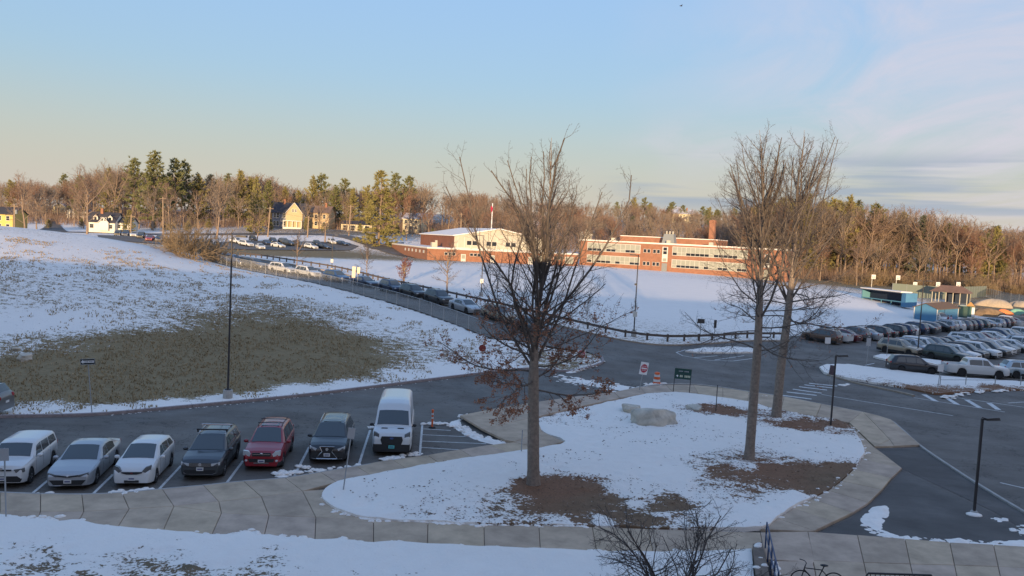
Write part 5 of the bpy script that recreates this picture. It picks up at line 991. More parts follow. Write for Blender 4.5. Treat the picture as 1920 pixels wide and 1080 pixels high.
sign('dark green direction sign on two posts beside the curved pavement', (1277, 740), (1280, 690), 1.25, .85, SGN, -6, (0, .03), posts=(-.6, .6), art=a_green, post=DKM)
sign('blank grey sign back on a tilted post at the tip of the snowy island', (642, 931), (655, 802), .30, .46, SG, 10, (0, .10))
sign('thin grey post with its sign out of view at the corner of the lawn', (11, 983), (-4, 840), .3, .45, SG, 10, (0, -.03))
sign('short bare stake standing on the pavement beside the oak trunk', (977, 858), (978, 806), .06, .1, SG)
sign('slim dark stake standing in the snow near the two boulders', (1342, 776), (1345, 722), .05, .1, DKM, post=DKM)
SGSUN = M('sign_back_sunlit', (.62, .55, .40), .5)  # warm sunlight on the sign backs is put into their base colour
for k, (px_, lb) in enumerate(((661, 'taller sign back, coloured as sunlit, of the pair behind the fence'), (669, 'shorter sign back, coloured as sunlit, of the pair behind the fence'))): sign(lb, (px_, 547), (px_+3, 504+k*1.5), .46, 1.45 if k == 0 else .8, SGSUN, (-6, 8)[k], (0, .03), up=.3)
sign('white notice on a short post beside the red car at the lot edge', (1551, 656), (1556, 633), .7, .72, SW, 10)
sign('grey sign back on a tall post at the end of the snowy lot island', (1624, 690), (1629, 634), .42, .8, SG, 0, (0, .02))
sign('sign seen edge-on, leaning over the little snowy island', (1663, 672), (1680, 628), .75, .75, SR, 70, (.0, .12))
sign('dark sign back leaning on its post by the crosswalk', (1555, 722), (1564, 685), .5, .82, M('sign_brown', (.10, .075, .09), .6), 8, (0, .12))
sign('white sign on a post at the low cable fence', (1757, 738), (1767, 683), .48, .62, SW, 0, (0, .06))
sign('small dark sign on a post behind the guardrail', (1312, 640), (1314, 598), .8, .5, DKM, 0, post=DKM); sign('narrow dark sign on a post behind the guardrail near the oak', (1339, 640), (1342, 600), .3, .9, DKM, 0, post=DKM)
# orange drum and delineator
b = G(1231, 722); r_ = thing('traffic_drum', 'orange and white striped traffic drum sitting in slush', 'traffic drum', (b.x, b.y, b.z+AZ)); pr = [(.30, .0), (.29, .22), (.27, .24), (.27, .42), (.25, .44), (.25, .62), (.23, .64), (.23, .80), (.21, .82), (.2, .96), (.1, 1.0)]
for i in range(0, 10, 2): m = MB(); m.lathe([pr[i], pr[i+1]] + ([pr[10]] if i == 8 else []), 18); m.obj('stripe', (ORG, SW, ORG, SW, ORG)[i//2], r_)
m = MB(); m.lathe([(.42, -.03), (.42, .04), (.30, .06)], 14); m.obj('base_ring', RUB, r_)
b = G(810, 804); r_ = thing('delineator_post', 'slim orange delineator post on a black rubber base', 'traffic post', (b.x, b.y, b.z+AZ)); m = MB(); m.lathe([(.22, 0), (.2, .05), (.1, .08)], 8); m.obj('base', RUB, r_); m = MB(); m.lathe([(.06, .07), (.05, .95), (.07, .97), (.07, 1.08), (.03, 1.1)], 10); m.obj('post', ORG, r_)
for z in (.55, .78): m = MB(); m.lathe([(.06, z), (.059, z+.1)], 10); m.obj('reflective_band', SW, r_)
# utility poles and wires
UP = []
for k, (bp, tp, Y, lb) in enumerate([((27, 432), (27, 383), 176, 'utility pole with a transformer by the yellow house'), ((244, 446), (246.5, 402), 178, 'stubby utility pole beside the evergreen at the crest'), ((306, 440), (305.5, 369), 196, 'tall sunlit utility pole in front of the big pines'), ((502, 441), (507, 388), 200, 'utility pole with a crossarm beside the large gabled house'), ((576, 450), (579, 405), 196, 'plain utility pole in front of the large gabled house'), ((654, 440), (658, 384), 204, 'leaning tall utility pole beside the cream garage'), ((762, 450), (763, 417), 205, 'short thick utility pole by the gymnasium corner'), ((864, 440), (865, 399), 225, 'utility pole rising behind the gymnasium roof')]):
    b = AT(bp[0], bp[1], Y); t = AT(tp[0], tp[1], Y); gz = Z(b.x, b.y); r_ = thing('utility_pole', lb, 'utility pole', (b.x, b.y, min(gz, b.z)), 0, 'utility poles along the street'); h = t.z-min(gz, b.z)
    m = MB(); m.tube([(0, 0, -.3), (t.x-b.x, 0, h)], [.26, .2], 8); m.obj('shaft', WOODP, r_); m = MB(); m.box((t.x-b.x, 0, h-.6), (2.4, .12, .14)); m.obj('crossarm', WOODP, r_)
    if k == 0: m = MB(); m.lathe([(.35, h-3), (.35, h-1.7)], 10, 'z', (.5, 0, 0)); m.obj('transformer', METG, r_)
    UP.append(Vector((t.x, t.y, t.z-.6)))
for i, (a, b) in enumerate(zip(UP, UP[1:])):
    m = MB(); P = [a.lerp(b, q/10)-Vector((0, 0, (b-a).length*.03*4*(q/10)*(1-q/10))) for q in range(11)]; m.tube(P, .035, 4)
    nm_ = ['transformer pole to the stubby pole', 'stubby pole to the tall sunlit pole', 'tall sunlit pole to the crossarm pole', 'crossarm pole to the plain pole', 'plain pole to the leaning pole', 'leaning pole to the short thick pole', 'short thick pole to the pole behind the gymnasium'][i]; m.obj('power_line', DKM, None, label='black power line sagging from the '+nm_, cat='power line', group='power lines along the street')
b = AT(921, 436, 185); t = AT(922, 383, 185); r_ = thing('flagpole', 'pale flagpole with a furled flag behind the gymnasium', 'flagpole', (b.x, b.y, 3.8)); h = t.z-3.8; m = MB(); m.tube([(0, 0, 0), (0, 0, h)], [.22, .14], 8); m.obj('pole', SW, r_); m = MB(); m.lathe([(.1, h-2.6), (.32, h-2.3), (.38, h-1.2), (.16, h-.5)], 8, 'z', (-.2, 0, 0)); m.obj('furled_flag', SR, r_); m = MB(); m.ell((0, 0, h+.15), (.2, .2, .2), 8, 6); m.obj('finial', SW, r_)
# chain-link fence on the crest of the mound
CHAIN = bpy.data.materials.new('chain_link'); CHAIN.use_nodes = True; t_ = CHAIN.node_tree; b_ = t_.nodes['Principled BSDF']; b_.inputs['Base Color'].default_value = (.30, .30, .29, 1); b_.inputs['Roughness'].default_value = .6
_c = t_.nodes.new('ShaderNodeTexCoord'); _m = t_.nodes.new('ShaderNodeMapping'); _m.inputs['Rotation'].default_value = (0, 0, R(45)); _w = t_.nodes.new('ShaderNodeTexBrick'); _w.offset = 0; _w.inputs['Scale'].default_value = 12.; _w.inputs['Mortar Size'].default_value = .055; _w.inputs['Brick Width'].default_value = .7; _w.inputs['Row Height'].default_value = .7
_w.inputs['Color1'].default_value = (0, 0, 0, 1); _w.inputs['Color2'].default_value = (0, 0, 0, 1); _w.inputs['Mortar'].default_value = (1, 1, 1, 1); t_.links.new(_c.outputs['UV'], _m.inputs[0]); t_.links.new(_m.outputs[0], _w.inputs['Vector']); t_.links.new(_w.outputs['Color'], b_.inputs['Alpha'])
def chain_fence(pl, h, label, step=2.9, post=GALV, world=False, dz=0., r=.04):
    P = [Vector(p) for p in (pl if world else PX(pl))]; ds = [0.]
    for a, b in zip(P, P[1:]): ds.append(ds[-1]+(b-a).length)
    n_ = max(1, round(ds[-1]/step)); Q = []
    for i in range(n_+1): s = ds[-1]*i/n_; Q.append((float(np.interp(s, ds, [p.x for p in P])), float(np.interp(s, ds, [p.y for p in P]))))
    r_ = thing('chain_link_fence', label, 'fence', (Q[0][0], Q[0][1], Z(*Q[0]))); o = Vector(r_.location); W_ = [Vector((x, y, Z(x, y)+dz))-o for x, y in Q]
    for p in W_: m = MB(); m.tube([p-Vector((0, 0, .1)), p+Vector((0, 0, h+.04))], r, 6); m.obj('post', post, r_)
    m = MB(); m.tube([p+Vector((0, 0, h)) for p in W_], r*.7, 5); m.obj('top_rail', post, r_)
    for i in range(n_):
        a, b = W_[i], W_[i+1]; me = bpy.data.meshes.new('mesh_panel'); me.from_pydata([a+Vector((0, 0, .05)), b+Vector((0, 0, .05)), b+Vector((0, 0, h-.02)), a+Vector((0, 0, h-.02))], [], [(0, 1, 2, 3)]); uv = me.uv_layers.new(); L = (b-a).length
        for li, q in enumerate(((0, 0), (L, 0), (L, h), (0, h))): uv.data[li].uv = q
        me.materials.append(CHAIN); link('mesh_panel', me, r_)
    return r_
chain_fence(FENCE_PX, 1.45, 'long grey chain-link fence along the crest of the mound', 2.6)
# timber guardrail on the far side of the school road
def guardrail(pl, label, step=2.4, h=.72):
    P = spline([Vector((*p, 0)) for p in PX(pl)], 6); ds = [0.]
    for a, b in zip(P, P[1:]): ds.append(ds[-1]+(b-a).length)
    n_ = round(ds[-1]/step); Q = [(float(np.interp(ds[-1]*i/n_, ds, [p.x for p in P])), float(np.interp(ds[-1]*i/n_, ds, [p.y for p in P]))) for i in range(n_+1)]
    r_ = thing('guardrail', label, 'guardrail', (Q[0][0], Q[0][1], Z(*Q[0]))); o = Vector(r_.location)
    for i in range(n_+1):
        x, y = Q[i]; m = MB(); m.box((x-o.x, y-o.y, Z(x, y)-o.z+.36), (.2, .2, .86)); m.obj('post', TIMB, r_)
        if i < n_:
            a = Vector((x, y, Z(x, y)+h-.12))-o; b = Vector((*Q[i+1], Z(*Q[i+1])+h-.12))-o; d = (b-a).normalized(); nn = Vector((d.y, -d.x, 0))*.14; m = MB(); q = []
            for p in (a+d*.01, b-d*.01):
                for s, zz_ in ((.6, -.13), (1.3, -.13), (1.3, .13), (.6, .13)): q.append(p+nn*s+Vector((0, 0, zz_)))
            m.add(q, [(0, 1, 2, 3), (7, 6, 5, 4), (0, 4, 5, 1), (1, 5, 6, 2), (2, 6, 7, 3), (3, 7, 4, 0)]); m.obj('rail', TIMB, r_)
guardrail([(450, 479), (530, 490), (640, 508), (740, 533), (870, 562), (1000, 592), (1100, 616), (1180, 633), (1250, 640), (1330, 638), (1400, 634), (1475, 634)], 'dark timber guardrail between the school road and the snow field')
# low cable fence on the lot island
P = PX([(1762, 727), (1810, 727), (1865, 727), (1913, 727), (1965, 728)]); r_ = thing('cable_fence', 'low post-and-cable fence along the snowy lot island', 'fence', (*P[0], Z(*P[0]))); o = Vector(r_.location); W_ = [Vector((x, y, Z(x, y)+.1))-o for x, y in P]
for p in W_: m = MB(); m.tube([p, p+Vector((0, 0, .95))], .04, 6); m.obj('post', GALV, r_)
m = MB(); m.tube([p+Vector((0, 0, .6)) for p in W_], .02, 4); m.obj('cable', DKM, r_)
# ================================================================ BOULDERS
def boulder(label, c, r, seed, snow=.0, squash=.5):
    rs = np.random.RandomState(seed); bm = bmesh.new(); bmesh.ops.create_icosphere(bm, subdivisions=5, radius=1); planes = [(Vector(rs.normal(size=3)).normalized(), rs.uniform(.55, .85)) for _ in range(11)]+[(Vector((.1, -.15, 1)).normalized(), .55)]
    for v in bm.verts:
        p = v.co.copy()
        for n_, d in planes:
            k = p.dot(n_)-d
            if k > 0: p -= n_*k*.97
        s = .05*(float(fbm([p.x+p.z], [p.y-p.z], 3., 4, seed)[0])-.5)+.02*math.sin(p.x*9+seed)*math.cos(p.y*8)+.03*math.sin(p.z*13+p.x*5); v.co = Vector((p.x*r[0]*(1+s), p.y*r[1]*(1+s), p.z*r[2]*(1+s)))
    me = bpy.data.meshes.new('boulder'); bm.to_mesh(me); bm.free(); me.materials.append(ROCKM); autosmooth(me, 28); p = G(*c); o = link('boulder', me, None, label, 'boulder', None, None, (p.x, p.y, Z(p.x, p.y)+squash*r[2]*.6)); o.rotation_euler = (0, 0, seed); return o
ROCKM = M('boulder_stone', (.66, .585, .47), .9, col2=(.33, .30, .25), nscale=1.6, bump=.8); 
boulder('large pale boulder lying in the snow under the oak', (1228, 799), (1.85, 1.3, 1.25), 3); boulder('pale boulder joined to the back of the large boulder', (1185, 778), (1.0, .9, .75), 8); boulder('low pale boulder beside the bare patch behind the large one', (1303, 774), (.85, .6, .5), 5); boulder('small brown boulder on the grassy mound above the one way sign', (46, 675), (.62, .5, .5), 6); boulder('flat dark stone just above the small boulder on the mound', (29, 655), (.4, .3, .2), 9)
# ================================================================ BALL FIELD, COURTS, SHEDS
BLUE = M('blue_paint', (.07, .21, .36), .6, noise=.1, nscale=.6); NAVY = M('navy', (.02, .035, .07), .7); TEAL = M('teal_paint', (.10, .26, .33), .6)
a, b = AT(1617, 562, 120), AT(1690, 571, 112); F = Frame((a.x, a.y, (a.z+b.z)/2-.1), math.atan2(b.y-a.y, b.x-a.x)); L = (b-a).xy.length; r_ = fr_thing('dugout', 'long blue ball-field dugout with a snow-covered roof', 'dugout', F)
wall_part(r_, 'back_wall', NAVY, 0, L, 1.8, 2., -.3, 2.3); wall_part(r_, 'side_wall', TEAL, -.25, -.01, -.1, 2., -.3, 2.35); wall_part(r_, 'side_wall', BLUE, L+.01, L+1.2, -.1, 2.6, -.3, 2.5); wall_part(r_, 'roof', M('roof_edge', (.06, .07, .09), .7), -.4, L+.2, -.5, 2.3, 2.36, 2.52); wall_part(r_, 'roof_snow', SNOW, -.35, L+.15, -.45, 2.25, 2.522, 2.72); wall_part(r_, 'bench', NAVY, .4, L-.4, 1.0, 1.5, .2, .5); wall_part(r_, 'front_rail', TEAL, 0, L, -.1, 0, .55, .75)
for k in range(5): wall_part(r_, 'post', TEAL, L*k/4-.06 if k else .0, L*k/4+.06, -.08, .04, -.3, .548)
a, b, c = AT(1756, 603, 99), AT(1733, 600, 101.5), AT(1795, 601, 104.); F = Frame((a.x, a.y, min(a.z, .05)), math.atan2(c.y-a.y, c.x-a.x)); wd = (c-a).xy.length; dp = max(3.4, (b-a).xy.length*1.1); r_ = fr_thing('shed', 'bright blue shed with a low brown gable roof beside the lot', 'shed', F); h = 2.35
wall_part(r_, 'wall', BLUE, 0, wd, 0, dp, -.3, h); m = MB(); m.add([(0, 0, h), (0, dp, h), (0, dp/2, h+.75), (wd, 0, h), (wd, dp, h), (wd, dp/2, h+.75)], [(2, 1, 0), (3, 4, 5)]); m.obj('gable', BLUE, r_)
for y0, y1 in ((-.3, dp/2), (dp+.3, dp/2)):
    m = MB(); m.add([(-.3, y0, h-.12), (wd+.3, y0, h-.12), (wd+.3, y1, h+.8), (-.3, y1, h+.8), (-.3, y0, h-.02), (wd+.3, y0, h-.02), (wd+.3, y1, h+.9), (-.3, y1, h+.9)], [(0, 1, 2, 3), (7, 6, 5, 4), (0, 4, 5, 1), (1, 5, 6, 2), (2, 6, 7, 3), (3, 7, 4, 0)]); m.obj('roof', M('shed_roof', (.16, .10, .06), .9, noise=.2), r_)
for u, v in ((0, 0), (wd, 0), (0, dp)): m = MB(); m.box((u, v, h/2-.15), (.14, .14, h+.25)); m.obj('corner_trim', WHT, r_)
m = MB(); m.box((wd*.33, -.02, h/2), (.05, .06, h)); m.obj('seam', NAVY, r_)
p = G(1804, 595); r_ = thing('portable_toilet', 'dark green portable toilet beside the blue shed', 'toilet', tuple(p), .3); m = MB(); m.box((0, 0, 1.1), (1.2, 1.2, 2.2)); m.obj('cabin', M('toilet_green', (.03, .07, .06), .6), r_); m = MB(); m.lathe([(.86, 2.2), (.7, 2.4), (.2, 2.5)], 4); m.obj('roof', M('toilet_roof', (.25, .3, .28), .6), r_); m = MB(); m.box((0, -.62, 1.1), (.85, .04, 1.9)); m.obj('door', M('toilet_door', (.05, .09, .075), .6), r_)
p = G(1818, 594); r_ = thing('kiosk', 'narrow green booth with a white door and orange-brown roof', 'booth', tuple(p), .25); m = MB(); m.box((0, 0, 1.05), (1.2, 1.1, 2.1)); m.obj('wall', M('booth_green', (.06, .13, .11), .7), r_); m = MB(); m.box((.15, -.57, 1.0), (.7, .04, 1.8)); m.obj('door', SW, r_); m = MB(); m.lathe([(1.15, 2.1), (.95, 2.2), (.12, 2.9)], 4); m.obj('roof', M('booth_roof', (.50, .28, .09), .8), r_)
# shelter with posts
a, b = AT(1746, 573, 128), AT(1812, 574, 125); F = Frame((a.x, a.y, Z(a.x, a.y)), math.atan2(b.y-a.y, b.x-a.x)); L = (b-a).xy.length; r_ = fr_thing('shelter', 'open timber shelter with a brown roof and pale posts behind the shed', 'shelter', F)
for k in range(6): wall_part(r_, 'post', SIDE, L*k/5-.08, L*k/5+.08, 0, .16, -.2, 2.4)
for k in range(2): wall_part(r_, 'rear_post', SIDE, L*k-.08, L*k+.08, 4.8, 4.96, -.2, 2.4)
wall_part(r_, 'back_wall', NAVY, L*.3, L, 4.6, 4.75, 0, 2.2)
m = MB(); m.add([(-.6, -.6, 2.4), (L+.6, -.6, 2.4), (L-1.4, 2.4, 3.9), (1.4, 2.4, 3.9), (-.6, 5.4, 2.4), (L+.6, 5.4, 2.4)], [(0, 1, 2, 3), (5, 4, 3, 2), (0, 3, 4), (1, 5, 2), (0, 4, 5, 1)]); m.obj('roof', M('shelter_roof', (.22, .13, .09), .9, noise=.25, nscale=1.), r_)
# heaps and tarpaulins
def heap(name, label, px_, r, h, mat, seed, cat, ridge=.0):
    p = G(*px_); rs = np.random.RandomState(seed); m = MB(); n_, k = 22, 9; vs = []
    for i in range(k+1):
        t = i/k
        for j in range(n_):
            a = 2*math.pi*j/n_; q = (1-t**1.6)*(1+.22*math.sin(3*a+seed)+.12*math.sin(7*a+2*seed)); vs.append((r[0]*q*math.cos(a), r[1]*q*math.sin(a), h*math.sin(t*1.5708)*(1+.16*math.sin(5*a+t*6+seed)*(1-t)+.06*math.sin(11*a+seed)*(1-t))-.1))
    m.add(vs, [(i*n_+j, i*n_+(j+1) % n_, (i+1)*n_+(j+1) % n_, (i+1)*n_+j) for i in range(k) for j in range(n_)]+[tuple(k*n_+j for j in range(n_))]); return m.obj(name, mat, None, True, label=label, cat=cat, loc=tuple(p))
DIRT = M('dirt_heap', (.24, .165, .095), .95, noise=.35, nscale=1.2, bump=.4); heap('material_heap', 'long heap of brown mulch beside the booth', (1848, 592), (3.4, 1.5), 1.7, DIRT, 1, 'heap'); heap('tarpaulin_heap', 'heap under a bright orange tarpaulin', (1879, 593), (1.9, 1.2), 1.6, M('orange_tarp', (.75, .22, .07), .6), 3, 'tarpaulin'); heap('tarpaulin_heap', 'heap under a pale green tarpaulin', (1906, 591), (1.9, 1.2), 1.45, M('green_tarp', (.20, .42, .30), .6), 4, 'tarpaulin')
heap('snow_heap', 'broad pale heap of sand and snow behind the mulch', (1866, 575), (4.2, 2.4), 1.9, M('sandy_snow', (.42, .35, .26), .9, noise=.2), 5, 'heap'); heap('snow_heap', 'pale heap at the shelter corner', (1757, 575), (2.4, 1.6), 1.2, M('sandy_snow', (.5, .4, .3)), 6, 'heap'); heap('snow_heap', 'pale heap against the chain-link fence past the tarpaulins', (1912, 575), (2.6, 1.8), 1.5, M('sandy_snow', (.5, .4, .3)), 7, 'heap')
GREENF = M('windscreen_green', (.16, .19, .16), .9)
def court_fence(pl, h, label, screen=True):
    P = PX(pl); r_ = thing('court_fence', label, 'fence', (*P[0], Z(*P[0]))); o = Vector(r_.location)
    for (x0, y0), (x1, y1) in zip(P, P[1:]):
        n_ = max(1, int(math.dist((x0, y0), (x1, y1))/3))
        for i in range(n_+1):
            x, y = x0+(x1-x0)*i/n_, y0+(y1-y0)*i/n_; m = MB(); b = Vector((x, y, Z(x, y)))-o; m.tube([b-Vector((0, 0, .1)), b+Vector((0, 0, h))], .05, 5); m.obj('post', GALV, r_)
            if i < n_:
                x2, y2 = x0+(x1-x0)*(i+1)/n_, y0+(y1-y0)*(i+1)/n_; c = Vector((x2, y2, Z(x2, y2)))-o; d = (c-b).normalized(); nn = Vector((d.y, -d.x, 0))*.02; m = MB(); q = [b+Vector((0, 0, .15)), c+Vector((0, 0, .15)), c+Vector((0, 0, h-.05)), b+Vector((0, 0, h-.05))]; m.add([v+nn for v in q]+[v-nn for v in q], [(0, 1, 2, 3), (7, 6, 5, 4)])
                if screen: m.obj('windscreen', GREENF, r_)
                else:
                    me = m.mesh('mesh_panel', CHAIN); uv = me.uv_layers.new()
                    for li, l in enumerate(me.loops): uv.data[li].uv = ((l.vertex_index % 4 in (1, 2))*3., (l.vertex_index % 4 in (2, 3))*h)
                    link('mesh_panel', me, r_)
court_fence([(1672, 556), (1725, 560), (1790, 562), (1848, 557)], 3.2, 'tall green-screened court fence in front of the woods'); court_fence([(1850, 557), (1880, 566), (1925, 574)], 2.6, 'open chain-link court fence past the heaps', False)
for px_, py_, nb in ((1638, 519, 'nearest the dugout end'), (1684, 520.5, 'above the dugout roof'), (1716, 533, 'beside the twin-headed lamp post'), (1759, 533, 'above the shelter roof'), (1797, 533, 'above the booth and the green fence')):
    Y = 165; t = AT(px_, py_, Y); gz = Z(t.x, t.y); r_ = thing('basketball_hoop', f'white basketball backboard on a pole, {nb}', 'basketball hoop', (t.x, t.y, gz), 0, 'basketball hoops at the courts'); h = t.z-gz; m = MB(); m.tube([(0, .9, 0), (0, .9, h-.3), (0, .1, h)], .09, 6); m.obj('pole', GALV, r_); m = MB(); m.box((0, 0, h), (1.2, .06, 1.25)); m.obj('backboard', SW, r_); m = MB(); m.tube([(-.3, -.05, h-.3), (.3, -.05, h-.3), (.3, -.05, h+.2), (-.3, -.05, h+.2), (-.3, -.05, h-.3)], .06, 4); m.obj('target_square', DKM, r_); m = MB(); m.tube([(.23*math.cos(a), -.3+.23*math.sin(a), h-.35) for a in np.linspace(0, 6.28, 12)], .03, 4); m.obj('hoop', ORG, r_)
# people by the shed
def person(label, px_, top, pants, hair):
    p = G(*px_); r_ = thing('person', label, 'person', tuple(p), .4)
    J = {'pel': (0, 0, .92), 'ch': (0, 0, 1.3), 'nk': (0, 0, 1.5), 'hd': (0, 0, 1.66), 'ls': (.19, 0, 1.42), 'le': (.25, 0, 1.15), 'lh': (.24, .08, .9), 'rs': (-.19, 0, 1.42), 're': (-.25, 0, 1.15), 'rh': (-.24, .08, .9), 'lk': (.1, .02, .48), 'lf': (.11, 0, .06), 'rk': (-.1, .02, .48), 'rf': (-.11, 0, .06), 'lt': (.12, -.14, .03), 'rt': (-.12, -.14, .03)}
    E_ = [('pel', 'ch'), ('ch', 'nk'), ('nk', 'hd'), ('ch', 'ls'), ('ls', 'le'), ('le', 'lh'), ('ch', 'rs'), ('rs', 're'), ('re', 'rh'), ('pel', 'lk'), ('lk', 'lf'), ('pel', 'rk'), ('rk', 'rf'), ('lf', 'lt'), ('rf', 'rt')]; ks = list(J)
    rad = dict(pel=.16, ch=.17, nk=.06, hd=.11, ls=.085, le=.065, lh=.045, rs=.085, re=.065, rh=.045, lk=.08, lf=.06, rk=.08, rf=.06, lt=.045, rt=.045); me = bpy.data.meshes.new('body'); me.from_pydata([J[k] for k in ks], [(ks.index(a), ks.index(b)) for a, b in E_], []); o = link('body', me, r_); md = o.modifiers.new('skin', 'SKIN'); o.modifiers.new('sub', 'SUBSURF').levels = 1
    for i, k in enumerate(ks): me.skin_vertices[0].data[i].radius = (rad[k], rad[k]*.8); me.skin_vertices[0].data[i].use_root = (k == 'pel')
    dg = bpy.context.evaluated_depsgraph_get(); dg.update(); nm_ = bpy.data.meshes.new_from_object(o.evaluated_get(dg)); o.modifiers.clear(); o.data = nm_
    for q in (top, pants, M('skin_tone', (.45, .28, .2), .6)): nm_.materials.append(q)
    for f in nm_.polygons:
        z = sum(nm_.vertices[i].co.z for i in f.vertices)/len(f.vertices); f.material_index = 1 if z < .86 else (0 if z < 1.5 else 2); f.use_smooth = True
    m = MB(); m.ell((0, .025, 1.71), (.115, .13, .11), 10, 6); m.obj('hair', hair, r_, True)
person('person in a dark red jacket standing by the parked cars near the shed', (1776.5, 611), M('jacket_red', (.20, .02, .05), .8), NAVY, M('hair_brown', (.10, .05, .03), .8)); person('person in a pale pink top beside the one in the red jacket', (1782, 611), M('top_pink', (.62, .45, .55), .8), NAVY, M('hair_dark', (.03, .02, .02), .8))
# ================================================================ NEAR EDGE: wall with blue railing, bicycle rack, bicycle
P = PX([(1410, 1040), (1428, 1036)]); q0, q1 = Vector(P[0]), Vector(P[1]); e0, e1 = onz(1420, 1140).xy, onz(1448, 1140).xy
m = MB(); m.add([(q0.x, q0.y, .42), (q1.x, q1.y, .42), (e1.x, e1.y, .42), (e0.x, e0.y, .42), (q0.x, q0.y, 0), (q1.x, q1.y, 0), (e1.x, e1.y, 0), (e0.x, e0.y, 0)], [(3, 2, 1, 0), (0, 1, 5, 4), (1, 2, 6, 5), (2, 3, 7, 6), (3, 0, 4, 7)]); m.obj('retaining_wall', M('brown_stone', (.20, .155, .12), .9, noise=.35, nscale=4, bump=.4), None, label='low brown stone wall with patches of snow beside the blue railing', cat='wall')
lumps('snow_clumps', [(q0.x+(e0.x-q0.x)*t+rs.uniform(0, .35), q0.y+(e0.y-q0.y)*t, .42) for t in (.0, .03, .06, .3, .45, .5, .7)]+[(q1.x+.35+(e1.x-q1.x)*t, q1.y+(e1.y-q1.y)*t, SZ) for t in (.3, .35, .4, .45, .5, .55)], .08, .2, 9, .5)
a, b = Vector((q1.x+.12, q1.y, 0)), Vector((e1.x+.12, e1.y, 0)); r_ = thing('railing', 'blue metal handrail on the low stone wall', 'railing', (a.x, a.y, .1)); d = b-a; BLR = M('rail_blue', (.025, .055, .13), .5)
for z in (1.05, .6): m = MB(); m.tube([(0, 0, z), (d.x, d.y, z)], .03, 6); m.obj('rail', BLR, r_)
for k in range(5): m = MB(); m.tube([(d.x*k/4, d.y*k/4, 0), (d.x*k/4, d.y*k/4, 1.05)], .028, 6); m.obj('post', BLR, r_)
a, b = onz(1622, 1088, .8), onz(1750, 1092, .8); r_ = thing('bicycle_rack', 'black grid bicycle rack at the edge of the pavement', 'bike rack', (a.x, a.y, SZ)); d = b-a; m = MB(); m.tube([(0, 0, 0), (0, 0, .72), (d.x*.04, d.y*.04, .86), (d.x*.96, d.y*.96, .86), (d.x, d.y, .72), (d.x, d.y, 0)], .035, 7); m.obj('frame', DKM, r_)
for k in range(1, 14): m = MB(); m.tube([(d.x*k/14, d.y*k/14, .1), (d.x*k/14, d.y*k/14, .86)], .014, 5); m.obj('bar', DKM, r_)
m = MB(); m.tube([(0, 0, .12), (d.x, d.y, .12)], .02, 5); m.obj('lower_rail', DKM, r_)
c = onz(1500, 1098, .35); r_ = thing('bicycle', 'black bicycle standing on the pavement by the rack', 'bicycle', (c.x, c.y, SZ), R(-4))
def ring(R0, r0, c, n_=28):
    m = MB(); vs = []
    for i in range(n_):
        a_ = 2*math.pi*i/n_
        for j in range(6): t = 2*math.pi*j/6; q = R0+r0*math.cos(t); vs.append((c[0]+q*math.cos(a_), c[1]+r0*math.sin(t), c[2]+q*math.sin(a_)))
    m.add(vs, [(i*6+j, i*6+(j+1) % 6, ((i+1) % n_)*6+(j+1) % 6, ((i+1) % n_)*6+j) for i in range(n_) for j in range(6)]); return m
for x in (0, 1.05): 
    w_ = ring(.33, .022, (x, 0, .355)).obj('wheel', RUB, r_, True)
    for i in range(6): m = MB(); a_ = math.pi*i/6; m.tube([(x-.32*math.cos(a_), 0, .355-.32*math.sin(a_)), (x+.32*math.cos(a_), 0, .355+.32*math.sin(a_))], .003, 3); m.obj('spoke', GALV, w_)
for p_, q_ in (((0, 0, .355), (.12, 0, .86)), ((.10, 0, .78), (.68, 0, .75)), ((.1, 0, .72), (.5, 0, .33)), ((.5, 0, .33), (.72, 0, .88)), ((.5, 0, .33), (1.05, 0, .355)), ((.68, 0, .72), (1.05, 0, .355))): m = MB(); m.tube([p_, q_], .018, 6); m.obj('frame_tube', BLK, r_)
m = MB(); m.tube([(.02, -.28, .95), (.12, -.1, .98), (.12, .1, .98), (.02, .28, .95)], .015, 6); m.obj('handlebar', BLK, r_); m = MB(); m.ell((.72, 0, .91), (.14, .07, .035), 10, 5); m.obj('saddle', BLK, r_, True)
# a bird high over the field
p = AT(1277, 11, 60); r_ = thing('bird', 'small dark bird gliding high in the sky', 'bird', tuple(p), .4); m = MB(); m.ell((0, 0, 0), (.16, .05, .05), 8, 6); m.obj('body', DKM, r_, True)
for sg in (1, -1): m = MB(); m.add([(.06, 0, .01), (-.06, 0, .01), (-.05, sg*.22, .07), (.02, sg*.3, .05)], [(0, 1, 2, 3)]); m.obj('wing', DKM, r_)
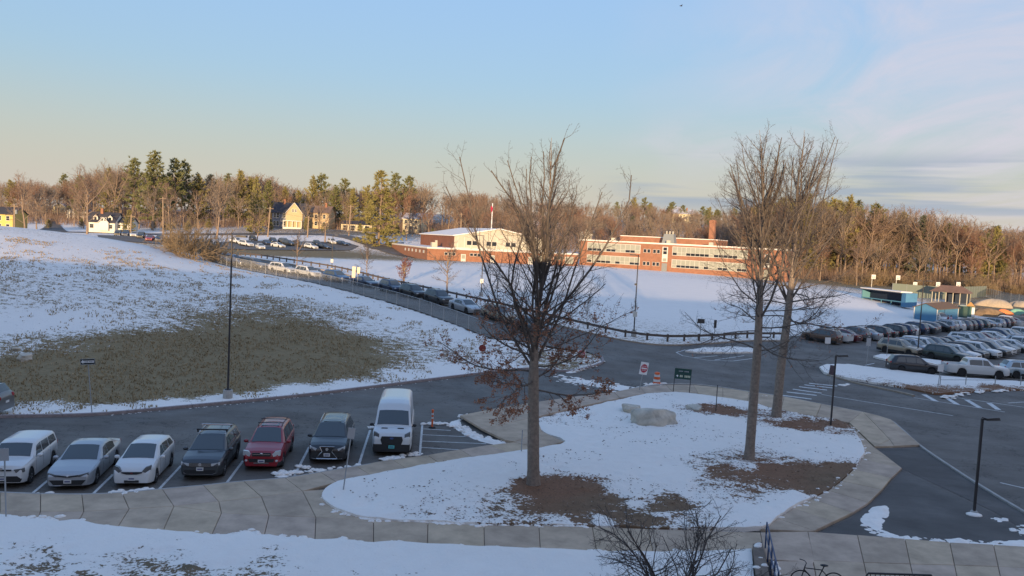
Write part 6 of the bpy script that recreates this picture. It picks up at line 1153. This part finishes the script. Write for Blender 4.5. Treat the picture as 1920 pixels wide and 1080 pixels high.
# ================================================================ TREES
BARKD = M('oak_bark', (.27, .215, .17), .95, noise=.35, nscale=7, bump=.5); TWIGD = M('oak_twig', (.095, .078, .068), .9); BARKB = M('wood_bark', (.27, .20, .145), .95, noise=.3, nscale=2); TWIGB = M('wood_twig', (.24, .165, .12), .95, noise=.2, nscale=.4); TWIGC = M('wood_twig_grey', (.25, .20, .155), .95); TWIGR = M('wood_twig_red', (.27, .15, .10), .95)
def jit(rs, d, a):
    q = Vector((rs.gauss(0, 1), rs.gauss(0, 1), rs.gauss(0, 1))); q = q-d*q.dot(d); return (d+q*a).normalized()
def limb(out, rs, p, d, L, r, lvl, maxl, P):
    n = (9, 7, 5, 4, 3)[min(lvl, 4)]; pts = [p.copy()]; rad = [r]; dirs = []; re = max(P['rmin'], r*P['tip'][min(lvl, len(P['tip'])-1)])
    for i in range(n):
        d = jit(rs, d, P['wan'][min(lvl, len(P['wan'])-1)]); tr = P['trop'][min(lvl, len(P['trop'])-1)]; d = (d+Vector((0, 0, tr/n*(1.6*i/n+.2)))).normalized(); p = p+d*(L/n); pts.append(p.copy()); rad.append(r+(re-r)*((i+1)/n)); dirs.append(d.copy())
    out.append((pts, rad, lvl))
    if lvl >= maxl: return
    k = P['kids'][min(lvl, len(P['kids'])-1)]; k = max(2, int(k*min(1.5, .45+L/P['ref'][min(lvl, len(P['ref'])-1)]*.55)))
    for j in range(k):
        t = P.get('start', .18)+(1-P.get('start', .18))*((j+rs.random())/k); i = min(n-1, int(t*n)); f = t*n-i; q = pts[i].lerp(pts[i+1], f); dd = dirs[i]; az = rs.random()*6.283
        o = dd.orthogonal().normalized(); o = Matrix.Rotation(az, 3, dd) @ o; a = R(rs.uniform(*P['ang'][min(lvl, len(P['ang'])-1)])); nd = (dd*math.cos(a)+o*math.sin(a)).normalized(); rr = rad[i]+(rad[i+1]-rad[i])*f
        limb(out, rs, q, nd, L*P['len'][min(lvl, len(P['len'])-1)]*rs.uniform(.6, 1.1)*(1.15-.65*t), max(P['rmin'], rr*P['rk'][min(lvl, len(P['rk'])-1)]), lvl+1, maxl, P)
def tubes(polys, sides):
    V = []; Fs = []
    for pts, rad, lvl in polys:
        n = sides[min(lvl, len(sides)-1)]; A = np.array([p[:] for p in pts]); D = np.gradient(A, axis=0); D /= np.maximum(np.linalg.norm(D, axis=1, keepdims=True), 1e-9); ref = np.array([.31, .9, .3]) if abs(D[0][1]) < .8 else np.array([1., 0, .2])
        U = np.cross(D, ref); U /= np.maximum(np.linalg.norm(U, axis=1, keepdims=True), 1e-9); W_ = np.cross(D, U); th = np.arange(n)*2*math.pi/n; rr = np.array(rad)[:, None, None]
        X = A[:, None, :]+rr*(np.cos(th)[None, :, None]*U[:, None, :]+np.sin(th)[None, :, None]*W_[:, None, :]); o = sum(len(v) for v in V) if False else tubes.o
        m = len(pts); V.append(X.reshape(-1, 3)); i = np.arange(m-1)[:, None]*n; k = np.arange(n)[None, :]; k2 = (k+1) % n; Fs.append(np.stack([o+i+k, o+i+k2, o+i+n+k2, o+i+n+k], -1).reshape(-1, 4)); tubes.o += m*n
    return V, Fs
def poly_mesh(name, polys, sides, mat):
    tubes.o = 0; V, Fs = tubes(polys, sides); v = np.concatenate(V); f = np.concatenate(Fs); me = bpy.data.meshes.new(name); me.vertices.add(len(v)); me.vertices.foreach_set('co', v.ravel()); me.loops.add(f.size); me.loops.foreach_set('vertex_index', f.ravel().astype(np.int32)); me.polygons.add(len(f)); me.polygons.foreach_set('loop_start', (np.arange(len(f))*4).astype(np.int32)); me.polygons.foreach_set('loop_total', np.full(len(f), 4, np.int32)); me.polygons.foreach_set('use_smooth', np.ones(len(f), bool)); me.update(); me.validate(); me.materials.append(mat); return me
def leaf_mesh(name, C, size, mat, rs, flat=.5):
    V = []; Fc = []
    for c in C:
        s = size*rs.uniform(.6, 1.3); a = Vector((rs.gauss(0, 1), rs.gauss(0, 1), rs.gauss(0, flat))).normalized(); b = a.orthogonal(); b = (Matrix.Rotation(rs.random()*6, 3, a) @ b).normalized(); e = a.cross(b); o = len(V); c = Vector(c)
        V += [c-a*s*.5, c+b*s*.3+e*s*.08, c+a*s*.5, c-b*s*.3+e*s*.08]; Fc.append((o, o+1, o+2, o+3))
    me = bpy.data.meshes.new(name); me.from_pydata(V, [], Fc); me.materials.append(mat); return me
def path_at(pts, t):
    n = len(pts)-1; x = min(n-1e-6, max(0, t*n)); i = int(x); return pts[i].lerp(pts[i+1], x-i), (pts[i+1]-pts[i]).normalized()
def hero(label, base, tips, seed, r0, h0, nl, spread, leaves=0, lz=(3.5, 8.), lead=6, lead_t=.42, bias=(0, 0), group='oaks on the planting island', rsc=1., lel=(56, 76), ltr=.75, umax=.93):
    """tips: pixels up the trunk's centre line, last one the treetop"""
    rs = random.Random(seed); b = G(*base); K = [b+Vector((0, 0, .05))]+[at(x, y, b.y) for x, y in tips]; o = b.copy(); tr = spline([k-o for k in K], 8); H = tr[-1].z; n = len(tr); rad = [max(.008, r0*float(np.interp(i/(n-1), [0, .3, lead_t, lead_t+.12, .75, 1], [.95, .8, .66, .36, .14, .02]))) for i in range(n)]; rad[0] = r0*1.25; rad[1] = r0*1.06; rad[2] = r0
    out = []; P = dict(wan=[.10, .12, .16, .2, .22], trop=[.55, .5, .35, .25, .2], tip=[.25, .3, .35, .5, .6], kids=[13, 9, 4, 2], ref=[4., 1.7, .8, .4], ang=[(28, 58), (25, 60), (25, 65), (30, 70)], len=[.42, .45, .5, .5], rk=[.5, .42, .5, .7], rmin=.0035*rsc, start=.15)
    for j in range(nl):
        t = h0/H+(1-h0/H)*((j+rs.random()*.8)/nl)**1.1*umax; p, d = path_at(tr, t); u = (t-h0/H)/(1-h0/H); az = j*2.399+rs.uniform(-.4, .4); el = np.interp(u, [0, .12, .35, .65, 1], [-8, 12, 38, 55, 68])+rs.uniform(-10, 10); L = spread*np.interp(u, [0, .15, .4, .75, 1], [.85, 1., .85, .42, .14])*rs.uniform(.75, 1.15)
        d2 = Vector((math.cos(az)*math.cos(R(el))+bias[0], math.sin(az)*math.cos(R(el)), math.sin(R(el)))).normalized(); rr = r0*np.interp(u, [0, .5, 1], [.16, .13, .07])*rs.uniform(.8, 1.2); P['trop'][0] = np.interp(u, [0, .2, .6], [.25, .8, .7]); limb(out, rs, p, d2, L, rr, 1, 4, dict(P, trop=[0, P['trop'][0], .45, .3, .2]))
    for j in range(lead):                           # upright leaders
        t = lead_t+rs.uniform(-.05, .30); p, d = path_at(tr, t); az = j*6.283/lead+rs.uniform(-.3, .3); el = rs.uniform(*lel); L = (H-p.z)*rs.uniform(.62, .9)/math.sin(R(el)); d2 = Vector((math.cos(az)*math.cos(R(el)), math.sin(az)*math.cos(R(el)), math.sin(R(el)))); limb(out, rs, p, d2, L, r0*rs.uniform(.17, .26), 1, 4, dict(P, trop=[0, ltr, .5, .3, .2], kids=[13, 15, 4, 2], len=[.42, .24, .42, .45], rk=[.5, .38, .5, .7], ref=[4, 4., .9, .4], ang=[(25, 50), (20, 48), (25, 55), (30, 60)]))
    root = thing('oak_tree', label, 'tree', tuple(o), 0, group); link('trunk', poly_mesh('trunk', [(tr, rad, 0)], [14], BARKD), root); big = [q for q in out if q[2] == 1]; sm = [q for q in out if q[2] > 1]; link('limbs', poly_mesh('limbs', big, [6, 6], M('oak_limb', (.13, .108, .092), .95, noise=.3, nscale=6, bump=.3)), root)['kind'] = 'stuff'; c = link('crown', poly_mesh('crown', sm, [6, 6, 5, 3, 3], TWIGD), root); c['kind'] = 'stuff'
    if leaves:
        cand = [q for q in sm if q[2] >= 3 and lz[0] < q[0][0].z < lz[1]]; C = []
        while len(C) < leaves and cand:
            q = rs.choice(cand); z = q[0][0].z
            if rs.random() > np.interp(z, [lz[0], lz[0]+.25*(lz[1]-lz[0]), lz[1]], [1, 1, .04]): continue
            for _ in range(rs.randint(2, 5)): t = rs.random(); p, _d = path_at(q[0], t); C.append(p+Vector((rs.gauss(0, .05), rs.gauss(0, .05), rs.gauss(-.03, .05))))
        l = link('leaves', leaf_mesh('leaves', C, .10, M('dead_oak_leaf', (.42, .20, .11), .8, col2=(.26, .12, .07), nscale=3.), rs), root); l['kind'] = 'stuff'
    return root
hero('bare oak with rusty leaves clinging to its low limbs, nearest the parking bays', (1000, 915), [(1000, 800), (1001, 690), (1008, 590), (1022, 480), (1030, 380), (1034, 258)], 11, .30, 4.2, 44, 4.7, 10000, (2.4, 8.8), 20, .36, lel=(46, 78), ltr=.4, umax=.9)
hero('bare oak without leaves leaning slightly beside the rusty mulch patch', (1404, 868), [(1412, 760), (1421, 640), (1426, 520), (1430, 420), (1432, 330), (1424, 244)], 23, .27, 5.2, 40, 5.0, 60, (3, 7), 15, .42, (-.1, 0), lel=(58, 84), ltr=.75, umax=.9)
hero('tall bare oak behind the leafless one, near the path lamp', (1455, 787), [(1464, 690), (1476, 600), (1487, 500), (1495, 420), (1502, 340), (1508, 244)], 37, .32, 6.3, 44, 5.6, 900, (4.2, 9.), 18, .42, (.1, 0), lel=(56, 82), ltr=.7, umax=.9)
# low bare ornamental tree right under the viewpoint
rs = random.Random(4); b = onz(1262, 1185, .1); out = []; P = dict(wan=[.14, .16, .2, .24, .25], trop=[.2, .15, .15, .1, .1], tip=[.35, .35, .4, .5, .6], kids=[9, 9, 6, 4, 2], ref=[3.8, 2., .9, .45], ang=[(25, 60)]*4, len=[.6, .55, .55, .55], rk=[.6, .6, .6, .7], rmin=.0028, start=.2)
for j in range(10):
    az = j*.9+rs.uniform(-.3, .3); el = rs.uniform(22, 58); limb(out, rs, Vector((0, 0, .5)), Vector((math.cos(az)*math.cos(R(el)), math.sin(az)*math.cos(R(el)), math.sin(R(el)))), rs.uniform(2.8, 3.8), .045, 1, 4, P)
root = thing('ornamental_tree', 'low spreading bare ornamental tree beside the stone wall and railing', 'tree', tuple(b)); link('trunk', poly_mesh('trunk', [([Vector((0, 0, -.1)), Vector((.02, 0, .3)), Vector((0, 0, .62))], [.12, .10, .08], 0)], [10], BARKD), root); link('crown', poly_mesh('crown', out, [8, 6, 5, 3, 3], TWIGD), root)['kind'] = 'stuff'
# ---------------------------------------------------------------- background prototypes, height 1 = 18 m
def norm_h(a_, b_, H):
    v = np.empty(len(b_.vertices)*3); b_.vertices.foreach_get('co', v); k = H/np.percentile(v[2::3], 99.6); s = Matrix.Diagonal((1, 1, k, 1)); a_.transform(s); b_.transform(s); return a_, b_
def bare_proto(seed, H=18., lead=5, h0=.25, sp=.33, tw=TWIGB, rmin=.016, bushy=1., bark=BARKB):
    rs = random.Random(seed); out = []; tr = [Vector((0, 0, -.5))]; d = Vector((0, 0, 1))
    for i in range(8): d = jit(rs, d, .05); d = (d+Vector((0, 0, .25))).normalized(); tr.append(tr[-1]+d*H*.085)
    rad = [.30-.03*i for i in range(9)]
    P = dict(wan=[.1, .13, .16, .2], trop=[.5, .5, .4, .3], tip=[.3, .3, .4, .6], kids=[10, int(9*bushy), int(7*bushy)], ref=[6, 4., 1.8], ang=[(25, 55), (22, 58), (25, 60)], len=[.45, .45, .55], rk=[.55, .5, .6], rmin=rmin, start=.2)
    for j in range(int(9*bushy)):
        t = h0*1.3+(1-h0*1.3)*j/9; p, _ = path_at(tr, min(t, .98)); az = j*2.4+rs.random(); el = rs.uniform(20, 55); limb(out, rs, p, Vector((math.cos(az)*math.cos(R(el)), math.sin(az)*math.cos(R(el)), math.sin(R(el)))), H*sp*rs.uniform(.6, 1.1), .10, 1, 3, P)
    for j in range(lead):
        p, _ = path_at(tr, rs.uniform(.55, 1.)); az = j*6.28/lead+rs.random(); el = rs.uniform(55, 80); limb(out, rs, p, Vector((math.cos(az)*math.cos(R(el)), math.sin(az)*math.cos(R(el)), math.sin(R(el)))), (H-p.z)*rs.uniform(.8, 1.05), .15, 1, 3, P)
    a_, b_ = poly_mesh('trunk', [(tr, rad, 0)]+[q for q in out if q[2] == 1], [7, 4], bark), poly_mesh('crown', [q for q in out if q[2] > 1], [5, 5, 3, 3], tw)
    return norm_h(a_, b_, H)
BP = [bare_proto(1), bare_proto(2, lead=7, h0=.35, sp=.25, tw=TWIGC), bare_proto(3, lead=4, h0=.2, sp=.38), bare_proto(4, lead=6, h0=.4, sp=.28, tw=TWIGR, bushy=1.15), bare_proto(5, lead=8, h0=.3, sp=.3, tw=TWIGC, bushy=1.2), bare_proto(6, lead=3, h0=.5, sp=.22, bushy=.8)]
NEED = [M('needles_yellow', (.30, .26, .09), .85, col2=(.18, .17, .06), nscale=.5), M('needles_green', (.20, .20, .08), .85, col2=(.11, .125, .05), nscale=.5), M('needles_blue', (.13, .14, .085), .85, col2=(.08, .09, .06), nscale=.5)]
def pine_proto(seed, kind, H=24., mat=0):
    rs = random.Random(seed); out = []; V = []; Fc = []; tr = [Vector((rs.gauss(0, .12), rs.gauss(0, .12), -.5+H*i/8)) for i in range(9)]; rad = [.34*(1-i/8.6) for i in range(9)]
    def tuft(c, d, s, k):
        for _ in range(k):
            a = jit(rs, d, .9); q = a.orthogonal(); q = (Matrix.Rotation(rs.random()*6.3, 3, a) @ q).normalized(); o = len(V); w_ = s*rs.uniform(.12, .22); V.extend([c-q*w_, c+q*w_, c+a*s*rs.uniform(.7, 1.3)]); Fc.append((o, o+1, o+2))
    nb = {'pine': 46, 'spruce': 100, 'dense': 80}[kind]
    for j in range(nb):
        u = (j+rs.random())/nb
        if kind == 'pine': t = .32+.66*u; L = H*.20*np.interp(u, [0, .25, .7, 1], [.6, 1., .8, .25])*rs.uniform(.55, 1.25); el = np.interp(u, [0, 1], [2, 45])+rs.uniform(-8, 10)
        elif kind == 'spruce': t = .04+.95*u; L = H*.24*(1-u)**.85*rs.uniform(.75, 1.15)+.3; el = np.interp(u, [0, 1], [-18, 25])+rs.uniform(-6, 6)
        else: t = .12+.86*u; L = H*.24*np.interp(u, [0, .2, .6, 1], [.7, 1, .8, .2])*rs.uniform(.7, 1.15); el = np.interp(u, [0, 1], [0, 55])+rs.uniform(-10, 12)
        p, _ = path_at(tr, t); az = j*2.4+rs.uniform(-.5, .5); d = Vector((math.cos(az)*math.cos(R(el)), math.sin(az)*math.cos(R(el)), math.sin(R(el)))); q = [p]; dd = d
        for i in range(4): dd = (jit(rs, dd, .1)+Vector((0, 0, .06))).normalized(); q.append(q[-1]+dd*L/4)
        out.append((q, [.07, .055, .04, .03, .02], 1)); k = max(3, int(L/.42))
        for i in range(k):
            s = .25+.75*(i+rs.random())/k; c, dr = path_at(q, s); c = c+Vector((rs.gauss(0, .28), rs.gauss(0, .28), rs.gauss(.05, .16)))
            tuft(c, (dr+Vector((0, 0, .5 if kind != 'spruce' else -.15))).normalized(), .85 if kind != 'pine' else .95, 9)
    for _ in range(6): tuft(tr[-1]-Vector((0, 0, rs.random()*1.5)), Vector((0, 0, 1)), .9, 6)
    me = bpy.data.meshes.new('crown'); me.from_pydata(V, [], Fc); me.materials.append(NEED[mat]); return poly_mesh('trunk', [(tr, rad, 0)]+out, [7, 3], BARKB), me
PP = {'pine': [pine_proto(1, 'pine', mat=1), pine_proto(2, 'pine', mat=0), pine_proto(7, 'pine', mat=1)], 'spruce': [pine_proto(3, 'spruce', mat=0), pine_proto(4, 'spruce', mat=2)], 'dense': [pine_proto(5, 'dense', mat=0), pine_proto(6, 'dense', mat=1)]}
def tree(name, pair, x, y, h, proto_h, label, group, rs, wid=1.):
    s = h/proto_h; o = thing(name, label, 'tree', (x, y, Z(x, y)-.1), rs.random()*6.28, group); k = s*wid*rs.uniform(.9, 1.1); o.scale = (k, k, s)
    link('trunk', pair[0], o); link('crown', pair[1], o)['kind'] = 'stuff'; return o
def tree_px(name, pair, px_, ytop, Y, proto_h, label, group, rs, wid=1.):
    t = AT(px_, ytop, Y); g = Z(t.x, t.y); return tree(name, pair, t.x, t.y, max(3, t.z-g), proto_h, label, group, rs, wid)
rs = random.Random(77)
# single trees one can point to
for px_, yt, Y, k, pr, w_, lb in ((290, 283, 226, 'dense', 1, 1.15, 'massive dark pine that is the tallest tree behind the houses'), (252, 296, 236, 'pine', 0, 1., 'slender dark pine just beside the tallest pine'), (330, 296, 236, 'pine', 2, 1., 'dark pine leaning out past the tallest pine'), (348, 302, 242, 'pine', 0, .9, 'narrow pine at the outer edge of the tall pine group'), (120, 326, 300, 'pine', 0, 1., 'lone pine top rising behind the side street houses'), (242, 392, 192, 'spruce', 0, 1.3, 'ragged yellow-green evergreen beside the white cottage'), (716, 318, 188, 'spruce', 0, 1.25, 'broad yellow-green spruce standing by the street near the gymnasium'), (742, 324, 260, 'pine', 0, 1.1, 'flat-topped pine directly behind the broad spruce'), (768, 330, 265, 'pine', 2, 1.1, 'second flat-topped pine behind the broad spruce'), (482, 330, 212, 'spruce', 0, .8, 'ragged half-bare evergreen beside the large gabled house'), (604, 326, 262, 'pine', 0, 1.2, 'dark pine with open crown above the tan house'), (588, 330, 258, 'dense', 0, 1., 'olive evergreen above the porch of the large gabled house'), (648, 334, 262, 'pine', 2, 1.2, 'dark flat pine above the cream garage'), (1187, 404, 262, 'spruce', 1, 1.3, 'single dark green spruce behind the classroom block'), (1733, 402, 196, 'spruce', 1, .8, 'narrow dark spruce spiking above the bare woods by the courts'), (1612, 386, 205, 'pine', 0, 1., 'tall pine at the corner of the evergreen grove'), (1646, 381, 203, 'pine', 2, 1., 'tallest pine at the edge of the bare woods'), (1862, 424, 235, 'pine', 0, 1.2, 'rounded dark pine over the woods beyond the courts'), (575, 404, 215, 'dense', 0, .9, 'low olive evergreen in front of the tan house')):
    tree_px('pine_tree' if k != 'spruce' else 'spruce_tree', PP[k][pr], px_, yt, Y, 24., lb, 'evergreens one can tell apart', rs, w_)
for px_, yt, Y, pr, w_, lb in ((165, 308, 186, 0, 1.05, 'tall bare tree with a pale trunk in front of the white cottage'), (48, 322, 184, 2, 1.15, 'wide bare tree at the street corner beside the yellow house'), (70, 345, 190, 1, 1., 'upright bare tree beside the side street'), (409, 326, 188, 4, 1.2, 'wide many-stemmed bare tree by the street lot'), (484, 388, 178, 2, 1.3, 'small forked bare tree in front of the lot'), (612, 392, 184, 5, 1.4, 'crooked bare tree in front of the cream garage'), (215, 302, 235, 4, 1.1, 'round-topped bare tree behind the white cottage'), (322, 345, 200, 2, 1.1, 'bare tree with spreading limbs below the tall pine group'), (795, 338, 262, 1, 1., 'pair-stemmed bare tree above the cream house'), (1700, 398, 205, 5, 1., 'tall bare tree with a straight pale trunk behind the courts'), (1665, 400, 201, 1, 1., 'tall bare tree beside the tallest pine'), (1612, 455, 168, 2, .9, 'low bare tree behind the dugout')):
    tree_px('bare_tree', BP[pr], px_, yt, Y, 18., lb, 'bare trees one can tell apart', rs, w_)
SM = bare_proto(21, 18, 5, .2, .34, TWIGD, .03, .8); 
for px_, yb, yt, lb, w_ in ((688, 517, 452, 'small bare tree behind the two sign backs coloured as sunlit', 1.), (838, 547, 450, 'bare sapling on the snow field in front of the gymnasium', 1.05), (556, 499, 428, 'thin bare tree behind the pair of white SUVs', .9), (1100, 610, 545, 'slight bare sapling beside the guardrail behind the oak', .7)):
    b = G(px_, yb); t = at(px_, yt, b.y); tree('bare_sapling', SM, b.x, b.y, t.z-b.z, 18., lb, 'saplings on the snow field', rs, w_)
b = G(757, 530); cr = bare_proto(31, 6, 8, .12, .5, M('crab_twig', (.22, .10, .10), .9), .03, 1.2); tree('crabapple_tree', cr, b.x, b.y, 4.2, 6., 'small purplish crabapple tree on the snow field by the guardrail', None, rs, 1.1)
def bush_proto(seed, H, tw):
    rs = random.Random(seed); out = []; P = dict(wan=[.1, .14, .18, .22], trop=[.3, .3, .25, .2], tip=[.3, .3, .4, .6], kids=[9, 10, 7], ref=[3, 3, 1.4], ang=[(20, 50)]*3, len=[.5, .45, .55], rk=[.6, .55, .6], rmin=.016, start=.12)
    for j in range(26):
        az = j*2.4; el = rs.uniform(30, 85); limb(out, rs, Vector((rs.gauss(0, .5), rs.gauss(0, .5), -.1)), Vector((math.cos(az)*math.cos(R(el)), math.sin(az)*math.cos(R(el)), math.sin(R(el)))), H*rs.uniform(.5, .9), .035, 1, 3, P)
    return norm_h(poly_mesh('stems', [q for q in out if q[2] == 1], [5, 5], tw), poly_mesh('crown', [q for q in out if q[2] > 1], [4, 4, 3, 3], tw), H)
bs = bush_proto(41, 6., M('thicket_twig', (.25, .185, .11), .95))
for px_, yb, h, lb in ((345, 484, 6., 'left half of the tawny thicket at the end of the queue'), (385, 489, 5.2, 'right half of the tawny thicket beside the tan SUV'), (322, 474, 4.6, 'tawny bush at the crest of the mound beside the thicket')):
    b = G(px_, yb); tree('thicket_bush', bs, b.x, b.y+1.5, h, 6., lb, 'tawny bushes at the road', rs, 1.3)
# woods: skyline height read at pixels
SK = [(-60, 335), (0, 330), (60, 332), (100, 337), (140, 328), (180, 310), (230, 305), (270, 315), (350, 322), (420, 325), (480, 318), (520, 338), (560, 346), (620, 342), (680, 348), (720, 340), (780, 342), (850, 354), (900, 353), (960, 374), (1000, 376), (1160, 378), (1250, 384), (1350, 394), (1400, 376), (1500, 370), (1600, 374), (1700, 384), (1780, 394), (1850, 416), (1990, 428)]
def sky_y(px_): return float(np.interp(px_, [a for a, b in SK], [b for a, b in SK]))
LB = ['fine-twigged bare tree', 'grey upright bare tree', 'broad bare tree', 'reddish bare tree', 'dense grey bare tree', 'thin bare tree']
def wood(x0, x1, step, Y0, Y1, drop, where, group, mix=None, jy=6, nmax=999):
    px_ = x0; n_ = 0
    while px_ < x1 and n_ < nmax:
        q = px_+rs.uniform(-.4, .4)*step; Y = rs.uniform(Y0, Y1); yt = sky_y(q)+drop+rs.uniform(-2, jy*1.6); t = AT(q, yt, Y); h = t.z-Z(t.x, t.y); i = rs.randrange(6); n_ += 1
        if h > 4: tree('bare_tree', BP[i], t.x, t.y, min(h, 30), 18., f'{LB[i]} {where}', group, rs, 1.0 if h > 10 else 1.25)
        px_ += step
wood(-40, 880, 21, 238, 262, 6, 'in the woods behind the street houses', 'bare trees behind the houses'); wood(-40, 880, 24, 265, 300, 4, 'on the slope high behind the street houses', 'bare trees on the slope behind the houses', jy=4); wood(-30, 860, 40, 222, 238, 30, 'between the street houses', 'bare trees between the houses', jy=14)
wood(1395, 1990, 15, 188, 206, 3, 'at the front of the woods beyond the courts', 'bare trees beyond the courts', jy=8); wood(1390, 1990, 19, 210, 245, 2, 'deep in the woods beyond the courts', 'bare trees deep beyond the courts', jy=5); wood(1500, 1990, 40, 176, 188, 60, 'low at the edge of the woods by the courts', 'low bare trees by the courts', jy=18)
def hill(n_, Y0, Y1, hm, where, group):
    for k in range(n_):
        Y = Y0+(Y1-Y0)*((k+rs.random())/n_); px_ = rs.uniform(850, 1470); t = AT(px_, 400, Y); i = rs.randrange(5); tree('bare_tree', BP[i], t.x, t.y, hm*rs.uniform(.75, 1.15), 18., f'{LB[i]} {where}', group, rs, 1.15)
hill(60, 222, 290, 14, 'low on the hillside behind the school', 'bare trees low on the far hillside'); hill(60, 290, 440, 16, 'high on the hillside behind the school', 'bare trees high on the far hillside')
for k in range(20): q = rs.uniform(1150, 1460); Y = rs.uniform(395, 440); t = AT(q, 390, Y); tree('pine_tree', PP['pine'][rs.randrange(3)], t.x, t.y, rs.uniform(15, 20), 24., 'small dark pine on the crest of the far wooded hill', 'pines on the far crest', rs, 1.2)
for k in range(26):
    q = rs.uniform(1395, 1600); Y = rs.uniform(196, 232); yt = sky_y(q)+rs.uniform(-6, 26); t = AT(q, yt, Y); i = rs.random() < .65; tree('pine_tree', PP['dense'][0] if i else PP['pine'][1], t.x, t.y, t.z-Z(t.x, t.y), 24., ('olive evergreen in the grove behind the oaks' if i else 'yellow-green pine in the grove behind the oaks'), 'evergreens in the grove', rs, 1.1)
for k in range(12): q = rs.uniform(1600, 1950); yt = sky_y(q)+rs.uniform(-4, 40); tree_px('pine_tree', PP[('pine', 'dense', 'spruce')[k % 3]][k % 2], q, yt, rs.uniform(196, 226), 24., ('slim', 'full', 'pointed')[k % 3]+' dark evergreen among the bare woods beyond the courts', 'evergreens beyond the courts', rs, .9)
for k, px_ in enumerate((372, 395, 428, 452, 470, 505, 535, 560, 630, 662, 690, 150, 205, 20)):
    yt = sky_y(px_)+rs.uniform(-3, 14); Y = rs.uniform(242, 262); i = k % 3; tree_px('pine_tree', (PP['dense'][0], PP['pine'][1], PP['dense'][1])[i], px_, yt, Y, 24., ('olive evergreen', 'yellow-green pine', 'dark evergreen')[i]+' among the bare trees behind the houses', 'evergreens among the bare trees', rs, 1.)
for k in range(24): q = rs.uniform(-30, 840); Y = rs.uniform(214, 236); t = AT(q, 430, Y); tree('evergreen_shrub', PP['dense'][k % 2], t.x, t.y, rs.uniform(2.5, 5), 24., ('olive' if k % 2 == 0 else 'dark')+' garden evergreen around the street houses', 'garden evergreens', rs, 1.8)
for k in range(26): q = rs.uniform(1590, 1950); Y = rs.uniform(170, 190); t = AT(q, 520, Y); tree('thicket_bush', bs, t.x, t.y, rs.uniform(3, 6), 6., 'brown bush in the undergrowth behind the courts', 'bushes behind the courts', rs, 1.3)
# undergrowth: thin stems too many to count
def brush(n_, boxes, hmin, hmax, mat, seed, label):
    g = np.random.RandomState(seed); V = []; tot = 0; fs = []
    for (p0, p1, Y0, Y1, w_) in boxes:
        k = int(n_*w_); px_ = g.uniform(p0, p1, k); Y = g.uniform(Y0, Y1, k)*KY; X = (px_-960)/FPX*Y; z = Zv(X, Y); h = g.uniform(hmin, hmax, k); dx_ = g.normal(0, .25, k)*h; wd = g.uniform(.03, .09, k); a = g.uniform(0, 3.14, k)
        A = np.stack([np.c_[X-wd*np.cos(a), Y-wd*np.sin(a), z-.1], np.c_[X+wd*np.cos(a), Y+wd*np.sin(a), z-.1], np.c_[X+dx_, Y+dx_*.5, z+h]], 1).reshape(-1, 3); V.append(A)
    V = np.concatenate(V); me = bpy.data.meshes.new('undergrowth'); me.from_pydata(V.tolist(), [], (np.arange(len(V)).reshape(-1, 3)).tolist()); me.materials.append(mat); link('undergrowth', me, None, label, 'undergrowth', None, 'stuff')
def far_wood(n_boxes, seed, label, mats):
    g = np.random.RandomState(seed); lows = [bare_proto(60+i, lead=5+i, h0=.3, sp=.3, rmin=.035, bushy=.62) for i in range(4)]; cache = []
    for tm, cm in lows:
        for me in (tm, cm): 
            v = np.empty(len(me.vertices)*3); me.vertices.foreach_get('co', v); f = np.empty(len(me.loops), np.int32); me.loops.foreach_get('vertex_index', f); cache.append((v.reshape(-1, 3), f.reshape(-1, 4)))
    for mi, mat in enumerate(mats):
        V = []; Fq = []; o = 0
        for (p0, p1, Y0, Y1, k, drop, hmax) in n_boxes:
            for _ in range(k//len(mats)):
                q = g.uniform(p0, p1); Y = g.uniform(Y0, Y1)*KY; X = (q-960)/FPX*Y; z = Z(X, Y); t = at(q, sky_y(q)+drop+abs(g.normal(0, 7)), Y); h = min(hmax, max(7., t.z-z)); i = g.randint(4); a = g.uniform(0, 6.28); s = h/18.; w_ = s*g.uniform(1., 1.3)
                for v, f in cache[2*i:2*i+2]:
                    x = (v[:, 0]*math.cos(a)-v[:, 1]*math.sin(a))*w_+X; y = (v[:, 0]*math.sin(a)+v[:, 1]*math.cos(a))*w_+Y; V.append(np.c_[x, y, v[:, 2]*s+z]); Fq.append(f+o); o += len(v)
        v = np.concatenate(V); f = np.concatenate(Fq); me = bpy.data.meshes.new('far_wood'); me.vertices.add(len(v)); me.vertices.foreach_set('co', v.ravel()); me.loops.add(f.size); me.loops.foreach_set('vertex_index', f.ravel().astype(np.int32)); me.polygons.add(len(f)); me.polygons.foreach_set('loop_start', (np.arange(len(f))*4).astype(np.int32)); me.polygons.foreach_set('loop_total', np.full(len(f), 4, np.int32)); me.update(); me.materials.append(mat); link('far_wood', me, None, label[mi], 'woods', None, 'stuff'); print('far_wood', len(f))
far_wood([(-60, 900, 262, 330, 170, 4, 24), (850, 1480, 230, 300, 70, 22, 16), (850, 1500, 300, 450, 130, 0, 18), (1380, 1990, 215, 280, 110, 4, 24)], 5, ['far-off tawny bare woods massed along the horizon', 'far-off greyish bare woods massed along the horizon'], [TWIGB, TWIGC])
brush(90000, [(-60, 900, 236, 320, .35), (850, 1500, 215, 460, .4), (1480, 1990, 182, 260, .25)], 1.5, 6., TWIGB, 1, 'tangle of thin bare stems filling the far woods')
